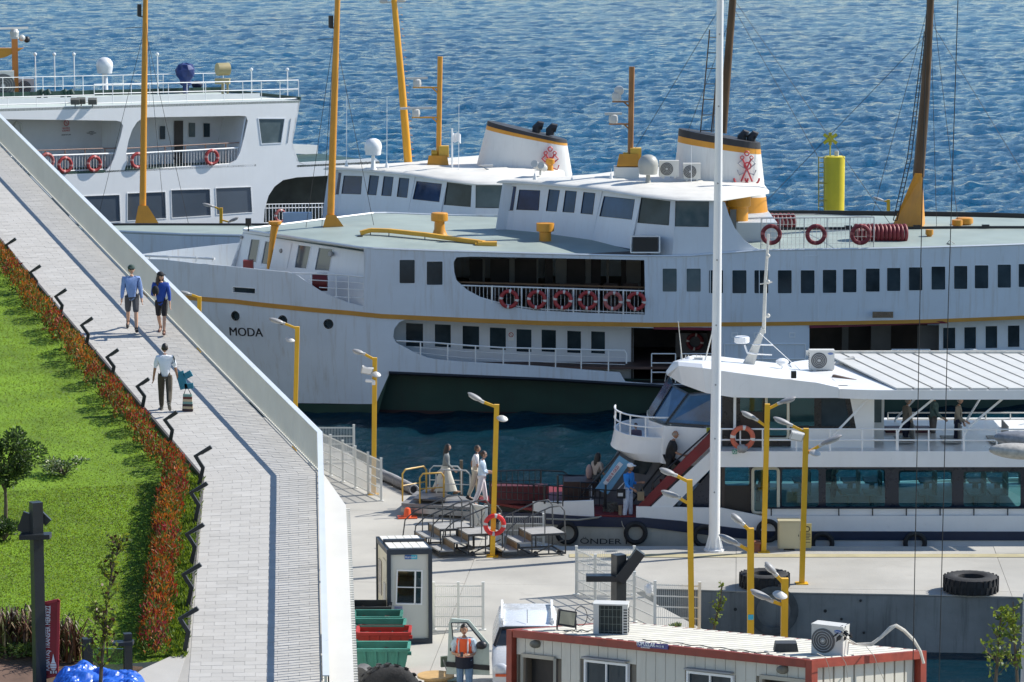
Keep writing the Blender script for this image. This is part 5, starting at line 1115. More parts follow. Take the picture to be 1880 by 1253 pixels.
# ================================================================ beacon
bc = W(1531, 395, 174); bt = thing('beacon', 'bright yellow harbour beacon tower with a cross topmark and side ladder', 'beacon', V((bc.x, 174, 0.3)))
zt = W(1531, 288, 174).z; mb = MB(); mb.lathe((bc.x, 174, 0.3), [(0.55, 0), (0.55, zt - 0.3), (0.5, zt - 0.27)], 20); mb.build('tower', beaconyellow, bt, smooth=True)
mb = MB(); mb.cyl((bc.x - .25, 174, zt), (bc.x - .25, 174, zt + 0.8), 0.04, 6); q = V((bc.x - .25, 174, zt + 0.95))
for i, a in enumerate((0.6, -0.6)): mb.box(q + Y * (.02 * i), (0.85, 0.06, 0.17), rot=Matrix.Rotation(a, 3, 'Y'))
mb.box(q + Y * .04, (0.17, 0.06, 0.65)); mb.build('topmark', beaconyellow, bt)
mb = MB(); mb.cyl((bc.x + .1, 174, zt), (bc.x + .1, 174, zt + 0.3), 0.12, 10); mb.build('light', lgrey, bt)
mb = MB()
for x in (1503, 1513): mb.tube([W(x, 400, 173.4), W(x, 288, 173.4)], 0.03, 5)
for k in range(12): mb.tube([W(1503, 290 + 9 * k, 173.4), W(1513, 290 + 9 * k, 173.4)], 0.018, 4)
for y in (290, 337, 368): mb.tube([W(1503, y, 173.4), W(1526, y, 173.9)], 0.025, 4)
mb.build('ladder', M('ladder ochre', (0.35, 0.28, 0.04), 0.6), bt)
# ================================================================ quay lamps
GL_ = 'yellow quay lamp posts with grey heads'
def lamp(label, tip, base, arms, D=None, extra=None, w=0.145):
    """tip, base in pixels; base on the quay; arms: (y on post, end px, head end px)"""
    b = G(*base) if D is None else W(*base, D); D = b.y; t = W(*tip, D)
    if D is not None and b.z > 0.0 and abs(b.z) < 0.3: pass
    root = thing('street_lamp', label, 'street lamp', b, GL_)
    mb = MB(); d = (t - b); mb.bar(b, t, w, w, up=Y); mb.build('post', yellow, root)
    mb = MB(); mb.box(b + Z * 0.012, (0.34, 0.34, 0.025)); mb.build('base_plate', yellow, root)
    for (y, ex, ey, hx, hy, *o) in arms:
        f = (base[1] - y) / (base[1] - tip[1]); s = b.lerp(t, f); dd = o[0] if o else 0.0
        e = W(ex, ey, D + dd * 0.4); h = W(hx, hy, D + dd)
        mb = MB(); mb.bar(s, e, 0.075, 0.075); ar = mb.build('arm', yellow, root)
        mb = MB(); v = (h - e); L = v.length; v.normalize(); sd = v.cross(Z).normalized(); upv = sd.cross(v).normalized()
        rot = Matrix((v, -sd, upv)).transposed()
        c = e + v * L * 0.52; mb.ell(c + upv * 0.02, (L * 0.52, 0.13, 0.065), 14, 8, rot=rot); hd = mb.build('lamp_head', grey, ar, smooth=True)
        g = MB(); g.ell(c - upv * 0.03 + v * L * 0.05, (L * 0.36, 0.105, 0.045), 12, 6, rot=rot); g.build('lens', M('lamp lens', (0.45, 0.46, 0.45), 0.25), ar, smooth=True)
        cl = MB(); cl.cyl(e - v * 0.05, e + v * 0.12, 0.05, 8); cl.build('collar', lgrey, ar)
    for (kind, x, y, dx) in extra or []:
        p = W(x, y, D - 0.1); mb = MB()
        if kind == 'flood': mb.box(p, (0.36, 0.10, 0.26), rot=Matrix.Rotation(0.5, 3, 'X') @ Matrix.Rotation(0.25, 3, 'Y')); mb.box(p + V((0, -0.06, -0.01)), (0.30, 0.02, 0.20), rot=Matrix.Rotation(0.5, 3, 'X') @ Matrix.Rotation(0.25, 3, 'Y'), m=1); mb.bar(p, V((p.x + dx * 0.25, p.y + 0.1, p.z)), 0.03); mb.build('floodlight', [lgrey, cleanwhite], root)
        elif kind == 'disc': mb.lathe(p, [(0.02, 0.10), (0.15, 0.03), (0.17, 0.0), (0.13, -0.04)], 14, V((0.2, -0.3, 1)).normalized()); mb.bar(p, V((p.x + dx * 0.2, p.y + 0.1, p.z)), 0.03); mb.build('round_light', lgrey, root, smooth=True)
        elif kind == 'cam': mb.cyl(p - X * 0.12, p + V((0.10, -0.1, 0)), 0.055, 8); mb.box(p + V((0.12, -0.05, -0.06)), (0.10, 0.10, 0.14)); mb.bar(p, V((p.x + dx * 0.2, p.y + 0.1, p.z)), 0.03); mb.build('camera', cleanwhite, root)
        elif kind == 'sticker': mb.box(p + Y * 0.02, (0.13, 0.01, 0.12)); mb.build('sticker', print_c, root)
    return root
lamp('yellow street lamp in front of the black bow lettering, just beyond the parapet', (546, 600), (540, 838), [(604, 521, 594, 494, 586)], extra=[('disc', 533, 624, 0.5)])
lamp('yellow street lamp with floodlight and white camera by the end of the pale mesh fence', (688, 657), (686, 908), [(661, 668, 650, 647, 644)], extra=[('flood', 674, 680, 0.5), ('cam', 679, 699, 0.4), ('disc', 690, 688, -0.2)])
lamp('yellow street lamp carrying a red life ring, between the grey step units', (912, 743), (904, 1022), [(748, 886, 738, 859, 723)], extra=[('disc', 922, 769, -0.4)])
lamp('yellow street lamp with two left-pointing heads, left of the tall white mast', (1266, 881), (1270, 1166), [(886, 1240, 873, 1211, 862), (926, 1246, 914, 1214, 903)])
lamp('yellow street lamp standing left of the beige cabinet on the quay edge', (1409, 742), (1402, 1014), [(752, 1430, 741, 1461, 731), (784, 1389, 771, 1361, 757)])
lamp('yellow street lamp standing right of the beige cabinet, with four lights', (1480, 787), (1472, 1072), [(795, 1452, 781, 1420, 768), (834, 1506, 818, 1545, 801)], extra=[('flood', 1463, 801, 0.4), ('disc', 1496, 832, -0.5)])
lamp('yellow street lamp with a blue sticker behind the container roof', (1378, 970), (1378, 1320), [(976, 1363, 962, 1342, 945), (1012, 1355, 1000, 1320, 984)], D=74, extra=[('sticker', 1378.5, 1134, 0)], w=0.15)
lamp('yellow street lamp with a large clear head behind the container roof, nearest the folded tyre', (1441, 1062), (1437, 1400), [(1074, 1424, 1055, 1404, 1034), (1112, 1416, 1103, 1378, 1085)], D=70, extra=[('disc', 1432, 1093, 0.3)], w=0.15)
lamp('small yellow street lamp half hidden behind the pale parapet near the bow stripe', (366, 545), (364, 764), [(547, 350, 541, 330, 537)], w=0.14)
lamp('small yellow street lamp far back in front of the slate windows of the third ferry', (406, 382), (405, 510), [(386, 393, 380, 372, 375), (404, 420, 408, 438, 400)], D=158, w=0.15)
lamp('small yellow street lamp far back beside the yellow beacon', (1631, 367), (1631, 470), [(371, 1622, 369, 1603, 363)], D=172, w=0.16)
# lamp posts whose foot is out of sight stand on real ground
for o in [o for o in COL.objects if o.name.startswith('street_lamp')]:
    pass
# ================================================================ tall white mast, far cables
b = G(1311, 1011); t = W(1323, -60, b.y); mt = thing('flagpole', 'tall tapering white steel mast with a flanged foot on the quay edge', 'mast', b)
mb = MB(); mb.tube([b + Z * 0.1, b.lerp(t, 0.45), t], [0.165, 0.13, 0.09], 12); mb.build('pole', cleanwhite, mt, smooth=True)
mb = MB()
for k in range(8): a = k * pi / 4; mb.prism([b + V((cos(a) * .15, sin(a) * .15, 0.05)), b + V((cos(a) * .27, sin(a) * .27, 0.05)), b + V((cos(a) * .15, sin(a) * .15, 0.5))], V((-sin(a), cos(a), 0)) * 0.02)
mb.lathe(b, [(0.30, 0), (0.30, 0.05), (0.17, 0.06), (0.165, 0.5)], 16); mb.build('foot', cleanwhite, mt)
mb = MB()
for y in (60, 190, 330, 470, 590, 700, 800, 900): f = (1011 - y) / 1071; mb.cyl(b.lerp(t, f) + V((-0.02, -0.17, 0)), b.lerp(t, f) + V((-0.02, -0.12, 0)), 0.025, 6)
mb.build('cleat', grey, mt)
# ================================================================ small excursion boat at the quay
DB = 95.4
YB = 98.3                                   # centre line
bxs = W(1190, 960, DB).x; bxb = W(868, 950, YB).x
def Yb(x, z=0.0):
    if x < bxs: t = min(1, (bxs - x) / (bxs - bxb)); return DB + (YB - DB) * t ** 2.0
    return DB
def B(px, py, off=0.0):
    D = DB
    for k in range(8): D = Yb(W(px, py, D + off).x)
    return W(px, py, D + off)
boat = thing('excursion_boat', 'white two deck excursion boat with navy band and teal glazed saloon, berthed at the quay', 'boat', (6, YB, -1.6))
def boat_panel(poly, holes, th, mat, name, off=0.0, mirror=False):
    t = lambda q: (B(*q, off).x, B(*q, off).z)
    f = (lambda x, z, d: V((x, Yb(x) + off + d, z))) if not mirror else (lambda x, z, d: V((x, 2 * YB - Yb(x) - off - d, z)))
    return sheet2d([t(q) for q in poly], [[t(q) for q in h] for h in holes], f, th, 0.5).build(name, mat, boat, smooth=True)
hullg = M('boat hull grey', (0.40, 0.39, 0.34), 0.6, var=0.15, sc=1, streak=0.3, scol=(0.2, 0.17, 0.13), spot=0.2)
hullb = M('boat hull pale', (0.62, 0.63, 0.63), 0.5, var=0.08, sc=0.8, streak=0.15, scol=(0.4, 0.38, 0.33))
bwhite = M('boat white paint', (0.78, 0.78, 0.77), 0.35, var=0.03, streak=0.1, scol=(0.5, 0.47, 0.4))
boat_panel([(872, 962), (1000, 962), (1180, 968), (1325, 986), (1325, 1085), (872, 1085)], [], 0.06, hullg, 'hull')
boat_panel([(1325, 986), (1400, 992), (1990, 993), (1990, 1085), (1325, 1085)], [], 0.06, hullb, 'hull')
boat_panel([(872, 938), (1000, 943), (1180, 951), (1250, 957), (1325, 967), (1400, 976), (1990, 977), (1990, 993), (1400, 992), (1325, 986), (1180, 968), (1000, 962), (872, 960)], [], 0.12, navy, 'rubbing_band', off=-0.05)
boat_panel([(1168, 930), (1325, 933), (1400, 948), (1990, 947), (1990, 977), (1400, 976), (1325, 967), (1250, 957), (1168, 951)], [], 0.06, bwhite, 'bulwark')
boat_panel([(978, 921), (1090, 919), (1091, 949), (1000, 943), (978, 938)], [], 0.08, bwhite, 'bulwark')
boat_panel([(872, 940), (1990, 940), (1990, 1085), (872, 1085)], [], 0.06, hullb, 'hull', mirror=True)
for xa, xb_, yy, yz in ((1402, 1402.6, 947, 977), (1369, 1369.6, 940, 972)): pass
u = (B(1160, 998) - B(1060, 997)).normalized()
text('ÖNDER K', 0.24, B(1064, 994, -0.02) + V((0, -0.02, 0)), u, Z, print_k, boat, depth=0.0, align='LEFT', sx=1.55)
for v in boat.children[-1].data.vertices if boat.children[-1].name.startswith('lettering') else [o for o in boat.children if o.name.startswith('lettering')][0].data.vertices: v.co.y = Yb(v.co.x + boat.location.x) - .012 - boat.location.y
# decks
dz = B(1120, 946).z - 0.02
dk = [V((x, Yb(x) + 0.05, dz)) for x in [bxb + 0.2 + (bxs - bxb) * k / 10 for k in range(11)]]; dk2 = [V((p.x, 2 * YB - p.y, p.z)) for p in reversed(dk)]
mb = MB(); mb.prism(dk + dk2, V((0, 0, -0.08))); mb.build('bow_deck', deckred, boat)
mb = MB(); x1 = W(1990, 940, DB).x; mb.box(((bxs + x1) / 2, YB, dz - 0.04), (x1 - bxs, 2 * (YB - DB) - 0.1, 0.08)); mb.build('saloon_floor', M('saloon floor', (0.12, 0.14, 0.14), 0.5), boat)
# saloon: near wall with big panes, far wall with the same openings
D1 = 95.75; D2 = 100.9
P1 = lambda x, y: W(x, y, D1)
P2 = lambda x, y: W(x, y, D2)
navyw = M('saloon navy wall', (0.010, 0.018, 0.036), 0.3, var=0.2)
NH = [(1331, 1376, 857, 892), (1382, 1429, 860, 940), (1435, 1503, 862, 930), (1516, 1625, 862, 930), (1650, 1748, 864, 930), (1769, 1874, 866, 930), (1895, 1985, 866, 930)]
panel([P1(1236, 943), P1(1318, 851), P1(1990, 851), P1(1990, 934), P1(1400, 934), P1(1400, 946)], [[P1(*p) for p in rquad([(a, t), (b, t), (b, bt), (a, bt)], 5, 3)] for a, b, t, bt in NH], 0.05).build('saloon_wall', navyw, boat)
for a, b, t, bt in NH:
    mb = MB(); mb.prism([P1(a - 1, t - 1) + Y * .02, P1(b + 1, t - 1) + Y * .02, P1(b + 1, bt + 1) + Y * .02, P1(a - 1, bt + 1) + Y * .02], Y * 0.012); mb.build('window', teal, boat)
FH = [(1300, 1320, 862, 896), (1331, 1376, 857, 900), (1384, 1426, 858, 900), (1436, 1503, 862, 898), (1530, 1623, 863, 898), (1652, 1746, 867, 901), (1773, 1870, 868, 902), (1895, 1985, 868, 902)]
panel([P2(1250, 945), P2(1300, 838), P2(1990, 838), P2(1990, 955), P2(1250, 955)], [[P2(*p) for p in rquad([(a, t), (b, t), (b, bt), (a, bt)], 5, 3)] for a, b, t, bt in FH], 0.05).build('saloon_wall', navyw, boat)
mb = MB(); mb.tube([P2(1300, 887), P2(1990, 895)], 0.02, 4)
for x in range(1310, 1980, 52): mb.tube([P2(x, 887 + (x - 1300) * .012), P2(x, 902)], 0.016, 4)
mb.build('far_rail', black, boat)
mb = MB()
for x in (1470, 1560, 1600, 1700, 1790, 1830, 1930):
    for D in (97.2, 99.2): p = W(x, 925, D); mb = MB(); mb.box((p.x, D, dz + 0.40), (0.5, 0.9, 0.05)); mb.box((p.x + 0.25, D, dz + 0.55), (0.05, 0.9, 0.35)); mb.box((p.x, D, dz + 0.2), (0.1, 0.6, 0.4)); mb.build('saloon_bench', M('saloon bench', (0.06, 0.09, 0.10), 0.5), boat)
def round_frame(x0, x1, y0, y1, D, m, name, w=0.05):
    q = [W(*p, D) for p in rquad([(x0, y0), (x1, y0), (x1, y1), (x0, y1)], 7, 4)]
    mb = MB(); mb.tube(q, w, 6, closed=True); return mb.build(name, m, boat, smooth=True)
cream = M('cream door frame', (0.60, 0.56, 0.44), 0.5, var=0.1, spot=0.3, scol=(0.3, 0.2, 0.12))
round_frame(1382, 1429, 860, 942, D1 - .06, cream, 'door_frame')
mb = MB(); pbox(mb, 1330, 892, 1377, 940, D1 - 0.02, 0.04); mb.build('lower_door', M('dark brown door', (0.022, 0.018, 0.016), 0.5), boat)
mb = MB(); pbox(mb, 1325, 852, 1331, 942, D1 - 0.05, 0.08); pbox(mb, 1429, 852, 1433, 942, D1 - .03, 0.05); mb.build('door_post', M('door post brown', (0.05, 0.035, 0.03), 0.5), boat)
mb = MB(); pbox(mb, 1402, 933, 1990, 947.5, DB + 0.12, 0.05); mb.build('waist_panel', bwhite, boat)
mb = MB(); mb.tube([W(1402, 933, DB + .05), W(1990, 933, DB + .05)], 0.025, 5)
for x in range(1416, 1990, 62): mb.tube([W(x, 933, DB + .05), W(x, 948, DB + .05)], 0.018, 4)
mb.build('waist_rail', black, boat)
# upper deck slab and bow balcony
D3 = 95.25
zt, zb = W(1500, 829, D3).z, W(1500, 858, D3).z
x0 = W(1312, 829, D3).x; x1 = W(1990, 829, D3).x
mb = MB(); mb.box(((x0 + x1) / 2, YB, (zt + zb) / 2), (x1 - x0, 2 * (YB - D3), zt - zb)); mb.build('upper_deck', bwhite, boat)
xt = W(1121, 800, YB).x
x0b = W(1230, 829, 96.7).x
def balc(s, z, k=26):
    """bow shaped outline from the near corner round the bow to the far corner"""
    out = []
    for i in range(k + 1):
        a = pi / 2 * (2 * i / k - 1); out.append(V((x0b - (x0b - xt) * s * abs(cos(a)) ** 0.75, YB + (YB - 96.4) * sin(a) * (0.90 + 0.10 * s), z)))
    return out
zb0 = W(1220, 855, D3).z - .18; L = [balc(0.80, zb0 + .05), balc(1.0, zb0 + 0.28), balc(0.985, zb0 + 0.34), balc(0.93, zb0 + .80), balc(0.90, zb0 + .80), balc(0.93, zb0 + .42)]
mb = MB(); k = len(L[0]); mb.add([p for l in L for p in l], [(i * k + j, i * k + j + 1, (i + 1) * k + j + 1, (i + 1) * k + j) for i in range(len(L) - 1) for j in range(k - 1)] + [tuple(range(k)), tuple(5 * k + j for j in reversed(range(k)))]); mb.build('balcony', bwhite, boat, smooth=True)
rl = MB(); bl = balc(0.93, zb0 + .80)
for z_ in (0.0, 0.32, 0.62): rl.tube([p + Z * z_ for p in bl[:16]], 0.028, 5)
for p in bl[0:16:3]: rl.tube([p, p + Z * 0.62], 0.025, 5)
rl.build('balcony_rail', cleanwhite, boat)
# wheelhouse on the upper deck
D4 = 96.1
wp = lambda x, y, D=D4: W(x, y, D)
A_ = [wp(1196, 768, 97.4), wp(1234, 706, 97.4)]; C_ = [wp(1222, 778, 96.3), wp(1264, 722, 96.3)]; E_ = [wp(1326, 786, 95.9), wp(1336, 716, 95.9)]
navyfr = M('wheelhouse black frame', (0.012, 0.013, 0.017), 0.3, var=0.2)
for q in ([A_[1], C_[1], C_[0], A_[0]], [C_[1], E_[1], E_[0], C_[0]]):
    window(boat, q, navyfr, M('windscreen blue', (0.03, 0.09, 0.19), 0.06, var=0.4, sc=1.2, spec=0.5), 0.05, 0.02, 0.05, name='windscreen')
mb = MB(); lowp = [wp(1192, 772, 97.4), wp(1220, 782, 96.25), wp(1326, 789, 95.85)]; mb.add(lowp + [p - Z * 1.15 + (V((-0.05, 0, 0))) for p in lowp] + [mirr for mirr in []], [(0, 1, 4, 3), (1, 2, 5, 4)]); 
fr = [V((p.x, 2 * YB - p.y, p.z)) for p in lowp]; mb.add([lowp[0], fr[0], fr[0] - Z * 1.15, lowp[0] - Z * 1.15], [(0, 1, 2, 3)]); mb.add([fr[0], fr[1], fr[2]] + [p - Z * 1.15 for p in fr], [(0, 1, 4, 3), (1, 2, 5, 4)])
mb.build('wheelhouse_front', bwhite, boat, smooth=True)
q = [V((A_[0].x, A_[0].y, A_[0].z)), V((A_[1].x, A_[1].y, A_[1].z)), V((A_[1].x, 2 * YB - A_[1].y, A_[1].z)), V((A_[0].x, 2 * YB - A_[0].y, A_[0].z))]
mb = MB(); mb.prism(q, X * 0.04); mb.build('windscreen', MATS['windscreen blue'], boat)
P4 = lambda x, y: W(x, y, 95.85)
SH = [(1359, 1401, 716, 756), (1407, 1447, 718, 800), (1451, 1495, 718, 782), (1508, 1548, 716, 783)]
wall = [P4(1326, 706), P4(1556, 708), P4(1572, 788), P4(1452, 790), P4(1452, 820), P4(1326, 820)]
panel(wall, [[P4(*p) for p in [(a, t), (b, t), (b + (14 if a == 1508 else 0), bt), (a, bt)]] for a, b, t, bt in SH], 0.05).build('wheelhouse_side', navyfr, boat)
for a, b, t, bt in SH:
    mb = MB(); mb.prism([P4(a, t) + Y * .02, P4(b, t) + Y * .02, P4(b + (14 if a == 1508 else 0), bt) + Y * .02, P4(a, bt) + Y * .02], Y * .012); mb.build('window', teal if a != 1508 else pane_d, boat)
round_frame(1407, 1447, 718, 806, 95.78, cream, 'door_frame', 0.045)
mb = MB(); pbox(mb, 1346, 706, 1352, 820, 95.8, 0.06); mb.build('wheelhouse_post', bwhite, boat)
mb = MB(); pbox(mb, 1359, 757, 1401, 822, 95.80, 0.03); mb.build('wheelhouse_door', M('wheelhouse door brown', (0.025, 0.016, 0.014), 0.4), boat)
panel([P4(1556, 708), P4(1605, 712), P4(1605, 828), P4(1452, 828), P4(1452, 790), P4(1572, 788)], [], 0.05).build('wheelhouse_side', bwhite, boat)
mb = MB(); pbox(mb, 1596, 714, 1624, 828, 97.2, 0.6); mb.build('stair_house', bwhite, boat); mb = MB(); pbox(mb, 1604, 720, 1619, 776, 97.15, 0.04); mb.build('notice', pane_g, boat)
mb = MB(); mb.box((W(1460, 770, YB).x, 100.6, W(1460, 765, 100.6).z), (W(1605, 760, 98).x - W(1330, 760, 98).x, 0.05, 1.9)); 
farw = mb.build('wheelhouse_far_wall', M('far wall teal', (0.03, 0.10, 0.10), 0.4), boat)
# wheelhouse roof (swept up at the front) and the long ribbed awning roof
def loft(name, secs, mat, smooth=True):
    mb = MB(); k = len(secs[0]); mb.add([p for s in secs for p in s], [(i * k + j, i * k + (j + 1) % k, (i + 1) * k + (j + 1) % k, (i + 1) * k + j) for i in range(len(secs) - 1) for j in range(k)] + [tuple(range(k)), tuple(len(secs) * k - 1 - j for j in range(k))]); return mb.build(name, mat, boat, smooth=smooth)
sec = []
for px, yt, ybm, Dn in ((1224, 689, 692, 97.6), (1246, 672, 706, 96.5), (1290, 676, 722, 95.6), (1345, 684, 730, 95.3), (1420, 694, 731, 95.25), (1500, 703, 731, 95.25), (1540, 712, 731, 95.25)):
    a, b = W(px, yt, Dn), W(px + (6 if px < 1300 else 0), ybm, Dn); t2 = V((a.x, Dn + 0.35, W(px, yt, Dn).z + 0.07)); f = lambda p: V((p.x, 2 * YB - p.y, p.z))
    lw = Z * .42; sec.append([b, a, t2, f(t2) - lw, f(a) - lw, f(b)])
loft('wheelhouse_roof', sec, bwhite, False)
zr0 = W(1700, 734, 95.0).z; zr1 = W(1700, 715, 95.0).z; xa_, xb_ = W(1478, 720, 95).x, W(1990, 720, 95).x
ring = lambda z, g: [V((xa_ + (1 - cos(t)) * 1.6 * 0 + 0.9 * (1 - cos(t)), 0, 0)) for t in (0,)]
pl = []
for k in range(9): a = pi / 2 * (k / 8); pl.append((xa_ + 2.6 * (1 - sin(a)), 95.0 + 1.5 * (1 - cos(a)) if False else 95.0 + 1.5 * (1 - sin(pi / 2 * (1 - k / 8)) if False else 1 - cos(a))))
pl = [(xa_ + 2.6 * (1 - cos(pi / 2 * k / 8)), 96.3 - 1.3 * sin(pi / 2 * k / 8)) for k in range(9)]
out = [V((x, y, zr0)) for x, y in pl] + [V((xb_, 95.0, zr0)), V((xb_, 2 * YB - 95.0, zr0))] + [V((x, 2 * YB - y, zr0)) for x, y in reversed(pl)]
mb = MB(); mb.prism(out, V((0, 0, zr1 - zr0 - 0.03))); mb.build('awning_roof', bwhite, boat)
n = 0; x = xa_ + 1.2
while x < xb_ - .3:      # roof sheets with open joints
    mb = MB(); mb.hexa([V((x + 1.5, 95.06, zr1 - .025)), V((x + 1.96, 95.06, zr1 - .025)), V((x + .46, 2 * YB - 95.2, zr1 + .10)), V((x, 2 * YB - 95.2, zr1 + .10)), V((x + 1.5, 95.06, zr1 + .03)), V((x + 1.96, 95.06, zr1 + .03)), V((x + .46, 2 * YB - 95.2, zr1 + .14)), V((x, 2 * YB - 95.2, zr1 + .14))]); mb.build('roof_panel', M('roof sheet white', (0.60, 0.59, 0.55), 0.5, var=0.05, sc=1.5, spot=0.12, scol=(0.45, 0.38, 0.28)), boat); x += 0.555
mb = MB(); mb.hexa([V((xa_ + 2.9, 95.2, zr1 - .03)), V((xb_, 95.2, zr1 - .03)), V((xb_, 2 * YB - 95.2, zr1 + .085)), V((xa_ + 1.3, 2 * YB - 95.2, zr1 + .085)), V((xa_ + 2.9, 95.2, zr1 - .02)), V((xb_, 95.2, zr1 - .02)), V((xb_, 2 * YB - 95.2, zr1 + .095)), V((xa_ + 1.3, 2 * YB - 95.2, zr1 + .095))]); mb.build('roof_base', M('roof rib dark', (0.09, 0.08, 0.07), 0.6), boat)
mb = MB(); mb.bar(V((xa_ + 0.6, 2 * YB - 95.15, zr1 + .14)), V((xb_, 2 * YB - 95.15, zr1 + .14)), 0.12, 0.14)
mb.tube([W(1318, 678, 100), W(1480, 690, 100), V((xa_ + 2.0, 100.3, zr1 + 0.10))], 0.13, 8); mb.build('roof_pipe', offwhite, boat, smooth=True)
mb = MB(); mb.tube([W(1530, 693, 97.6), W(1560, 700, 97.2), W(1590, 707, 96.8), W(1623, 712, 96.2)], 0.10, 6); mb.tube([W(1500, 700, 97.5), W(1540, 706, 97), W(1580, 712, 96.4)], 0.05, 6); mb.build('rolled_awning', M('rolled canvas brown', (0.16, 0.11, 0.08), 0.8, var=0.3), boat)
ac_unit(boat, W(1508, 678, 99), 0.76, 0.32, 0.58, 0, logo='Carrier')
# signal mast, radar, small domes
mb = MB(); mb.prism([W(1357, 684, 98.8), W(1381, 684, 98.8), W(1405, 606, 98.8), W(1398, 604, 98.8)], Y * 0.22); mo = mb.build('signal_mast', offwhite, boat)
mb = MB(); mb.tube([W(1402, 612, 98.9), W(1405, 520, 98.9), W(1411, 430, 98.9)], [0.06, 0.05, 0.035], 8)
for y in (518, 580, 470): mb.ell(W(1410, y, 98.7), 0.07, 8, 6)
mb.tube([W(1395, 522, 98.9), W(1418, 518, 98.9)], 0.02, 4); mb.build('signal_pole', offwhite, mo, smooth=True)
mb = MB(); c = W(1362, 630, 98.7); mb.lathe(c, [(0.20, 0), (0.235, 0.03), (0.235, 0.17), (0.20, 0.2)], 16); mb.tube([W(1367, 634, 98.7), W(1372, 648, 98.7), W(1385, 650, 98.7)], 0.03, 5); mb.build('radar', cleanwhite, mo)
mb = MB(); mb.tube([W(1395, 612, 98.7), W(1480, 690, 98.7)], 0.008, 4); mb.tube([W(1381, 633, 98.8), W(1419, 634, 98.8)], 0.02, 4); mb.tube([W(1378, 650, 98.8), W(1417, 652, 98.8)], 0.02, 4); mb.build('spreader', cleanwhite, mo)
mb = MB()
for x, y, r in ((1265, 660, 0.13), (1436, 664, 0.2)): c = W(x, y, 98.5); mb.lathe(c - Z * 0.02, [(r * .5, -.1), (r, -.02), (r * .95, 0.05), (r * .4, 0.11)], 14); mb.cyl(c - Z * 0.35, c, 0.02, 5)
mb.build('gps_dome', cleanwhite, boat, smooth=True)
mb = MB(); mb.tube([W(1253, 668, 98.5), W(1245, 590, 98.5)], [0.02, 0.008], 5); mb.tube([W(1292, 672, 98), W(1313, 590, 98)], 0.022, 5)
for x in (1258, 1263, 1278, 1286): mb.tube([W(x, 668, 98.5), W(x + 1, 652, 98.5)], 0.014, 4)
mb.box(W(1282, 662, 98.3), (0.25, 0.2, 0.2)); mb.build('antenna', offwhite, boat)
mb = MB(); mb.box(W(1457, 688, 95.2), (0.15, 0.2, 0.2)); mb.build('horn', black, boat)
# upper rails, struts, life ring, stairs
mb = MB(); D5 = 95.32
for y in (788, 808): mb.tube([W(1322, y, D5), W(1990, y + 1, D5)], 0.026, 5)
for x in (1322, 1359, 1400, 1462, 1524, 1583, 1646, 1705, 1769, 1830, 1890, 1950): mb.tube([W(x, 788, D5), W(x, 829, D5)], 0.024, 5)
for x0_, y0_, x1_, y1_ in ((1524, 812, 1612, 714), (1648, 795, 1732, 718), (1770, 800, 1858, 718)):
    mb.tube([W(x0_, 828, D5), W(x0_ - 0, y0_, D5), W(x0_ + 8, y0_ - 15, D5 + .05), W(x1_, y1_, D5 + .3)], 0.035, 6)
for x0_, x1_ in ((1638, 1700), (1770, 1812), (1895, 1940)): mb.tube([W(x0_, 800, 100.6), W(x0_ + 6, 770, 100.6), W(x1_, 712, 100.4)], 0.035, 6)
mb.tube([W(1624, 726, 95.6), W(1990, 726, 95.6)], 0.014, 4); mb.build('upper_rail', cleanwhite, boat, smooth=True)
mb = MB()
for y in (758, 770, 782, 793): mb.tube([W(1630, y, 101), W(1990, y, 101)], 0.022, 4)
for x in range(1630, 1990, 45): mb.tube([W(x, 758, 101), W(x, 812, 101)], 0.02, 4)
mb.build('far_rail', lgrey, boat)
mb = MB()
for x in (1660, 1745, 1830, 1915):
    for D in (97, 99): p = W(x, 810, D); mb = MB(); mb.box((p.x, D, p.z + 0.05), (0.5, 1.2, 0.04)); mb.box((p.x + .24, D, p.z + 0.32), (0.04, 1.2, 0.45)); mb.build('deck_bench', M('bench slat grey', (0.30, 0.30, 0.29), 0.5), boat)
mb = MB(); pbox(mb, 1626, 786, 1708, 806, 98.5, 0.4); mb.build('locker', M('locker maroon', (0.10, 0.02, 0.03), 0.5), boat)
mb = MB(); pbox(mb, 1486, 806, 1590, 809, 96.2, 0.5); mb.build('deck_bench', M('bench dark', (0.05, 0.05, 0.055), 0.5), boat)
life_ring('faded orange life ring on the upper rail of the excursion boat', W(1363.5, 804, D5 - .1), -Y, 0.375, [M('faded orange', (0.55, 0.13, 0.07), 0.6, var=0.2, sc=5), band])
mb = MB(); mb.ell(W(1362, 824, 95.1), (0.17, 0.14, 0.12), 9, 7)
for i in range(len(mb.v)): mb.v[i] += V((R.uniform(-.02, .02), 0, R.uniform(-.02, .02)))
mb.build('rope_bundle', grey, boat)
mb = MB(); pbox(mb, 1345, 826, 1353, 834, 95.2, 0.02); q = mb.build('sign', M('sign green', (0.02, 0.30, 0.18), 0.5), boat); mb = MB(); mb.torus(W(1349, 830, 95.19), 0.04, 0.01, Y, 10, 4); mb.build('symbol', print_w, q)
mb = MB(); pbox(mb, 1297, 786, 1307, 796, 95.6, 0.03); q = mb.build('sign', M('sign yellow', (0.62, 0.60, 0.02), 0.5), boat); mb = MB()
for k in range(4): pbox(mb, 1298.5, 787.5 + 2 * k, 1305.5, 788.3 + 2 * k, 95.58, 0.01)
mb.build('print', print_k, q)
s0, s1 = W(1190, 936, 95.5), W(1322, 775, 95.5)
st = s1 - s0; mb = MB(); up = Z
mb.prism([W(1170, 930, 95.45), W(1192, 930, 95.45), W(1306, 818, 95.45), W(1306, 792, 95.45)], Y * 0.06); mb.build('stair_stringer', deckred, boat)
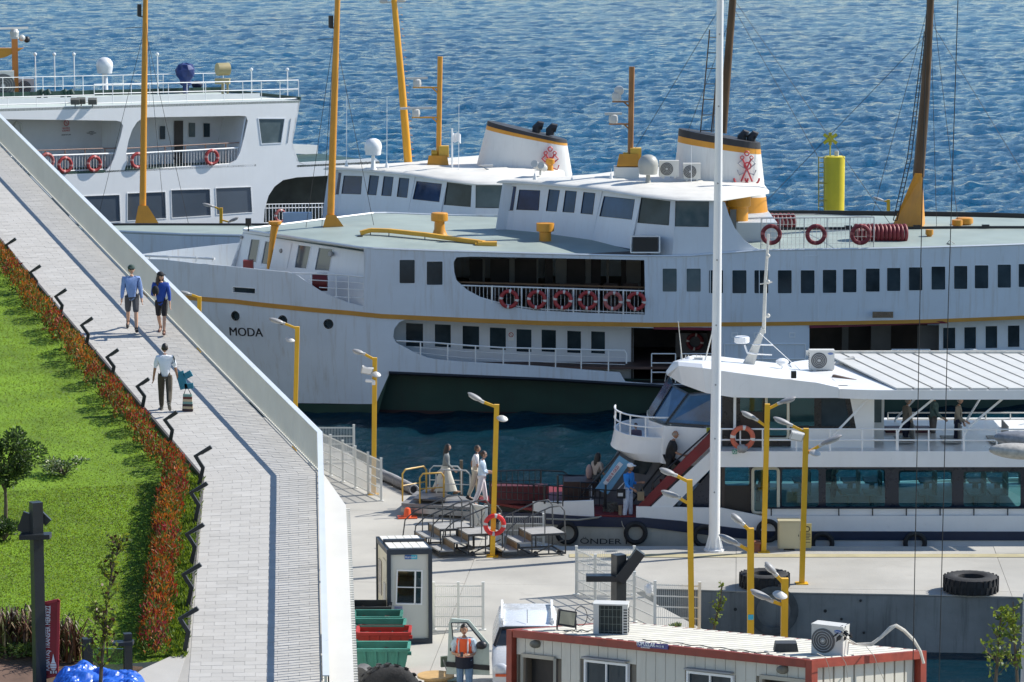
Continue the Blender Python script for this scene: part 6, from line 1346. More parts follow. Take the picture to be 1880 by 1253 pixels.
mb = MB(); mb.prism([W(1194, 932, 95.42), W(1234, 932, 95.42), W(1316, 850, 95.42), W(1316, 818, 95.42)], Y * 0.05); mb.build('stair_stringer', bwhite, boat)
mb = MB()
for k in range(8): a = W(1184 + 15.5 * k, 926 - 15.8 * k, 95.5); mb.box((a.x + .12, 96.0, a.z + .04), (0.28, 0.9, 0.04))
mb.build('stair_tread', deckred, boat)
mb = MB()
for D in (95.48, 96.45): mb.tube([W(1198, 900, D), W(1199, 886, D), W(1206, 878, D), W(1316, 780, D)], 0.028, 6); mb.tube([W(1198, 914, D), W(1316, 800, D)], 0.02, 5); mb.tube([W(1198, 900, D), W(1198, 925, D)], 0.025, 5)
mb.build('stair_rail', black, boat)
mb = MB(); pbox(mb, 1230, 823, 1322, 829, 96.3, 1.2); mb.build('stair_landing', deckred, boat)
# forward saloon bulkhead under the balcony, sloping glazed screen, poster, bow furniture
q = [W(1138, 829, 97.2), W(1226, 842, 97.2), W(1160, 925, 97.2), W(1062, 925, 97.2)]
mb = MB(); mb.prism([W(1134, 828, 97.3), W(1300, 836, 97.3), W(1236, 938, 97.3), W(1075, 938, 97.3)], Y * 0.05); mb.build('forward_bulkhead', M('bulkhead dim grey', (0.18, 0.18, 0.19), 0.4, var=0.2), boat)
mb = MB(); mb.prism([W(1166, 842, 97.24), W(1200, 846, 97.24), W(1186, 872, 97.24), W(1160, 868, 97.24)], Y * 0.03); mb.build('window', pane_d, boat)
mb = MB(); mb.tube([W(1138, 830, 97.1), W(1064, 915, 97.1)], 0.035, 5); mb.tube([W(1228, 838, 97.0), W(1158, 926, 97.0)], 0.03, 5); mb.build('screen_frame', black, boat)
q = [W(1137, 837, 96.9), W(1157, 850, 96.9), W(1116, 908, 96.9), W(1093, 898, 96.9)]; mb = MB(); mb.prism(q, Y * 0.05); pb = mb.build('poster', M('poster pale blue', (0.17, 0.40, 0.58), 0.5), boat)
q = [W(1137, 848, 96.86), W(1144, 853, 96.86), W(1113, 892, 96.86), W(1107, 887, 96.86)]; mb = MB(); mb.prism(q, Y * 0.02); mb.build('panel', print_w, pb)
dv = (W(1140, 850, 96.85) - W(1110, 890, 96.85)).normalized(); text('BOS 8 GEZI', 0.115, W(1125, 870, 96.83), dv, dv.cross(V((0, 1, 0))) * -1 if dv.cross(V((0, 1, 0))).z < 0 else dv.cross(V((0, 1, 0))), print_r, pb)
mb = MB(); q0 = W(895, 905, 97.6); pbox(mb, 898, 893, 1006, 925, 97.2, 0.4); mb.build('hatch_house', M('hatch maroon', (0.085, 0.009, 0.012), .6, var=.3, sc=3), boat)
mb = MB(); pbox(mb, 1035, 885, 1096, 925, 97.4, 1.2); mb.build('winch_house', M('winch dark brown', (0.06, 0.03, 0.02), 0.6, var=0.4, sc=4), boat); mb = MB(); pbox(mb, 1083, 889, 1087, 918, 97.35, 0.03); mb.build('print', print_w, boat)
mb = MB(); pbox(mb, 1096, 898, 1172, 938, 97.35, 0.05); mb.build('forward_waist', bwhite, boat)
def barfence(mb, pts, h, D, step, r=0.013):
    for (xa, ya), (xb, yb_) in zip(pts, pts[1:]):
        for k in (0, 0.55, 1): mb.tube([W(xa, ya + h * k, D), W(xb, yb_ + h * k, D)], 0.02 if k == 0 else r, 4)
        n = max(1, int(abs(xb - xa) / step))
        for i in range(n + 1): t = i / n; x = xa + (xb - xa) * t; y = ya + (yb_ - ya) * t; mb.tube([W(x, y, D), W(x, y + h, D)], 0.026 if i in (0, n) else r, 4)
mb = MB(); barfence(mb, [(878, 866), (993, 863)], 34, 98.9, 10); mb.tube([W(993, 864, 98.9), W(1034, 866, 98.9), W(1045, 874, 98.9)], 0.025, 5)
barfence(mb, [(1024, 872), (1074, 874)], 38, 98.4, 10); barfence(mb, [(900, 886), (980, 890), (1034, 894), (1110, 900)], 30, 96.1, 9); barfence(mb, [(1066, 886), (1112, 888)], 26, 97.0, 9)
mb.tube([W(1110, 900, 96.1), W(1140, 901, 96.0), W(1160, 903, 95.9), W(1180, 914, 95.7)], 0.02, 5)
for x, y0, y1 in ((1000, 893, 925), (1024, 873, 925), (1112, 890, 935), (1034, 894, 930)): mb.tube([W(x, y0, 96.1), W(x, y1, 96.1)], 0.032, 5)
mb.build('bow_rail', black, boat)
mb = MB(); c = W(1121, 934, 96.2)
for k in range(60): a = R.random() * 6.3; b_ = R.random() * 6.3; r = 0.18; mb.tube([c + V((cos(a + t) * r * 1.25, sin(a + t) * r * .6, sin(b_ + t * 1.3) * r)) for t in (0, .5, 1.0, 1.5)], 0.018, 4)
mb.build('rope_pile', M('rope grey brown', (0.13, 0.12, 0.10), 0.9, var=0.4, sc=8), boat)
mb = MB(); mb.cyl(W(1139, 950, 95.7), W(1139, 928, 95.7), 0.06, 8); mb.build('bollard', dwood, boat)
mb = MB(); mb.tube([W(1003, 953, 95.3), W(1060, 955, 95.4), W(1100, 950, 95.6), W(1121, 943, 96)], 0.03, 5); mb.tube([W(1139, 946, 95.6), W(1143, 965, 95.3), W(1152, 978, 95.25)], 0.015, 4); mb.build('mooring_rope', M('rope pale', (0.35, 0.32, 0.26), 0.9), boat)
# tyres hung as fenders
gf = 'tyre fenders hung on the excursion boat'
for x, y, s in ((1041, 979, 'below the white bow bulwark'), (1167, 979, 'behind the bow lettering'), (1293, 985, 'left of the white mast foot'), (1410, 975, 'behind the beige cabinet'), (1510, 998, 'right of the beige notice'), (1680, 998, 'half sunk behind the quay edge')):
    c = B(x, y, -0.12); life_ring('black tyre fender hung on the excursion boat hull, ' + s, c, -Y, 0.36, [rubber, rubber], gf, 'tyre_fender'); bpy.data.objects[-1] if False else None
for o in [o for o in COL.objects if o.name.startswith('tyre_fender')]: o['category'] = 'tyre'
mb = MB(); mb.box(B(1432, 850, .1) + V((-0, 0, 0)), (0.01, 0.01, 0.01))
# far background rail people shapes are built with the people
def solve_container(DB_):
    B0 = W(1490, 1213, DB_); best = None
    for i in range(200):
        DC = DB_ + 0.2 + i * 0.02; C0 = W(1690, 1196, DC); s = C0 - B0
        lo, hi = DB_ - 2, DB_ + 14
        for k in range(50):
            m = (lo + hi) / 2; A0 = W(940, 1157, m)
            if (A0 - B0).dot(s) < 0: lo = m
            else: hi = m
        A0 = W(940, 1157, (lo + hi) / 2); r = (A0 - B0).length / s.length
        if best is None or abs(r - 2.75) < best[0]: best = (abs(r - 2.75), A0, B0, C0, r)
    return best
_b = solve_container(62.0)
CONT = (_b[1], _b[2], _b[3], 0)
print('CONT', _b)
TERZ = min(p.z for p in CONT[:3]) - 2.72
# ================================================================ fences of white welded mesh
def mesh_fence(name, label, base, h, posts, group=None, pitch=0.05):
    """base: pixel polyline on the quay"""
    pts = [G(*p) for p in base]; root = thing(name, label, 'fence', pts[0], group)
    for sg_, (a, b) in enumerate(zip(pts, pts[1:])):
        L = (b - a).length; n = max(1, int(L / pitch)); mb = MB()
        for i in range(n + 1): p = a.lerp(b, i / n); mb.bar(p + Z * 0.06, p + Z * h, 0.009, 0.009, up=Y)
        for k in (0.08, 0.30, 0.52, 0.74, 0.97): mb.bar(a + Z * h * k, b + Z * h * k, 0.014, 0.03)
        mb.build('mesh_panel', meshw, root)
        m = max(1, round(L / posts)); 
        for i in range(1 if sg_ else 0, m + 1): p = a.lerp(b, i / m); pb = MB(); pb.box(p + Z * (h + 0.05) / 2, (0.07, 0.07, h + 0.05)); pb.box(p + Z * (h + 0.06), (0.08, 0.08, 0.03)); pb.box(p + Z * 0.01, (0.16, 0.16, 0.02)); pb.build('post', meshw, root)
    return root
mesh_fence('mesh_fence', 'pale welded mesh fence running from behind the parapet corner to the lamp with the camera', [(585, 863), (700, 920)], 1.30, 1.2)
mesh_fence('mesh_fence', 'short pale mesh fence against the dark ferry hull beside the parapet corner', [(570, 850), (650, 850)], 1.22, 1.0)
mesh_fence('mesh_fence', 'pale mesh fence behind the black forked post, turning beside the dark basin wall', [(1164, 1092), (1058, 1092), (1202, 1160), (1284, 1163)], 1.28, 1.1)
mesh_fence('mesh_fence', 'pale mesh gate panel between the white cabin and the parked van', [(796, 1157), (887, 1157)], 1.20, 0.55)
mesh_fence('mesh_fence', 'low white barred fence on the quay edge behind the step units and the red ring', [(918, 1003), (998, 1003)], 0.90, 1.3)
b = G(882, 990); t = thing('gate_panel', 'white braced gate leaf on the quay edge left of the lamp with the red ring', 'gate', b); mb = MB()
a, c = G(866, 985), G(893, 990)
for p in (a, c): mb.box(p + Z * 0.5, (0.09, 0.09, 1.0))
for z_ in (0.08, 0.95): mb.bar(a + Z * z_, c + Z * z_, 0.06)
mb.bar(a + Z * .08, c + Z * .95, 0.05); mb.bar(a + Z * .95, c + Z * .08, 0.05); mb.prism([a + Z * .08 + Y * .03, c + Z * .08 + Y * .03, c + Z * .95 + Y * .03, a + Z * .95 + Y * .03], Y * .01); mb.build('leaf', meshw, t)
# ================================================================ boarding platform, steps, cone, fenders
b = G(800, 945); t = thing('boarding_platform', 'low grey boarding platform with yellow and white tube rails at the dock edge', 'platform', b)
zp = 0.38; q = [G(737, 924, zp), G(866, 932, zp), G(874, 914, zp), G(765, 902, zp)]
mb = MB(); mb.prism(q, V((0, 0, -0.09))); mb.build('deck', M('platform grey boards', (0.20, 0.20, 0.20), 0.7, var=0.15, sc=3, spot=0.3, scol=(0.35, 0.33, 0.3)), t)
mb = MB(); mb.prism([p + V((0.15, 0.1, 0.09)) for p in (q[0].lerp(q[1], .1), q[0].lerp(q[1], .55), q[3].lerp(q[2], .45), q[3].lerp(q[2], .1))], Z * 0.05); mb.build('ramp_flap', M('flap dark grey', (0.06, 0.06, 0.065), 0.5), t)
mb = MB(); mb.bar(q[0] + Z * -.2, q[1] + Z * -.2, 0.10, 0.16); mb.bar(q[1] - Z * .2, q[2] - Z * .2, 0.1, 0.16)
for p in (q[0].lerp(q[1], .06), q[0].lerp(q[1], .5), q[0].lerp(q[1], .94), q[3], q[2]): mb.box((p.x, p.y, 0.06), (0.14, 0.14, 0.12)); mb.box((p.x, p.y, 0.18), (0.06, 0.06, 0.24))
mb.build('chassis', steel, t)
def urail(pa, pb, h, mat, r=0.03):
    mb = MB(); mb.tube([pa, pa + Z * (h - .12), pa.lerp(pb, .12) + Z * h, pa.lerp(pb, .88) + Z * h, pb + Z * (h - .12), pb], r, 6); mb.tube([pa + Z * h * .5, pb + Z * h * .5], r * .7, 5); return mb.build('rail', mat, t, smooth=True)
yr = M('rail yellow', (0.50, 0.30, 0.05), 0.5, var=0.15, sc=5, spot=0.3, scol=(0.3, 0.28, 0.25))
urail(G(739, 921, zp), G(783, 913, zp), 0.98, yr); urail(G(771, 925, zp), G(815, 922, zp), 0.92, yr)
urail(G(789, 907, zp), G(847, 908, zp), 0.88, lgrey, 0.024); urail(G(801, 914, zp), G(863, 916, zp), 0.88, lgrey, 0.024)
for x, y in ((847, 908), (876, 922)):
    mb = MB(); p = G(x, y, 0.0); mb.box(p + Z * 0.45, (0.10, 0.10, 1.3)); mb.build('mooring_post', dwood, t)
def steps(label, px, py, n=3, flip=1):
    zt = 0.66; o = G(px, py, zt); u = V((0.97, 0.22, 0)); w = V((0.35, -0.94, 0)); Wd = 1.05
    t = thing('mobile_steps', label, 'steps', V((o.x, o.y, 0)), 'wheeled boarding step units'); g = V((o.x, o.y, 0))
    lv = [(0.0, 1.0, zt, 'a'), (-0.42, 0.0, zt * 0.66, 'b'), (-0.86, -0.42, zt * 0.33, 'c')]
    for x0, x1, z, _ in lv:
        mb = MB(); mb.prism([g + u * x0 + Z * z, g + u * x1 + Z * z, g + u * x1 + w * Wd + Z * z, g + u * x0 + w * Wd + Z * z], V((0, 0, -0.045))); mb.build('tread', M('tread grey', (0.33, 0.325, 0.31), 0.7, var=0.12, sc=4), t)
        if x1 < 1: mb = MB(); mb.prism([g + u * x1 + Z * z, g + u * x1 + w * Wd + Z * z, g + u * x1 + w * Wd + Z * (z + .17), g + u * x1 + Z * (z + .17)], u * 0.02); mb.build('riser', dwood, t)
    fr = MB()
    for s in (0.0, Wd):
        b0 = g + w * s; fr.bar(b0 + u * 1 + Z * .06, b0 - u * .86 + Z * .06, 0.04)
        for x, z in ((1.0, zt), (0.5, zt), (0.0, zt), (-0.42, zt * .66), (-0.86, zt * .33)): fr.bar(b0 + u * x + Z * .04, b0 + u * x + Z * z, 0.04)
        fr.bar(b0 + u * 0 + Z * (zt - .03), b0 + u * 1 + Z * (zt - .03), 0.05, 0.06)
    for x in (1.0, 0.0, -0.86): fr.bar(g + u * x + Z * .06, g + u * x + w * Wd + Z * .06, 0.04)
    fr.bar(g + u * 0.05 + w * Wd + Z * .08, g + u * 0.95 + w * Wd + Z * (zt * .7), 0.03); fr.build('frame', dsteel, t)
    for s in (0.04, Wd - 0.04):
        b0 = g + w * s; mb = MB(); mb.tube([b0 - u * .80 + Z * .2, b0 - u * .72 + Z * 0.78, b0 - u * .45 + Z * 1.02, b0 + u * .55 + Z * 1.42, b0 + u * .86 + Z * 1.45, b0 + u * .98 + Z * 1.3, b0 + u * 1.0 + Z * zt], 0.022, 6); mb.tube([b0 - u * .2 + Z * .4, b0 - u * .2 + Z * 1.12], 0.018, 5); mb.tube([b0 + u * .4 + Z * zt, b0 + u * .4 + Z * 1.36], 0.018, 5); mb.build('handrail', M('rail dark grey', (0.09, 0.095, 0.10), 0.4, 0.4), t, smooth=True)
    for x in (0.15, 0.85): mb = MB(); mb.lathe(g + u * x + w * (Wd * .9) + Z * 0.07 - w * .03, [(0.07, 0), (0.07, 0.05)], 10, w); mb.build('caster', rubber, t)
steps('wheeled grey step unit beside the boat tyre fender, past the red ring', 953, 969)
steps('middle wheeled grey step unit, touching the red life ring lamp', 838, 969)
steps('wheeled grey step unit behind the middle one, beside the orange cone', 787, 960)
p = W(908, 964, G(904, 1022).y - .17); life_ring('bright red life ring hung on the yellow lamp between the step units', p, V((0.1, -1, 0)), 0.33, [M('ring bright red', (0.62, 0.02, 0.02), 0.4, var=0.08), M('ring grey band', (0.5, 0.48, 0.47), 0.5)])
b = G(748, 951); t = thing('traffic_cone', 'small squat orange traffic cone left of the step units', 'cone', b); mb = MB(); mb.lathe(b + Z * .03, [(0.14, 0), (0.12, 0.05), (0.10, 0.2), (0.085, 0.26), (0.04, 0.29)], 14); mb.build('body', coneo, t, smooth=True); mb = MB(); mb.box(b + Z * .02, (0.58, 0.42, 0.04), rz=.1); mb.build('base', coneo, t)
gf = 'ribbed dock fenders along the dock edge'
for i, (x, y) in enumerate(((704, 882), (720, 889), (736, 897), (752, 905))):
    b = G(x, y); t = thing('dock_fender', 'grey ribbed dock fender, %s of four along the dock edge behind the platform' % ('farthest', 'second farthest', 'second nearest', 'nearest')[i], 'fender', b, gf)
    d = (G(752, 905) - G(704, 882)).normalized(); nrm = V((d.y, -d.x, 0)); mb = MB()
    for k in range(7): c = b + d * (k * .12 - .36) + Z * 0.17; mb.torus(c, 0.14, 0.028, d, 12, 5)
    mb.build('ribs', M('fender grey', (0.26, 0.26, 0.27), 0.7, var=0.2), t); mb = MB(); mb.cyl(b - d * .38 + Z * .17, b + d * .38 + Z * .17, 0.10, 8); mb.box(b + Z * 0.03, (0.7, 0.3, 0.05), rz=atan2(d.y, d.x)); mb.build('core', black, t)
# ================================================================ things on the quay edge
b = G(1449, 1012); t = thing('cabinet', 'beige electrical cabinet with a small blue sticker on the quay edge', 'cabinet', b); mb = MB(); mb.box(b + V((0, .25, .46)), (0.62, 0.42, 0.80)); mb.box(b + V((0, .25, .87)), (0.66, 0.46, 0.03)); mb.build('casing', M('cabinet beige', (0.46, 0.42, 0.28), 0.5, var=0.06), t)
mb = MB()
for s in (-.22, .22): mb.box(b + V((s, .25, .03)), (0.12, 0.36, 0.07))
mb.build('foot', grey, t); mb = MB(); mb.prism([b + V((.13, .03, .74)), b + V((.23, .03, .74)), b + V((.23, .03, .80)), b + V((.13, .03, .80))], Y * .005); mb.build('sticker', print_c, t); mb = MB(); mb.box(b + V((.27, .03, .45)), (0.02, 0.02, 0.06)); mb.build('lock', black, t)
mb = MB(); mb.box(b + V((.0, .035, .46)), (0.56, 0.012, 0.74)); mb.build('door', M('cabinet beige', (0.46, 0.42, 0.28)), t)
b = G(1480, 1010); t = thing('notice_board', 'narrow ochre notice board with black print beside the beige cabinet', 'notice board', b); mb = MB(); mb.box(b + V((0, 0, .42)), (0.30, 0.03, 0.72)); pb = mb.build('board', M('notice ochre', (0.52, 0.42, 0.16), 0.55, var=0.1), t); mb = MB()
for s in (-.12, .12): mb.box(b + V((s, 0.03, .12)), (0.03, 0.03, 0.26))
mb.build('leg', steel, t); mb = MB(); mb.torus(b + V((0.02, -.02, .62)), 0.075, 0.012, Y, 14, 4)
for k, wd in enumerate((.16, .2, .2, .14, .2)): mb.box(b + V((.02, -.02, .50 - k * .045)), (wd, 0.006, 0.018))
mb.box(b + V((0, -.02, .23)), (.24, .006, .014)); mb.build('print', print_k, pb)
b = G(1391, 1013); mb = MB(); mb.lathe((0, 0, 0), [(0.17, 0), (0.14, .04), (0.11, .14), (0.13, .22), (0.18, .25), (0.17, .30), (0.05, .31)], 14); o = mb.build('bollard', M('rusty bollard', (0.20, 0.07, 0.04), 0.7, var=0.25), None, smooth=True); o.location = b; tag(o, 'rusty red mooring bollard on the quay edge beside the yellow lamp foot', 'bollard')
gt = 'old lorry tyres lying on the quay'
def tyre(label, c, R0, r, axis, group=gt, lugs=26):
    t = thing('tyre', label, 'tyre', c, group); a = V(axis).normalized(); mb = MB(); h = r
    mb.lathe(c, [(R0 * .50, -h * .8), (R0 * .62, -h), (R0 * .88, -h * .96), (R0 * .97, -h * .8), (R0, -h * .35), (R0, h * .35), (R0 * .97, h * .8), (R0 * .88, h * .96), (R0 * .62, h), (R0 * .50, h * .8), (R0 * .47, 0), (R0 * .50, -h * .8)], 32, a); mb.f = [f for f in mb.f if len(f) == 4]; mb.m = mb.m[:len(mb.f)]
    mb.build('carcass', rubber, t, smooth=True); u, w = ortho(a); mb = MB()
    for i in range(lugs):
        th = 2 * pi * i / lugs
        for s in (-1, 1):
            th2 = th + (pi / lugs if s > 0 else 0); d = u * cos(th2) + w * sin(th2); tn = a.cross(d); cc = c + d * (R0 + .004) + a * (s * h * .45)
            mb.hexa([cc + x * tn * (R0 * 2.1 / lugs) + y * a * h * .42 + z * d * .018 for z in (-1, 1) for x, y in ((-.5, -1), (.5, -1), (.75, 1), (-.25, 1))])
    mb.build('tread', rubber, t); return t
tyre('big black tyre lying flat on the quay near the right edge', G(1785, 1091) + V((0, .3, .24)), 0.74, 0.23, Z)
tyre('big black tyre lying flat on the quay behind the yellow lamp posts', G(1405, 1083) + V((0, .3, .22)), 0.68, 0.21, Z)
tyre('large ribbed tractor tyre standing upright in front of the green skip', G(712, 1286, .80), 0.82, 0.30, V((0.35, -1, 0.18)), None, 22)
mb = MB(); mb.cyl(V((0, -.2, .25)), V((.1, .2, .25)), 0.25, 16); o = mb.build('drum', M('drum grey', (0.10, 0.10, 0.10), 0.7, var=0.2), None, smooth=True); o.location = W(660, 1252, 75.5) - Z * .3; tag(o, 'small dark grey drum beside the big tractor tyre', 'drum')
o.location.z = 0.4
# marks left on the basin wall by tyres are wear on the wall itself
b0 = G(1600, 1091)
for x, y, r in ((1815, 1140, 0.75), (1420, 1122, 0.72)):
    c = PL(x, y, b0, Y) ; mb = MB(); mb.torus((c.x, c.y - .0, c.z), r * .8, 0.11, Y, 28, 6); mb.v = [V((v.x, c.y + (v.y - c.y) * 0.08 - .004, v.z)) for v in mb.v]; mb.build('scuff_mark', M('rubber scuff', (0.085, 0.09, 0.09), 0.9, var=0.4, sc=2), quay)
mb = MB()
for x, y in ((1350, 1119), (1515, 1122), (1757, 1132), (1580, 1103), (1666, 1107), (1545, 1137), (1698, 1143), (1586, 1162)):
    c = PL(x, y, b0, Y); mb.lathe(c - Y * .01, [(0.05 if x in (1350, 1515, 1757) else .025, 0), (.04, .012)], 8, Y)
mb.build('drain_hole', black, quay)
# ================================================================ site cabin
zc = 2.46; f0, f1 = G(711.3, 1009.6, zc), G(793, 1008, zc); k0 = G(690.5, 985.5, zc); f0.z = f1.z = k0.z = 0
su_ = (f1 - f0); sv = (k0 - f0); cabn = thing('site_cabin', 'narrow white site cabin with dark frame and sliding window beside the skips', 'cabin', f0)
C = lambda a, b_, z: f0 + su_ * a + sv * b_ + Z * z
ins = 0.012
mb = MB()
for a, b_ in ((0, 0), (1, 0), (1, 1), (0, 1)): c = C(a * .93 + .035, b_ * .955 + .0225, zc / 2); mb.box(c, (0.10, 0.10, zc), rz=atan2(su_.y, su_.x))
for z in (0.06, zc - .07):
    for (a, b_, c_, d_) in ((.05, .022, .95, .022), (.05, .978, .95, .978), (.035, .05, .035, .95), (.965, .05, .965, .95)): mb.bar(C(a, b_, z), C(c_, d_, z), 0.09, 0.13)
mb.build('frame', cabfr, cabn)
mb = MB(); FW0 = [C(.06, .03, .12), C(.94, .03, .12), C(.94, .03, zc - .13), C(.06, .03, zc - .13)]
e = lambda px, py: PL(px, py, FW0[0], V((su_.y, -su_.x, 0)))
wq = [e(728, 1046), e(776, 1047), e(775, 1111), e(726, 1110)]
panel(FW0, [wq], 0.05).build('front_wall', cabw, cabn)
wd_ = window(cabn, wq, cleanwhite, clear, 0.035, 0.025, 0.06); mb = MB(); n_ = frame_of(wq)[3]
mb.bar(wq[0].lerp(wq[1], .72) + n_ * .01, wq[3].lerp(wq[2], .72) + n_ * .01, 0.04, 0.03, up=n_); mb.bar(wq[0].lerp(wq[3], .5) + n_ * .012, wq[1].lerp(wq[2], .5) + n_ * .012, 0.025, 0.02); mb.build('sash', cleanwhite, wd_)
mb = MB(); a_, b__, c_, d__ = wq; mb.prism([a_.lerp(b__, .74) - n_ * .05, b__ - n_ * .05, c_ - n_ * .05, d__.lerp(c_, .74) - n_ * .05], -n_ * .01); mb.build('blind', pane_g, wd_)
mb = MB()
for b_, nm in ((0.30, 0), (0.75, 1)):
    pass
L0, L1 = C(.025, .06, .12), C(.025, .94, .12); H_ = Z * (zc - .25); mb.prism([L0, L1, L1 + H_, L0 + H_], su_ * 0.03); mb.prism([C(.965, .06, .12), C(.965, .94, .12), C(.965, .94, zc - .13), C(.965, .06, zc - .13)], su_ * -0.03); mb.prism([C(.06, .97, .12), C(.94, .97, .12), C(.94, .97, zc - .13), C(.06, .97, zc - .13)], sv * -0.02); mb.build('side_wall', M('cabin side cream', (0.66, 0.63, 0.50), 0.55, var=0.04), cabn)
mb = MB(); mb.prism([C(.02, .60, 1.05), C(.02, .85, 1.05), C(.02, .85, 1.95), C(.02, .60, 1.95)], su_ * -0.01); mb.build('side_window', M('side window brown', (0.18, 0.15, 0.13), 0.2), cabn)
mb = MB(); mb.prism([C(.018, .14, 0.2), C(.018, .46, 0.2), C(.018, .46, 2.1), C(.018, .14, 2.1)], su_ * -0.01); dr = mb.build('door', M('cabin door cream', (0.62, 0.60, 0.50), 0.5), cabn); mb = MB(); mb.prism([C(.005, .2, 1.0), C(.005, .38, 1.0), C(.005, .38, 1.5), C(.005, .2, 1.5)], su_ * -0.004); mb.build('pane', pane_s, dr)
mb = MB(); mb.prism([C(.02, .01, zc - .02), C(.98, .01, zc - .02), C(.98, .99, zc - .02), C(.02, .99, zc - .02)], Z * .02); mb.bar(C(0.03, .5, zc + .05), C(.97, .5, zc + .05), .1, .1); mb.build('roof', cabfr, cabn)
for k in range(5):
    for b0_, b1_ in ((.04, .46), (.54, .96)):
        mb = MB(); mb.prism([C(.06 + .178 * k, b0_, zc + .004), C(.06 + .178 * k + .16, b0_, zc + .004), C(.06 + .178 * k + .16, b1_, zc + .004), C(.06 + .178 * k, b1_, zc + .004)], Z * .025); mb.build('roof_panel', M('cabin roof sheet', (0.72, 0.71, 0.66), 0.5, var=0.06), cabn)
q = [e(743, 1019), e(755, 1019), e(755, 1027), e(743, 1027)]; mb = MB(); mb.prism([p + n_ * .012 for p in q], -n_ * .01); sg = mb.build('sign', print_b, cabn); q = [e(755, 1019), e(766, 1019), e(766, 1027), e(755, 1027)]; mb = MB(); mb.prism([p + n_ * .012 for p in q], -n_ * .01); mb.build('sign', print_c, cabn)
text('Karmod', 0.085, e(754, 1023) + n_ * .016, su_, Z, print_w, sg)
q = [e(724, 1113), e(739, 1113), e(739, 1121), e(724, 1121)]; mb = MB(); mb.prism([p + n_ * .012 for p in q], -n_ * .01); sg = mb.build('notice', M('notice lilac', (0.42, 0.42, 0.52), 0.5), cabn); text('Karmod\n444 55 23', 0.05, e(731.5, 1117) + n_ * .016, su_, Z, print_b, sg)
mb = MB(); mb.box(C(.5, .6, .9), (0.7, 0.6, 1.2)); mb.build('desk', darkint, cabn)
# ================================================================ waste skips
def skip(label, x0, x1, yr, mat, D, h=1.05, fill=True):
    D = G(x0, yr, h).y
    a, b = W(x0, yr, D), W(x1, yr, D); t = thing('waste_skip', label, 'skip', V((a.x, a.y, 0)), 'open waste skips beside the white cabin'); dp = 0.78; w = b.x - a.x
    zt = h; bot = [V((a.x + .18, D + .10, .1)), V((b.x - .18, D + .10, .1)), V((b.x - .18, D + dp - .1, .1)), V((a.x + .18, D + dp - .1, .1))]; top = [V((a.x, D, zt)), V((b.x, D, zt)), V((b.x, D + dp, zt)), V((a.x, D + dp, zt))]
    mb = MB(); inn = [V((p.x + (.05 if i in (0, 3) else -.05), p.y + (.05 if i < 2 else -.05), zt)) for i, p in enumerate(top)]; fl = [V((p.x, p.y, zt - .30)) for p in inn]
    mb.add(bot + top + inn + fl, [(3, 2, 1, 0), (0, 1, 5, 4), (1, 2, 6, 5), (2, 3, 7, 6), (3, 0, 4, 7), (4, 5, 9, 8), (5, 6, 10, 9), (6, 7, 11, 10), (7, 4, 8, 11), (8, 9, 13, 12), (9, 10, 14, 13), (10, 11, 15, 14), (11, 8, 12, 15), (12, 13, 14, 15)]); mb.build('body', mat, t)
    mb = MB()
    for i in range(4): mb.bar(top[i] + Z * .0, top[(i + 1) % 4] + Z * .0, 0.07, 0.07)
    for k in range(1, 5): u = k / 5; mb.bar(top[0].lerp(top[1], u) - Y * .01, bot[0].lerp(bot[1], u) - Y * .01, 0.05, 0.05, up=Y)
    mb.build('rim', mat, t)
    if fill:
        mb = MB(); mb.quadgrid(lambda u, v: V((inn[0].x + (inn[1].x - inn[0].x) * u, inn[0].y + (inn[2].y - inn[0].y) * v, zt - .16 + R.uniform(-.06, .08))), 12, 6); mb.build('waste', waste, t)
    mb = MB()
    for q in (top[0], top[1]): mb.cyl(q + V((0, .3, -.15)) - X * .06, q + V((0, .3, -.15)) + X * .06, 0.05, 8)
    mb.build('lug', mat, t)
skip('green waste skip in front, nearest the tractor tyre', 648, 750, 1194, skipg, 77.6)
skip('bright red waste skip behind the front green one', 655, 752, 1164, skipr, 79.0)
skip('green waste skip just behind the red one', 646, 742, 1151, skipg, 80.2)
skip('green waste skip second from the back, black inside', 648, 736, 1135, M('skip green dark', (0.035, 0.17, 0.13), 0.6, var=0.25, sc=2, spot=0.4, scol=(0.06, 0.05, 0.04)), 81.3)
skip('dark skip at the very back of the row below the cabin wall', 644, 716, 1117, M('skip black', (0.03, 0.035, 0.035), 0.7, var=0.4), 82.5)
# ================================================================ cable spool, folding chair
b = W(800, 1240, 75.6); t = thing('cable_spool', 'wooden cable spool standing on end beside the worker', 'spool', V((b.x, b.y, 0))); zt = b.z
mb = MB(); mb.lathe((b.x, b.y, zt - .04), [(0.44, 0), (0.44, .05)], 22); mb.build('flange', wood, t); mb = MB(); mb.lathe((b.x, b.y, 0.0), [(0.44, 0), (0.44, .05)], 22); mb.build('flange', wood, t)
for k in range(16): a = 2 * pi * k / 16; mb = MB(); mb.box((b.x + cos(a) * .26, b.y + sin(a) * .26, zt / 2), (0.03, 0.098, zt - .1), rz=a); mb.build('stave', wood, t)
b = W(822, 1246, 76.6); t = thing('folding_chair', 'small green folding chair behind the worker beside the open van door', 'chair', V((b.x, b.y, 0))); zs = b.z
mb = MB(); mb.box((b.x - .05, b.y, zs + .42), (0.24, 0.06, 0.26), rz=.4); mb.build('backrest', M('chair green', (0.13, 0.17, 0.12), 0.6), t); mb = MB(); mb.box((b.x + .15, b.y - .1, zs), (0.4, 0.4, 0.03)); mb.build('seat', M('chair green', (0.13, 0.17, 0.12)), t)
mb = MB()
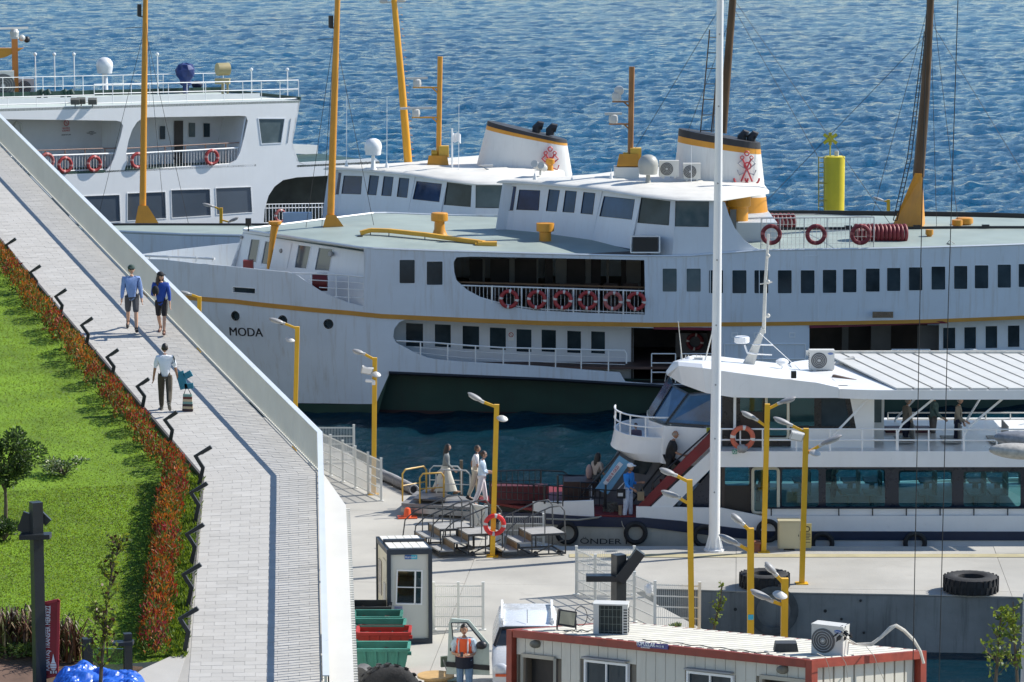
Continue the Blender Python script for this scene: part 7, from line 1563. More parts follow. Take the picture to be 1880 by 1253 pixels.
for s in (-.18, .18): mb.tube([(b.x - .1, b.y + s, zs + .5), (b.x + .05, b.y + s, zs), (b.x + .42, b.y + s, 0)], .014, 5); mb.tube([(b.x + .36, b.y + s, zs), (b.x - .05, b.y + s, 0)], .014, 5)
mb.build('leg', steel, t)
# ================================================================ van
VD = G(968, 1149, 1.82).y - .15
vx = W(968, 1150, VD).x
van = thing('van', 'small white van with its pale green front door swung open beside the worker', 'van', (vx, VD, 0))
v_ = lambda x, y, z: V((vx + x, VD + (y * .8 if y > 0 else y), z * .92))
def vsec(y, zb, zt, wb, wt, ws):    # cross section
    return [v_(-wb, y, zb), v_(-ws, y, (zb + zt) / 2 - .02), v_(-ws * .985, y, zt - .62), v_(-wt, y, zt - .08), v_(-wt * .82, y, zt), v_(wt * .82, y, zt), v_(wt, y, zt - .08), v_(ws * .985, y, zt - .62), v_(ws, y, (zb + zt) / 2 - .02), v_(wb, y, zb)]
secs = [vsec(y, .30, zt, .80, wt, .84) for y, zt, wt in ((0.15, 1.98, .64), (0.5, 2.02, .67), (1.5, 2.06, .68), (2.9, 2.03, .67), (3.1, 1.9, .64))]
mb = MB(); k = 10; mb.add([p for s in secs for p in s], [(i * k + j, i * k + (j + 1) % k, (i + 1) * k + (j + 1) % k, (i + 1) * k + j) for i in range(4) for j in range(k)] + [tuple(range(k)), tuple(range(5 * k - 1, 4 * k - 1, -1))]); mb.build('body', vanw, van, smooth=True)
hs = [[v_(-.80, y, .34), v_(-.82, y, zt - .10), v_(-.70, y, zt), v_(0, y, zt + .05), v_(.70, y, zt), v_(.82, y, zt - .10), v_(.80, y, .34)] for y, zt in ((-.95, 1.22), (-.75, 1.38), (-.3, 1.52), (.2, 1.58))]
mb = MB(); k = 7; mb.add([p for s in hs for p in s], [(i * k + j, i * k + (j + 1) % k, (i + 1) * k + (j + 1) % k, (i + 1) * k + j) for i in range(3) for j in range(k)] + [tuple(range(k)), tuple(range(4 * k - 1, 3 * k - 1, -1))]); mb.build('bonnet', vanw, van, smooth=True)
ws = [v_(-.60, .13, 1.90), v_(.60, .13, 1.90), v_(.74, -.22, 1.56), v_(-.74, -.22, 1.56)]; mb = MB(); mb.prism(ws, V((0, .02, .01))); mb.build('windscreen', M('windscreen dark', (0.03, 0.035, 0.04), 0.06, spec=0.8, var=.3), van)
mb = MB()
for s in (-1, 1): mb.bar(v_(s * .62, .12, 1.93), v_(s * .77, -.24, 1.55), 0.06, 0.07)
mb.bar(v_(-.62, .12, 1.93), v_(.62, .12, 1.93), 0.05, 0.05); mb.build('pillar', plastic_k, van)
for s in (-1, 1):
    mb = MB(); mb.bar(v_(s * .60, .35, 2.10), v_(s * .60, 2.8, 2.12), 0.05, 0.07)
    for y in (.4, 2.7): mb.box(v_(s * .60, y, 2.04), (0.07, 0.16, 0.10))
    mb.build('roof_rail', cleanwhite, van)
mb = MB(); mb.tube([v_(0, .3, 2.03), v_(0, .7, 2.30)], .008, 5); mb.build('aerial', black, van)
for s in (-1, 1):
    mb = MB(); mb.ell(v_(s * .62, -.93, 1.10), (0.19, 0.10, 0.16)); h_ = mb.build('headlight', M('headlight glass', (0.55, 0.58, 0.62), 0.1, spec=0.8), van, smooth=True); mb = MB(); mb.box(v_(s * .62, -1.02, .98), (0.26, 0.04, 0.06)); mb.build('indicator', M('indicator amber', (0.6, 0.10, 0.03), 0.3), h_)
    for y in (-.35, 2.4): mb = MB(); mb.lathe(v_(s * .68, y, .31), [(0.31, -.10), (0.31, .10)], 20, X); w_ = mb.build('wheel', rubber, van); mb = MB(); mb.lathe(v_(s * .74, y, .31), [(0.19, -.06), (0.19, .06)], 14, X); mb.build('rim', steel, w_)
mb = MB(); mb.box(v_(0, -.98, .52), (1.62, .16, .34)); mb.build('bumper', plastic_k, van); mb = MB(); mb.box(v_(0, -1.07, .55), (.5, .01, .11)); mb.build('number_plate', cleanwhite, van)
Dd = VD - 0.2; dq = lambda l: [W(x, y, Dd) for x, y in l]
dp = panel(dq([(819, 1238), (822, 1200), (824, 1144), (829, 1136), (861, 1139), (898, 1183), (899, 1240)]), [dq([(829, 1144), (857, 1144), (888, 1182), (886, 1191), (833, 1186)])], 0.06).build('door', vang, van)
mb = MB(); q = dq([(829, 1144), (857, 1144), (888, 1182), (886, 1191), (833, 1186)]); mb.tube(q, 0.018, 5, closed=True); mb.build('window_seal', plastic_k, dp); mb = MB(); mb.prism(dq([(819, 1215), (899, 1222), (899, 1231), (819, 1224)]), -Y * .03); mb.build('trim', plastic_k, dp); mb = MB(); mb.ell(W(884, 1185, Dd - .12), (0.13, 0.09, 0.10)); mb.build('mirror', plastic_k, dp, smooth=True)
mb = MB(); mb.prism(dq([(826, 1190), (836, 1191), (836, 1196), (826, 1195)]), -Y * .02); mb.build('handle', plastic_k, dp)
# ================================================================ site office container on a terrace
A0, B0, C0, zr = CONT
long_ = (A0 - B0); shrt = (C0 - B0)
con = thing('container_office', 'cream corrugated site office container with red frame and white ribbed roof', 'container', V((B0.x, B0.y, B0.z - 2.7)))
dwn = (long_.cross(shrt)).normalized(); dwn = dwn if dwn.z < 0 else -dwn
K = lambda a, b_, z: B0 + long_ * a + shrt * b_ + dwn * z
mb = MB()
for (a, b_) in ((0, 0), (1, 0), (1, 1), (0, 1)): mb.bar(K(a, b_, -.01), K(a, b_, 2.7), 0.17, 0.17, up=long_)
for z in (0.065, 2.62):
    mb.bar(K(0.012, 0, z), K(.988, 0, z), .15, .16, up=dwn); mb.bar(K(0.012, 1, z), K(.988, 1, z), .15, .16, up=dwn); mb.bar(K(0, 0.03, z), K(0, .97, z), .15, .16, up=dwn); mb.bar(K(1, 0.03, z), K(1, .97, z), .15, .16, up=dwn)
mb.build('frame', redfr, con)
n1 = -shrt.normalized(); n2_ = -long_.normalized(); NL = 30; NS = 10
def K2(px, py, off=0.0): return PL(px, py, K(0, 0, 0) + shrt.normalized() * (0.02 - off), n1)
winc = [(1074, 1154, 1212, 1290), (1262, 1347, 1233, 1300), (1398, 1486, 1244, 1330), (960, 1020, 1203, 1330)]
def spans(u0, u1):
    """vertical extents of a wall sheet that stay clear of window openings"""
    return [(0.14, 2.6)]
op = []
for x0, x1, y0, y1 in winc:
    a = (K2(x0, y0) - B0).dot(long_) / long_.length_squared; b_ = (K2(x1, y0 + 4) - B0).dot(long_) / long_.length_squared; z = (K2((x0 + x1) / 2, y0 + 3) - B0).dot(dwn); op.append((min(a, b_), max(a, b_), z, z + (1.1 if x0 not in (960, 1398) else 2.2)))
for i in range(NL):
    a0, a1 = .012 + .976 * i / NL, .012 + .976 * (i + 1) / NL; cuts = [0.14, 2.58]; seg = [(0.14, 2.58)]
    for o0, o1, z0, z1 in op:
        if a0 < o1 - .004 and a1 > o0 + .004: seg = [(0.14, z0), (z1, 2.58)] if z1 < 2.5 else [(0.14, z0)]
    for z0, z1 in seg:
        g = 0.006; mb = MB(); mb.hexa([K(x, y, z) for z in (z1, z0) for x, y in ((a0 + .0008, .012), (a1 - .0008, .012), (a1 - .0008, .030), (a0 + .0008, .030))]); o = mb.build('wall_panel', contw, con)
mb = MB(); mb.hexa([K(x, y, z) for z in (2.58, .12) for x, y in ((.01, .034), (.99, .034), (.99, .040), (.01, .040))]); 
segs = MB(); 
ax = sorted(set([.012, .988] + [v for o in op for v in o[:2]]))
for a0, a1 in zip(ax, ax[1:]):
    m_ = (a0 + a1) / 2; hit = [o for o in op if o[0] <= m_ <= o[1]]
    zz = [(0.12, 2.58)] if not hit else [(0.12, hit[0][2])] + ([(hit[0][3], 2.58)] if hit[0][3] < 2.5 else [])
    for z0, z1 in zz: segs.hexa([K(x, y, z) for z in (z1, z0) for x, y in ((a0, .032), (a1, .032), (a1, .042), (a0, .042))])
segs.build('wall_core', M('wall joint brown', (0.22, 0.19, 0.15), 0.8), con)  # brown core colour that fills the joints between the wall sheets
for i in range(NS):
    b0_, b1_ = .035 + .93 * i / NS, .035 + .93 * (i + 1) / NS
    mb = MB(); mb.hexa([K(y, x, z) for z in (2.58, .14) for x, y in ((b0_ + .004, .006), (b1_ - .012, .006), (b1_ - .012, .012), (b0_ + .004, .012))]); mb.build('wall_panel', contw, con)
mb = MB(); mb.hexa([K(y, x, z) for z in (2.58, .12) for x, y in ((.02, .0125), (.98, .0125), (.98, .016), (.02, .016))]); mb.hexa([K(y, x, z) for z in (2.58, .12) for x, y in ((.02, .984), (.98, .984), (.98, .990), (.02, .990))]); mb.hexa([K(x, y, z) for z in (2.58, .12) for x, y in ((.02, .975), (.98, .975), (.98, .985), (.02, .985))]); mb.build('wall_core', M('wall joint brown', (0.22, 0.19, 0.15)), con)
mb = MB(); mb.hexa([K(x, y, z) for z in (.06, .03) for x, y in ((.01, .02), (.99, .02), (.99, .98), (.01, .98))]); mb.build('roof_base', controof, con)
NR = 26
for i in range(NR):
    a0 = .012 + .976 * i / NR; w_ = .976 / NR; mb = MB(); mb.hexa([K(a0 + x, y, z) for z, xs in ((.03, (0, .80)), (-.025, (.12, .68))) for x, y in ((w_ * xs[0], .03), (w_ * xs[1], .03), (w_ * xs[1], 1.005), (w_ * xs[0], 1.005))]); mb.build('roof_panel', controof, con)
for (x0, x1, y0, y1), (o0, o1, z0, z1) in zip(winc, op):
    q = [K(o1, .005, z0), K(o0, .005, z0), K(o0, .005, z1), K(o1, .005, z1)]
    if z1 - z0 < 1.5:
        wf = window(con, q, cleanwhite, pane_d, 0.05, 0.03, 0.05, bars=1); mb = MB(); mb.bar(q[0] + Z * .05 + n1 * .05, q[1] + Z * .05 + n1 * .05, .12, .03); mb.build('lintel', M('lintel grey', (0.3, 0.3, 0.3), .6), wf)
    else:
        mb = MB(); mb.hexa([p + shrt.normalized() * s for s in (.30, .26) for p in q]); mb.build('doorway', M('doorway dark', (0.035, 0.032, 0.03), 0.7, var=.3), con); mb = MB()
        for a, b_ in ((0, 3), (1, 2), (0, 1)): mb.bar(q[a] + n1 * .02, q[b_] + n1 * .02, .06, .08)
        mb.build('door_frame', M('door frame cream', (0.40, 0.37, 0.30), .6), con)
for x, y in ((983, 1183), (1437, 1230)): mb = MB(); mb.ell(K2(x, y, .05), (0.13, 0.05, 0.09), 12, 8); mb.build('bulkhead_lamp', M('bulkhead lamp grey', (0.16, 0.15, 0.12), .5, var=.3, sc=9), con, smooth=True)
q = [K2(1170, 1179, .12), K2(1226, 1184, .12), K2(1226, 1193, .12), K2(1170, 1188, .12)]; mb = MB(); mb.prism(q, shrt.normalized() * .02); sg = mb.build('sign', M('sign indigo', (0.06, 0.05, 0.22), .4), con)
lu = -long_.normalized(); text('TOPUZLAR', 0.11, (q[0] * .72 + q[1] * .28 + q[3] * .72 + q[2] * .28) / 2 + n1 * .01 + Z * .018, lu, -dwn, print_w, sg, bold=.003); text('444 23 98', 0.06, (q[0] * .25 + q[1] * .75 + q[3] * .25 + q[2] * .75) / 2 + n1 * .01, lu, -dwn, print_w, sg); text('KONTEYNER', 0.045, (q[0] * .72 + q[1] * .28 + q[3] * .72 + q[2] * .28) / 2 + n1 * .01 - Z * .05, lu, -dwn, print_w, sg)
def on_roof(px, py): return PL(px, py, K(0, 0, -.03), dwn)
yw = atan2(-long_.y, -long_.x)
ac1 = on_roof(1122, 1164); t = thing('air_conditioner', 'air conditioner with open black finned back in front of the forked post', 'air conditioner', ac1); s = (ac1.y / F)
w_, d_, h_ = 66 * s * .98, .34, 58 * s; r = Matrix.Rotation(-.12, 3, 'Z'); cc = ac1 + Z * h_ / 2
mb = MB(); cas = M('unit casing', (0.60, 0.59, 0.55)); mb.box(cc + r @ V((-w_ * .42, 0, 0)), (w_ * .16, d_, h_), rz=-.12); mb.box(cc + r @ V((w_ * .42, 0, 0)), (w_ * .16, d_, h_), rz=-.12); mb.box(cc + Z * (h_ / 2 + .012), (w_ * 1.02, d_ * 1.04, .03), rz=-.12); mb.box(cc - Z * (h_ / 2 - .015), (w_, d_, .03), rz=-.12); mb.build('casing', cas, t)
mb = MB(); mb.box(cc + r @ V((0, .02, 0)), (w_ * .68, d_ * .8, h_ * .96), rz=-.12); mb.build('coil', M('coil dark', (0.02, 0.03, 0.03), .6, var=.3, sc=9), t); mb = MB()
for k in range(6): mb.box(cc + r @ V((w_ * (-.30 + .12 * k), -d_ / 2, 0)), (.008, .008, h_ * .94), rz=-.12)
for k in range(4): mb.box(cc + r @ V((0, -d_ / 2, h_ * (-.36 + .24 * k))), (w_ * .68, .008, .008), rz=-.12)
mb.build('guard', M('guard grey green', (0.14, 0.17, 0.15), .5), t); mb = MB()
for k in range(9): mb.box(cc + r @ V((w_ * .505, 0, h_ * (-.38 + .092 * k))), (.02, d_ * .6, h_ * .05), rz=-.12); mb.box(cc + r @ V((w_ * .43, -d_ / 2 - .002, h_ * (-.38 + .092 * k))), (w_ * .1, .01, h_ * .04), rz=-.12)
mb.build('side_slots', black, t)
ac2 = on_roof(1524, 1201); s = ac2.y / F; ac_unit('grey air conditioner with round fan and white hose on the container roof', ac2, 64 * s, .32, 56 * s, -.50, logo='Carrier'); 
acr = [o for o in COL.objects if o.name.startswith('air_conditioner') and o.parent is None][-1]
mb = MB(); c = W(1552, 1160, ac2.y - .25)
for k in range(26): p = c + V((R.gauss(0, .07), R.gauss(0, .03), R.gauss(0, .07))); leaf(mb, p, V((R.gauss(0, 1), R.gauss(0, .4), R.gauss(-.6, .6))), R.uniform(.08, .2), .08, 0)
mb.build('torn_plastic', plastic_k, acr)
hz_ = ac2.y - .05; mb = MB(); mb.tube([W(x, y, hz_ + i * .03) for i, (x, y) in enumerate(((1556, 1178), (1572, 1183), (1600, 1182), (1618, 1170), (1635, 1153), (1645, 1149), (1660, 1158), (1678, 1176), (1690, 1196), (1696, 1218)))], [.02, .022, .025, .035, .04, .038, .036, .034, .03, .03], 7)
mb.tube([W(x, y, hz_ - .1) for x, y in ((1554, 1172), (1575, 1184), (1600, 1186), (1625, 1166), (1644, 1150))], .015, 5); mb.build('hose', M('hose lagging white', (0.62, 0.58, 0.50), .7, var=.15, sc=8), acr, smooth=True)
mb = MB()
for pts in (((1500, 1200), (1515, 1207), (1521, 1222), (1524, 1252)), ((1545, 1205), (1553, 1218), (1556, 1245)), ((1590, 1187), (1605, 1205), (1615, 1232), (1625, 1253))): mb.tube([W(x, y, B0.y - .3 + .2 * i) for i, (x, y) in enumerate(pts)], .008, 4)
mb.build('cable', M('cable pale', (0.4, 0.38, 0.34), .6), acr)
fl_ = on_roof(1040, 1157); t = thing('floodlight', 'black square floodlight propped upright on the container roof beside the van', 'floodlight', fl_); s = fl_.y / F
rr = Matrix.Rotation(.35, 3, 'Z') @ Matrix.Rotation(-.3, 3, 'X') @ Matrix.Rotation(.22, 3, 'Y'); c = fl_ + Z * 22 * s; mb = MB(); mb.box(c, (36 * s, .10, 30 * s), rot=rr); mb.box(c + rr @ V((.06, .10, 0)), (24 * s, .14, 24 * s), rot=rr); mb.build('housing', plastic_k, t); mb = MB(); mb.box(c + rr @ V((0, -.055, 0)), (30 * s, .008, 24 * s), rot=rr); mb.build('lens', M('flood lens', (0.22, 0.22, 0.17), .12, spec=.8), t); mb = MB()
for q in (-.2, .2): mb.tube([c + V((q, 0.05, -.05)), fl_ + V((q, .05, 0))], .018, 5)
mb.build('bracket', plastic_k, t)
mb = MB(); mb.tube([W(1046 + 12 * cos(a * .35) + 20, 1132 + 18 * sin(a * .35), fl_.y + .3) for a in range(19)] + [W(1085, 1140, fl_.y), W(1095, 1130, fl_.y - .1)], .008, 4); mb.tube([on_roof(1035 + 3 * k, 1160 + 1.5 * sin(k)) + Z * .02 for k in range(24)], .012, 4); mb.tube([on_roof(1180 + 8 * k, 1176 + .45 * k * 2 + 1.2 * sin(k * 1.3)) + Z * .02 for k in range(30)], .010, 4); mb.build('cable', wirem, t)
bx = on_roof(1443, 1196); t = thing('floodlight', 'flat black floodlight lying face down on the container roof', 'floodlight', bx); s = bx.y / F; mb = MB(); h0 = [bx + V((x * s, y, z * s)) for z, g in ((0, 1), (17, .86)) for x, y in ((-23 * g, -.1), (23 * g, -.1), (23 * g, .18), (-23 * g, .18))]; mb.hexa(h0); mb.build('housing', M('housing dark grey', (0.045, 0.047, 0.05), .6, var=.2), t); mb = MB()
for k in range(7): mb.box(bx + V(((-18 + 6 * k) * s, -.1, 8 * s)), (.012, .02, 13 * s))
mb.build('cooling_fins', M('housing dark grey', (0.045, 0.047, 0.05)), t)
# terrace that carries the container, the saplings and the tall fittings at the right edge (out of frame below)
zt_ = TERZ; mb = MB(); mb.prism([V((A0.x - .2, A0.y - .6, zt_)), V((C0.x + .4, C0.y + 1.0, zt_)), V((16, C0.y - .5, zt_)), V((16, 46, zt_)), V((-.4, 46, zt_))], V((0, 0, -8))); structure(mb, 'terrace', concrete)
# ================================================================ black steel posts
def forked(name, label, px, y0, D, base_z, wpx, arms, banner=None):
    a = W(px, y0, D); t = thing(name, label, 'post', V((a.x, D, base_z))); w = wpx * D / F
    mb = MB(); mb.box((a.x, D, (a.z + base_z) / 2), (w, w, a.z - base_z), rz=.5); mb.build('column', blackm, t)
    for (x0_, y0_, x1_, y1_, th, dd, dep) in arms:
        mb = MB(); p, q = W(x0_, y0_, D + dd), W(x1_, y1_, D + dd); mb.bar(p, q, dep, th * D / F, up=(Z if abs(y1_ - y0_) < 6 else Y)); mb.build('arm', blackm, t)
    return t
forked('forked_post', 'black steel post with a level arm and a raised slanting arm behind the container roof', 1136, 1018, 72.5, 0.0, 21, [(1076, 1061, 1136, 1061, 11, -.05, .30), (1137, 1066, 1176, 1013, 20, -.15, .24)])
DS = 61.0
sp = forked('banner_post', 'tall black steel post with short cross arms and a red banner at the bottom left', 66, 922, DS, 1.2, 20, [(37, 985, 93, 984, 9, -.08, .30), (45, 978, 57, 944, 9, .1, .3), (74, 955, 84, 945, 9, .1, .3)])
q = [W(80, 1108, DS + .05), W(108, 1102, DS + .05), W(105, 1239, DS + .05), W(78, 1246, DS + .05)]
mb = MB(); mb.prism(q, Y * .03); bn = mb.build('banner', banner, sp); mb = MB()
for i in range(4): mb.bar(q[i], q[(i + 1) % 4], .035, .05)
mb.build('banner_frame', M('banner frame red', (0.36, 0.02, 0.035), .5), sp)
uv = (q[0] - q[3]).normalized(); hv = (q[1] - q[0]); nv = -Y
text('KABATAŞ TRANSFER MERKEZİ', 0.128, q[3].lerp(q[0], .52) + (q[2] - q[3]) * .33 - Y * .012, uv, uv.cross(V((0, 1, 0))) if uv.cross(V((0, 1, 0))).x < 0 else -uv.cross(V((0, 1, 0))), print_w, bn, sx=.72, bold=.002)
c = q[3].lerp(q[0], .13) + (q[2] - q[3]) * .74 - Y * .015; mb = MB(); s = .085
mb.ell(c, (.065, .006, .09), 14, 8)
for k in range(3): mb.box(c + V(((k - 1) * .05, 0, -.12)), (.03, .01, .05))
mb.prism([c + V((-.03, 0, .08)), c + V((.03, 0, .08)), c + V((0, 0, .24))], Y * .006); em = mb.build('emblem', print_w, bn); mb = MB()
for k in range(3): mb.box(c + V((0, -.008, -.05 + .05 * k)), (.12, .004, .008))
mb.build('emblem_lines', print_r, em)
D = 64.0
for px, y0, y1, wp_, lb in ((160, 1172, 1260, 18, 'short black steel post behind the blue tarpaulin, left one of a pair'), (234, 1163, 1260, 15, 'short black steel post behind the blue tarpaulin, right one with a stub arm')):
    a = W(px, y0, D); b = land(px, 1222); t = thing('steel_post', lb, 'post', V((a.x, D, b.z - 1)), 'short black posts behind the tarpaulin'); mb = MB(); w = wp_ * D / F; mb.box((a.x, D, (a.z + b.z - 1.0) / 2), (w, w, a.z - b.z + 1.0), rz=.3); mb.build('column', blackm, t)
    if px > 200: mb = MB(); mb.bar(W(208, 1182, D - .1), W(245, 1180, D - .1), .25, .07); mb.build('arm', blackm, t)
t = thing('glass_screen', 'pale green glass screen between the two short black posts', 'screen', W(196, 1230, D)); mb = MB(); mb.prism([W(172, 1190, D), W(226, 1192, D), W(226, 1245, D), W(172, 1245, D)], Y * .03); mb.build('pane', glass('screen glass', (0.55, 0.75, 0.62), .12), t)
# blue tarpaulin
from mathutils.noise import noise as nz3
b = W(178, 1244, 60.5)
def tp(u, v):
    x = (u - .5) * 2.0; y = (v - .5) * 1.6; r2 = min(1, (abs(x) / 1.0) ** 3.5 + (abs(y) / .8) ** 4); h = .62 * (1 - r2) ** .5
    h += .16 * abs(nz3(V((x * 1.8, y * 2.4, 3)))) + .08 * abs(nz3(V((x * 2.2 + y * 3, y * 7 - x * 3, 9)))) + .03 * abs(nz3(V((x * 12 - y * 5, y * 4, 4))))
    if u > .3: h -= .12 * max(0, sin((u - .3) * 5))
    return V((b.x + x * .92, b.y + y, b.z - .5 + h + .02))
mb = MB(); mb.quadgrid(tp, 60, 40); o = mb.build('tarpaulin', tarp, None); 
for v in o.data.vertices: v.co -= b
o.location = b; tag(o, 'crumpled bright blue tarpaulin over a heap beside the red banner', 'tarpaulin')
# ================================================================ path lights
gb = 'bent black path lights along the hedge'
BL = [(22, 487), (67, 538), (114, 583), (162, 637), (209, 697), (265, 752), (316, 815), (370, 893), (362, 962), (355, 1040), (349, 1116), (343, 1199)]
nmz = ['farthest up the ramp at the left edge', 'second down the ramp', 'third down the ramp', 'left of the strolling couple', 'between the couple and the man carrying boards', 'left of the man carrying boards', 'just below the man carrying boards', 'at the bend of the ramp', 'first below the bend', 'second below the bend', 'next to last at the bottom', 'last at the bottom of the ramp']
for (x, y), s_ in zip(BL, nmz):
    p = land(x, y) + V((-.06, 0, -.02)); t = thing('path_light', 'bent black path light, ' + s_, 'path light', p, gb); k = 1.0; mb = MB()
    if y < 860: pts = [(0, 0, 0), (.07, 0, .36), (-.11, 0, .61), (.19, 0, .81)]
    else: pts = [(0, 0, 0), (.10, 0, .46), (-.07, 0, .74), (.30, 0, .96)]
    pp = [p + V(a) for a in pts]; w = .092; vs = []; 
    offs = [V((1, 0, 0)), V((1, 0, -.12)).normalized(), V((.85, 0, -.45)).normalized(), V((.55, 0, -.83)).normalized()]
    offs = [V((1, 0, -.15)), V((1.0, 0, .1)), V((1.05, 0, -.15)), V((.6, 0, -.8))]
    for a, o_ in zip(pp, offs): vs += [a - o_ * w / 2 - Y * w / 2, a + o_ * w / 2 - Y * w / 2, a + o_ * w / 2 + Y * w / 2, a - o_ * w / 2 + Y * w / 2]
    mb.add(vs, [(0, 1, 2, 3), (12, 13, 14, 15)] + [(i * 4 + j, i * 4 + (j + 1) % 4, i * 4 + 4 + (j + 1) % 4, i * 4 + 4 + j) for i in range(3) for j in range(4)]); mb.build('bent_post', blackm, t)
    mb = MB(); mb.bar(pp[2].lerp(pp[3], .3) - offs[3] * -.048, pp[3].lerp(pp[2], .06) - offs[3] * -.048, .06, .008); mb.build('light_strip', lgrey, t)
# ================================================================ saplings, weeds, cables and lamp heads near the camera
sapling('thin leafy sapling in front of the lawn beside the red banner', W(183, 1300, 59.5), [W(183, 1300, 59.5), W(186, 1225, 59.5), W(190, 1180, 59.5), W(196, 1120, 59.5), W(203, 1060, 59.5), W(222, 985, 59.5)], 46, .55, 13, (5, 5, 5, 2, 4))
sapling('young yellow green sapling at the bottom right edge', V((W(1822, 1330, 57).x, 57, TERZ)), [V((W(1822, 1330, 57).x, 57, TERZ)), W(1828, 1250, 57), W(1833, 1190, 57), W(1838, 1120, 57)], 26, .55, 11, (5, 5, 2, 5, 1))
sapling('taller young sapling at the very bottom right corner', V((W(1870, 1330, 56).x, 56, TERZ)), [V((W(1870, 1330, 56).x, 56, TERZ)), W(1868, 1250, 56), W(1862, 1170, 56), W(1860, 1105, 56)], 24, .5, 11, (5, 5, 2, 5, 1))
b = G(1308, 1170); sapling('self sown weed tree at the edge of the basin behind the container', b, [b, b + V((.1, 0, .5)), b + V((.2, 0, .95)), b + V((.24, 0, 1.35))], 14, .4, 8, (5, 5, 2))
b = G(1246, 1160); bush('weed_tuft', 'small green weed tuft at the foot of the mesh fence', 'weed', b, (.18, .15, .14), 90, (1, 2, 5), (.08, .16), .05, parts=('leaves', 'stems'), clumps=5)
for nm, xs_ in (('left', ((1703, -40), (1690, 500), (1674, 1330))), ('right', ((1760, -40), (1741, 560), (1722, 1330)))):
    pts = [W(x, y, 58) for x, y in xs_]; mb = MB(); mb.tube(pts, .0085, 5); o = mb.build('hanging_cable', wirem, None); 
    for v in o.data.vertices: v.co -= pts[-1]
    o.location = pts[-1]; tag(o, 'thin dark hanging cable in front of the ferries, %s one of two' % nm, 'cable', 'thin hanging cables')
a = W(1985, 905, 54); t = thing('street_lamp', 'large grey street lamp heads reaching in at the right edge of the view', 'street lamp', V((a.x, 54, TERZ))); mb = MB(); mb.tube([V((a.x, 54, TERZ)), a], .08, 8); mb.build('post', grey, t)
for (hx, hy, dd, m_) in ((1880, 806, .4, M('lamp head grey', (0.20, 0.21, 0.23), .5, var=.3, sc=14)), (1872, 829, -.3, M('lamp head pale', (0.42, 0.40, 0.36), .5, var=.25, sc=14))):
    h = W(hx, hy, 54 + dd); mb = MB(); mb.tube([a - Z * .1, W(1960, hy + 6, 54 + dd), h + X * .3], .04, 6); ar = mb.build('arm', grey, t); mb = MB(); mb.ell(h, (.52, .2, .135), 18, 10, rot=Matrix.Rotation(.06, 3, 'Y')); mb.build('lamp_head', m_, ar, smooth=True)
a, b = W(1884, 1090, 57.5), V((W(1874, 1330, 57.5).x, 57.5, TERZ)); mb = MB(); mb.tube([b, a], .055, 8); o = mb.build('pole', M('pole pale grey', (0.42, 0.42, 0.44), .5), None); 
for v in o.data.vertices: v.co -= b
o.location = b; tag(o, 'pale grey pole cut off by the bottom right edge', 'pole')
mb = MB(); c = G(1193, 1156)
mb.ell(V((0, 0, 0)), (.14, .08, .16), 10, 8)
for i in range(len(mb.v)): mb.v[i] += V((R.uniform(-.03, .03), R.uniform(-.02, .02), R.uniform(-.03, .03)))
o = mb.build('plastic_bag', cleanwhite, None); o.location = W(1193, 1083, c.y - .08); tag(o, 'crumpled white plastic bag caught on the mesh fence', 'plastic bag')
# ================================================================ people
def skin_mesh(vs, es, rad, root, lv=1):
    me = bpy.data.meshes.new('tmp'); me.from_pydata([tuple(v) for v in vs], es, []); o = bpy.data.objects.new('tmp', me); COL.objects.link(o)
    o.modifiers.new('k', 'SKIN'); s = o.modifiers.new('s', 'SUBSURF'); s.levels = lv; s.render_levels = lv
    for i, d in enumerate(me.skin_vertices[0].data): d.radius = (rad[i], rad[i]); d.use_root = (i == root)
    bpy.context.view_layer.update(); ev = o.evaluated_get(bpy.context.evaluated_depsgraph_get()); m2 = bpy.data.meshes.new_from_object(ev)
    r = ([v.co.copy() for v in m2.vertices], [tuple(p.vertices) for p in m2.polygons]); bpy.data.objects.remove(o); bpy.data.meshes.remove(me); bpy.data.meshes.remove(m2); return r
SK = {'fair': M('skin fair', (0.52, 0.30, 0.20), .55, var=.06), 'tan': M('skin tan', (0.36, 0.19, 0.115), .55, var=.06)}
HR = {'black': M('hair black', (0.012, 0.010, 0.009), .5, var=.2, sc=20), 'brown': M('hair brown', (0.05, 0.026, 0.015), .5, var=.2, sc=20), 'grey': M('hair grey', (.25, .23, .2), .6)}
eyem = M('eye dark', (.02, .015, .012), .2); lipm = M('lips', (.30, .10, .08), .5)
def cloth(n, c, v=.10): return M('cloth ' + n, c, .8, var=v, sc=9, bump=.35, bsc=18)
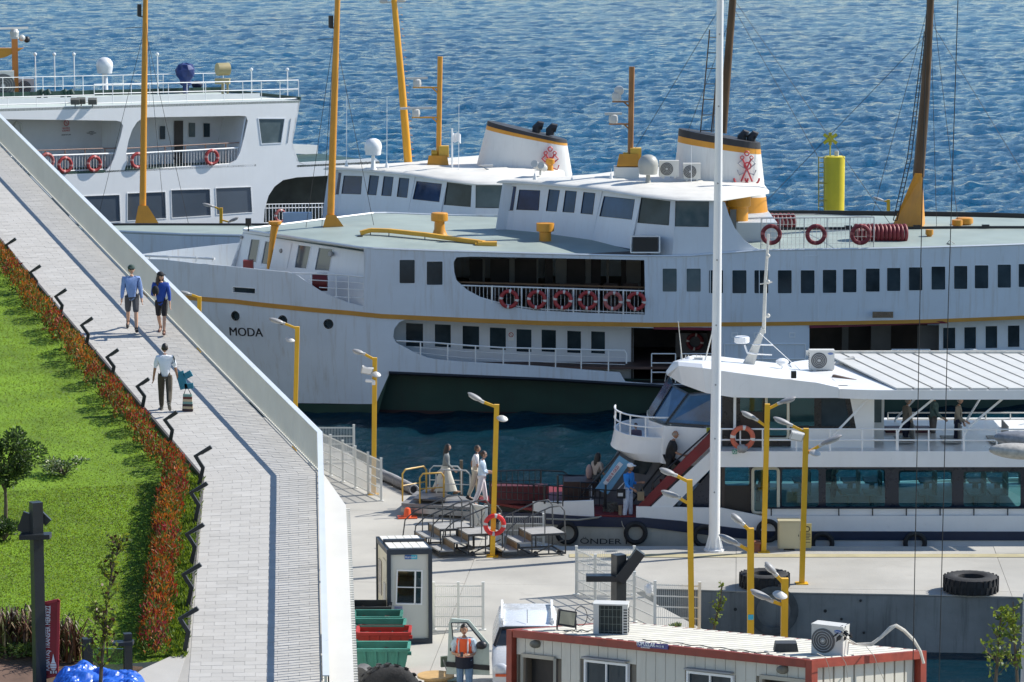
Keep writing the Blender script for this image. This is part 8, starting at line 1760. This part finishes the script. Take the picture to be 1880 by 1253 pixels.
def person(label, pos, rz, H, skin, hair, top, bottom, shoes, legs=((20, 8), (-14, 22)), arms=((10, 8, 20), (-10, 8, 15)), lean=4, head=0, style='short', sleeve=1.0, toplen=.50, hat=None, glasses=False, bot='trousers', belly=0.0, group=None, seat=False):
    """pos: ground point; rz: facing (0 = away from the camera, pi = towards it)"""
    k = H / 1.75; t = thing('person', label, 'person', pos, group); L = lambda x, y, z: V((x * k, y * k, z * k))
    hipz = .92; th, sh = .44, .415
    joints = {}
    def leg(s, sw, kn):
        h = V((s * .095, 0, hipz)); a = radians(sw); b = radians(sw - kn); kne = h + V((s * .01, sin(a) * th, -cos(a) * th)); an = kne + V((0, sin(b) * sh, -cos(b) * sh)); f = radians(max(-50, min(20, (sw - kn) * .9)))
        toe = an + V((s * .02, .17 * cos(f), -.045 + .17 * sin(f) * .9)); heel = an + V((0, -.05 * cos(f), -.05 - .05 * sin(f))); return h, kne, an, toe, heel
    JL = leg(-1, *legs[0]); JR = leg(1, *legs[1])
    dz = min(min(p.z for p in JL[2:]), min(p.z for p in JR[2:])) - .025
    le = radians(lean); tw = lambda x, y, z: V((x, y + sin(le) * (z - hipz), hipz + (z - hipz) * cos(le)))
    pel = tw(0, 0, .96); wai = tw(0, .01, 1.10); che = tw(0, .0, 1.30); nb = tw(0, -.01, 1.46); nt = tw(0, .015, 1.53)
    def arm(s, fw, ot, el, inw=0):
        sho = tw(s * .185, -.005, 1.405); a, o_ = radians(fw), radians(ot); d = V((s * sin(o_), sin(a) * cos(o_), -cos(a) * cos(o_))); e = sho + d * .29
        b = radians(fw + el); d2 = V((s * (sin(o_) * .6) - s * sin(radians(inw)), sin(b) * cos(radians(inw)), -cos(b) * cos(radians(inw)))).normalized(); w_ = e + d2 * .255; return sho, e, w_, d2
    AL = arm(-1, *arms[0]); AR = arm(1, *arms[1])
    vs, es, rd = [], [], []
    def add(p, r, par=None):
        vs.append(p - Z * dz); rd.append(r); i = len(vs) - 1
        if par is not None: es.append((par, i))
        return i
    b0 = add(pel, .105); b1 = add(wai, .095, b0); b2 = add(che, .110, b1); b3 = add(nb, .062, b2); b4 = add(nt, .055, b3)
    for J in (JL, JR): i = add(J[0], .078, b0); i2 = add(J[0].lerp(J[1], .5), .072, i); i3 = add(J[1], .056, i2); i4 = add(J[1].lerp(J[2], .3), .057, i3); i5 = add(J[2], .037, i4); add(J[3], .033, i5)
    for s, A in ((-1, AL), (1, AR)):
        i = add(A[0], .043, b2); i2 = add(A[1], .041, i); i3 = add(A[2], .027, i2); pl = A[2] + A[3] * .065; i4 = add(pl, .030, i3)
        sd = A[3].cross(V((1, 0, 0))).normalized() if abs(A[3].x) < .8 else V((0, 1, 0)); nn = A[3].cross(sd).normalized()
        for f in range(4):
            o_ = sd * (-.027 + .018 * f); L1 = (.040, .046, .043, .034)[f]; j = add(pl + o_ + A[3] * .035, .0095, i4); j2 = add(pl + o_ + A[3] * (.035 + L1) - nn * s * .010, .0085, j); add(pl + o_ * .9 + A[3] * (.035 + L1 * 1.5) - nn * s * .028, .0075, j2)
        j = add(A[2] + A[3] * .03 - sd * .035, .011, i3); add(A[2] + A[3] * .085 - sd * .052, .009, j)
    bv, bf = skin_mesh([v * k for v in vs], es, [r * k for r in rd], b0)
    mb = MB(); mb.add(bv, bf, 0); tr_ = bot == 'trousers'
    bones = [(pel, wai, lambda q: 4), (wai, che, lambda q: 3), (che, nb, lambda q: 3), (nb, nt, lambda q: 0)]
    for J in (JL, JR): bones += [(J[0], J[1], lambda q: 4 if (bot != 'skirt' and (tr_ or q < .8)) else 0), (J[1], J[2], lambda q: 4 if tr_ and q < .9 else 0), (J[2], J[3], lambda q: 0)]
    for A in (AL, AR): bones += [(che, A[0], lambda q: 3), (A[0], A[1], lambda q: 3 if q < sleeve * 2 else 0), (A[1], A[2], lambda q: 3 if q < sleeve * 2 - 1 else 0), (A[2], A[2] + A[3] * .2, lambda q: 0)]
    bones = [((a - Z * dz) * k, (b - Z * dz) * k, f) for a, b, f in bones]
    for i, f in enumerate(mb.f):
        c = sum((mb.v[j] for j in f), V((0, 0, 0))) / len(f); best = (9, 0)
        for a, b, fn in bones:
            q = max(0, min(1, (c - a).dot(b - a) / (b - a).length_squared)); d_ = (c - a.lerp(b, q)).length
            if d_ < best[0]: best = (d_, fn(q))
        mb.m[i] = best[1]
    # head: face towards +Y, then turned
    hc = (nt - Z * dz) * k + Z * .118 * k + Y * .02 * k; hr = Matrix.Rotation(radians(head), 3, 'Z')
    hd = MB(); hd.ell((0, 0, 0), (.076 * k, .094 * k, .118 * k), 16, 12, 0)
    for i, p in enumerate(hd.v):
        z = p.z / k
        if z < -.02: p.x *= 1 - .55 * min(1, (-.02 - z) / .1) ** 1.3; p.y = p.y * (1 - .28 * min(1, (-.02 - z) / .1)) + .018 * k * min(1, (-.02 - z) / .1)
    hd.add([V(q) * k for q in ((-.012, .086, .02), (.012, .086, .02), (.018, .090, -.022), (-.018, .090, -.022), (0, .116, -.018))], [(0, 1, 4), (1, 2, 4), (2, 3, 4), (3, 0, 4)], 0)
    for s in (-1, 1): hd.ell(V((s * .078, -.008, -.005)) * k, (.012 * k, .02 * k, .032 * k), 8, 6, 0); hd.ell(V((s * .030, .083, .018)) * k, (.013 * k, .008 * k, .007 * k), 8, 6, 1)
    hd.ell(V((0, .088, -.052)) * k, (.024 * k, .008 * k, .007 * k), 8, 5, 2)
    mb.add([hc + hr @ p for p in hd.v], hd.f); mb.m[-len(hd.f):] = hd.m
    R3 = Matrix.Rotation(rz, 3, 'Z')
    def put(m, name, mats, smooth=True): m.v = [V(pos) + R3 @ p for p in m.v]; return m.build(name, mats, t, smooth=smooth)
    put(mb, 'body', [SK[skin], eyem, lipm, top, bottom])
    # hair
    hm = MB(); hm.ell((0, -.012 * k, .016 * k), (.084 * k, .098 * k, .118 * k), 16, 10)
    keep = [f for f in hm.f if sum(hm.v[i].z for i in f) / len(f) > (.052 - 1.0 * min(0, sum(hm.v[i].y for i in f) / len(f)) * -1.0 if False else (.05 if sum(hm.v[i].y for i in f) / len(f) > .02 * k else (-.055 if style != 'bald' else -.03))) * k and not (style == 'bald' and sum(hm.v[i].z for i in f) / len(f) > .045 * k)]
    hm.f = keep; hm.m = [0] * len(keep)
    if style == 'long':
        for q in range(9):
            a = pi * (.02 + .96 * q / 8); x, y = -cos(a) * .075, -sin(a) * .085; hm.tube([V((x, y + .01, .04)) * k, V((x * 1.12, y * 1.15 - .01, -.09)) * k, V((x * 1.05, y * 1.2 - .035, -.22)) * k, V((x * .7, y * 1.1 - .03, -.33 - .04 * (q % 3))) * k], [.03 * k, .042 * k, .036 * k, .012 * k], 7)
    if style == 'bun': hm.ell(V((0, -.105, .04)) * k, .045 * k, 10, 8)
    hm.v = [hc + hr @ p for p in hm.v]; put(hm, 'hair', HR[hair])
    # clothes
    def sleeve_pts(A): return A[0], A[0].lerp(A[1], min(1, sleeve * 2)) , (A[1].lerp(A[2], max(0, sleeve * 2 - 1)) if sleeve > .5 else None)
    cv, ce, cr = [], [], []
    def cadd(p, r, par=None):
        cv.append((p - Z * dz) * k); cr.append(r * k); i = len(cv) - 1
        if par is not None: ce.append((par, i))
        return i
    c0 = cadd(tw(0, 0, hipz + .12 - (toplen - .42) * .9), .140 + belly * .5); c1_ = cadd(wai, .136 + belly, c0); c2_ = cadd(che, .150, c1_); c3 = cadd(nb + Z * .015, .080, c2_)
    for s in (-1, 1): cadd(tw(s * .075, 0, hipz + .12 - (toplen - .42) * .9), .105 + belly * .3, c0)
    for A in (AL, AR):
        a, b, c = sleeve_pts(A); i = cadd(a, .088, c2_); j = cadd(b, .062, i)
        if c is not None: cadd(c, .045, j)
    sv_, sf = skin_mesh(cv, ce, cr, 0); m = MB(); m.add(sv_, sf); put(m, 'shirt', top)
    if bot in ('trousers', 'shorts'):
        cv, ce, cr = [], [], []; c0 = cadd(tw(0, 0, 1.05), .128 + belly * .6)
        for J in (JL, JR):
            i = cadd(J[0] - Z * .02, .108, c0); i2 = cadd(J[0].lerp(J[1], .55), .096, i); i3 = cadd(J[0].lerp(J[1], .97), .082, i2)
            if bot == 'trousers': i4 = cadd(J[1].lerp(J[2], .45), .076, i3); cadd(J[1].lerp(J[2], .97), .060, i4)
        sv_, sf = skin_mesh(cv, ce, cr, 0); m = MB(); m.add(sv_, sf); put(m, bot, bottom)
    else:
        m = MB(); N = 22; secs_ = []
        for q in range(7):
            f = q / 6; z = 1.04 - f * (.86 if bot == 'skirt' else .35); cy = (JL[2].y + JR[2].y) / 2 * f * .7; sp = abs(JL[2].y - JR[2].y) / 2 * f
            secs_.append([V(((.145 + .06 * f) * cos(2 * pi * j / N) * (1 + .06 * f * sin(6 * pi * j / N * 2)), cy + (.12 + .05 * f + sp * .7) * sin(2 * pi * j / N) * (1 + .06 * f * cos(10 * pi * j / N)), z - dz)) * k for j in range(N)])
        m.add([p for s_ in secs_ for p in s_], [(i * N + j, i * N + (j + 1) % N, (i + 1) * N + (j + 1) % N, (i + 1) * N + j) for i in range(6) for j in range(N)]); put(m, 'skirt', bottom)
    for J in (JL, JR):
        m = MB(); d = (J[3] - J[4]); d.normalize(); c = (J[3] + J[4]) / 2 - Z * dz; s_ = d.cross(Z).normalized(); u_ = s_.cross(d); rot = Matrix((s_, d, u_)).transposed(); m.ell(c * k, (.048 * k, .145 * k, .045 * k), 12, 8, rot=rot); m.tube([(J[2] - Z * dz + Z * .05) * k, (J[2] - Z * dz - Z * .02) * k], .048 * k, 8); put(m, 'shoe', shoes)
    if hat:
        kind, hmm = hat; m = MB(); m.ell(V((0, -.008, .055)) * k, (.096 * k, .108 * k, .085 * k), 16, 8)
        if kind == 'cap': m.prism([V((-.07, .07, .06)) * k, V((.07, .07, .06)) * k, V((.05, .17, .045)) * k, V((-.05, .17, .045)) * k], Z * .012 * k)
        else: m.lathe(V((0, -.005, .035)) * k, [(.155 * k, -.01 * k), (.10 * k, .015 * k), (.095 * k, .03 * k)], 18)
        m.v = [hc + hr @ p for p in m.v]; put(m, 'hat', hmm)
    if glasses:
        m = MB()
        for s in (-1, 1): m.ell(V((s * .032, .088, .018)) * k, (.027 * k, .012 * k, .020 * k), 10, 6); m.bar(V((s * .058, .085, .022)) * k, V((s * .078, -.01, .022)) * k, .006 * k)
        m.v = [hc + hr @ p for p in m.v]; put(m, 'sunglasses', black)
    W2 = lambda p: V(pos) + R3 @ ((p - Z * dz) * k)
    return t, dict(handL=W2(AL[2] + AL[3] * .09), handR=W2(AR[2] + AR[3] * .09), chest=W2(che), hip=W2(pel), shoL=W2(AL[0]), shoR=W2(AR[0]), k=k, R3=R3)
TW = pi     # towards the camera
sh_black = M('shoe black', (.014, .014, .016), .6); sh_white = M('shoe pale', (.5, .5, .5), .6); sandal = M('sandal brown', (.10, .035, .025), .6)
person('man in a green cap, light blue shirt and grey shorts walking down the ramp', land(243, 609), TW + .12, 1.84, 'fair', 'brown', cloth('light blue shirt', (.20, .30, .56)), cloth('grey shorts', (.075, .075, .085)), sh_black, ((16, 4), (-18, 30)), ((-6, 9, 14), (8, 10, 16)), 2, 10, hat=('cap', cloth('dark green cap', (.03, .06, .05))), glasses=True, sleeve=.98, toplen=.56, bot='shorts', belly=.02)
t, J = person('woman in a blue blouse and black shorts walking beside the man in the cap', land(297, 614), TW - .1, 1.72, 'fair', 'brown', cloth('cobalt blouse', (.012, .055, .30)), cloth('black shorts', (.015, .013, .015)), sandal, ((15, 4), (-14, 22)), ((5, 10, 10), (20, 8, 75, 30)), 1, 50, style='long', hat=('cap', cloth('black cap', (.012, .012, .015))), glasses=True, sleeve=.85, toplen=.58, bot='shorts')
mb = MB(); mb.ell(J['handR'] + V((-.0, .02, .12)), (.10, .07, .14)); mb.build('handbag', cloth('black bag', (.012, .012, .013)), t)
t, J = person('man in white t-shirt seen from behind, carrying painted boards up the ramp', land(304, 757), .08, 1.74, 'tan', 'black', cloth('white t-shirt', (.74, .76, .80), .03), cloth('olive trousers', (.055, .045, .03)), M('trainer olive', (.12, .11, .09), .7), ((18, 6), (-22, 36)), ((-4, 14, 22), (6, 16, 20)), 2, 8, sleeve=.42, toplen=.56)
h = J['handR']
b_ = h + V((.10, -.02, -.02)); tb = thing('skate_board', 'teal notched board held under the arm of the man in white t-shirt', 'board', b_); mb = MB(); mb.box(b_, (.20, .05, .46), rot=Matrix.Rotation(-.25, 3, 'Y')); mb.box(b_ + V((.16, 0, .14)), (.20, .05, .16), rot=Matrix.Rotation(-.5, 3, 'Y')); mb.box(b_ + V((.18, 0, -.15)), (.22, .05, .14), rot=Matrix.Rotation(-.1, 3, 'Y')); mb.build('deck', M('board teal', (.012, .17, .25), .5, var=.15, sc=8), tb)
c = b_ + V((.14, -.02, -.60)); tb = thing('basket', 'multicoloured striped basket hanging from the hand of the man in the white t-shirt', 'basket', c); cols = [M('stripe maroon', (.13, .03, .02), .7), M('stripe cream', (.52, .42, .26), .7), M('stripe dark', (.05, .03, .03), .7), M('stripe sea green', (.18, .30, .26), .7), M('stripe rust', (.26, .10, .05), .7)]
for i, m_ in enumerate((4, 0, 2, 1, 2, 3, 1, 0, 3)): mb = MB(); w_ = .20 if i < 2 else .26 - .008 * (i - 2); mb.box(c + Z * (-.28 + .062 * i), (w_ * 1.05, .09, .060), rot=Matrix.Rotation(.03, 3, 'Y')); mb.build('stripe', cols[m_], tb)
mb = MB(); mb.tube([c + V((-.09, 0, .24)), c + V((-.02, 0, .46)), c + V((.09, 0, .24))], .012, 5); mb.build('strap', black, tb)
# worker by the van
t, J = person('worker in orange hi-vis vest and jeans looking at a phone beside the van', G(853, 1293), TW - .15, 1.90, 'tan', 'black', cloth('pale blue polo', (.50, .60, .66)), cloth('blue jeans', (.16, .27, .42)), sh_black, ((4, 2), (-4, 6)), ((14, 10, 80, 35), (14, 12, 80, 40)), 3, 18, sleeve=.45, toplen=.60, belly=.01)
k = J['k']; R3 = J['R3']; ch = J['chest']
hv = MB(); N = 20; secs_ = []
for z, rx, ry in ((.16, .17, .12), (.10, .205, .145), (-.05, .205, .16), (-.24, .20, .155)): secs_.append([ch + R3 @ V((cos(2 * pi * j / N) * rx * k, sin(2 * pi * j / N) * ry * k, z * k)) for j in range(N)])
hv.add([p for s in secs_ for p in s], [(i * N + j, i * N + (j + 1) % N, (i + 1) * N + (j + 1) % N, (i + 1) * N + j) for i in range(3) for j in range(N)]); hv.build('vest', hivis, t, smooth=True)
mb = MB(); mb.tube([ch + R3 @ V((cos(2 * pi * j / N) * .207 * k, sin(2 * pi * j / N) * .163 * k, -.21 * k)) for j in range(N)], .022 * k, 4, closed=True)
for s in (-1, 1): mb.tube([ch + R3 @ V((s * .10 * k, .155 * k, -.2 * k)), ch + R3 @ V((s * .10 * k, .150 * k, .05 * k)), ch + R3 @ V((s * .09 * k, .07 * k, .18 * k))], .018 * k, 4)
mb.build('reflective_tape', M('reflective tape', (.45, .45, .48), .3), t)
nv_ = MB(); secs_ = [[ch + R3 @ V((cos(2 * pi * j / N) * rx * k, sin(2 * pi * j / N) * ry * k, z * k)) for j in range(N)] for z, rx, ry in ((-.24, .200, .156), (-.38, .205, .16), (-.50, .195, .15))]
nv_.add([p for s in secs_ for p in s], [(i * N + j, i * N + (j + 1) % N, (i + 1) * N + (j + 1) % N, (i + 1) * N + j) for i in range(2) for j in range(N)]); nv_.build('vest_hem', cloth('navy hem', (.010, .014, .03)), t, smooth=True)
mb = MB(); mb.box((J['handL'] + J['handR']) / 2 + Z * .03, (.08, .15, .012), rot=Matrix.Rotation(.5, 3, 'X')); mb.build('phone', black, t)
for s in (-1, 1):
    m = MB(); m.tube([ch + R3 @ V((s * .19 * k, 0, .12 * k)), ch + R3 @ V((s * .24 * k, .02 * k, -.02 * k))], .068 * k, 8); m.build('sleeve', cloth('pale blue polo', (.50, .60, .66)), t, smooth=True)
# people boarding
RT = -pi / 2    # facing right in the picture
zp = .40
person('woman in grey jacket and long white skirt walking on the boarding platform', G(818, 909, zp), RT, 1.62, 'fair', 'black', cloth('grey jacket', (.20, .22, .22)), cloth('ivory skirt', (.60, .58, .50), .05), M('sandal tan', (.3, .18, .1), .6), ((24, 6), (-20, 24)), ((4, 6, 12), (8, 8, 40)), 5, 0, style='long', sleeve=.95, toplen=.60, bot='skirt')
t, J = person('woman in loose pale blue shirt and white trousers boarding with a phone', G(884, 930, zp), RT, 1.68, 'fair', 'brown', cloth('pale blue shirt', (.56, .68, .80), .04), cloth('white trousers', (.72, .68, .70), .04), sh_white, ((12, 4), (-10, 14)), ((6, 6, 70), (10, 10, 75)), 4, 0, style='bun', glasses=True, sleeve=.75, toplen=.64, belly=.02)
mb = MB(); mb.box(J['handR'] + Z * .03, (.07, .012, .12)); mb.build('phone', black, t)
person('person in white t-shirt mostly hidden behind the woman in pale blue', G(872, 926, zp) + V((0, .75, 0)), RT, 1.66, 'tan', 'brown', cloth('white tee', (.7, .7, .7), .04), cloth('sand trousers', (.55, .48, .36)), sh_black, ((10, 5), (-10, 12)), ((-30, 12, 35), (10, 10, 40)), 4, 0, sleeve=.4, toplen=.55)
t, J = person('dark haired woman in beige top and dark skirt beside the pale blue poster', W(1095, 930, 97.9), RT + .75, 1.62, 'fair', 'black', cloth('beige top', (.40, .34, .29)), cloth('dark patterned skirt', (.04, .045, .045), .5), sh_black, ((6, 3), (-5, 6)), ((4, 8, 12), (6, 10, 40)), 4, -10, style='long', sleeve=.4, toplen=.46, bot='skirt')
mb = MB(); mb.ell(J['shoL'] + V((-.12, -.02, -.28)), (.11, .10, .24), 12, 9); mb.build('backpack', cloth('pale pink bag', (.42, .28, .25)), t, smooth=True)
t, J = person('person in white cap and bright blue top holding bags on the boat bow', W(1153, 957, 95.75), RT - .5, 1.72, 'tan', 'black', cloth('bright blue top', (.02, .20, .58), .25), cloth('white blue trousers', (.50, .56, .68), .2), cloth('blue sandal', (.03, .16, .45)), ((4, 2), (-3, 5)), ((4, 8, 95, 10), (8, 12, 60)), 4, 0, hat=('cap', cloth('white cap', (.75, .77, .80), .03)), sleeve=.8, toplen=.58)
mb = MB(); p = J['hip'] + V((-.22, -.16, -.10)); mb.box(p, (.26, .10, .28)); mb.build('black_bag', cloth('black tote', (.012, .012, .014)), t); mb = MB(); mb.box(p + V((-.02, -.055, -.02)), (.15, .01, .10)); mb.build('label', M('tote print', (.5, .5, .5), .6), t); mb = MB(); mb.tube([p + V((-.09, 0, .14)), J['chest'] + V((-.06, -.14, .0)), p + V((.09, 0, .14))], .012, 5); mb.build('strap', M('strap white', (.6, .6, .6), .6), t)
mb = MB(); p = J['handR'] + V((.16, -.03, -.15)); mb.box(p, (.20, .12, .26)); mb.build('paper_bag', M('paper bag', (.24, .18, .11), .8, var=.15), t); mb = MB(); mb.tube([p + V((-.07, 0, .13)), p + V((0, 0, .36)), p + V((.07, 0, .13))], .008, 4); mb.build('bag_handle', dwood, t)
person('bald man all in black climbing the red boat stairs', W(1228, 899, 95.95), RT, 1.76, 'tan', 'grey', cloth('black shirt', (.014, .014, .017)), cloth('black trousers', (.010, .010, .012)), M('sole pale', (.12, .12, .09), .6), ((58, 66), (-6, 4)), ((30, 10, 30), (18, 10, 55)), 14, 6, style='bald', sleeve=.45, toplen=.56, belly=.055)
person('person with light hair sitting behind the white balcony rail at the boat bow', W(1168, 842, 98.3), pi * .9, 1.30, 'fair', 'brown', cloth('mauve shirt', (.14, .10, .13)), cloth('grey trousers', (.12, .12, .13)), sh_black, ((75, 70), (70, 68)), ((25, 8, 40), (25, 8, 40)), 6, 20, sleeve=.4)
person('person in khaki jacket without a strap standing in shade on the boat upper deck', W(1662, 829, 97.4), RT + .35, 1.62, 'fair', 'grey', cloth('khaki jacket', (.24, .20, .16)), cloth('navy trousers', (.015, .02, .05)), sh_black, ((4, 2), (-4, 5)), ((6, 8, 20), (4, 8, 15)), 4, 0, sleeve=.95, toplen=.56)
person('person in sea green top standing on the boat upper deck between two jackets', W(1712, 824, 98.6), RT + .2, 1.72, 'fair', 'brown', cloth('sea green top', (.12, .19, .18), .4), cloth('grey brown trousers', (.17, .15, .14)), sh_white, ((3, 2), (-3, 4)), ((6, 8, 50), (4, 8, 50)), 3, 0, sleeve=.9, toplen=.58)
t, J = person('person in beige jacket with dark shoulder strap on the boat upper deck', W(1757, 829, 97.2), RT - .2, 1.64, 'fair', 'grey', cloth('beige jacket', (.30, .26, .21)), cloth('navy trousers', (.015, .02, .05)), sh_black, ((4, 2), (-4, 5)), ((6, 8, 20), (4, 8, 60)), 3, 0, sleeve=.95, toplen=.56)
mb = MB(); mb.tube([J['shoL'] + V((0, -.10, .05)), J['chest'] + V((0, -.18, -.05)), J['hip'] + V((.16, -.14, -.02))], .018, 5); mb.build('strap', black, t)
person('dark haired passenger silhouetted behind the teal saloon glass', W(1529, 946, 98.6), RT, 1.45, 'tan', 'black', cloth('dark coat', (.02, .022, .025)), cloth('navy trousers', (.015, .02, .05)), sh_black, ((6, 3), (-5, 6)), ((6, 8, 30), (4, 8, 30)), 4, 0, style='long', sleeve=.95)
person('passenger standing behind the cream framed saloon door', W(1397, 946, 97.8), pi, 1.60, 'tan', 'brown', cloth('brown coat', (.09, .06, .05)), cloth('navy trousers', (.015, .02, .05)), sh_black, ((4, 3), (-4, 6)), ((6, 8, 20), (4, 8, 20)), 3, 20, sleeve=.95)
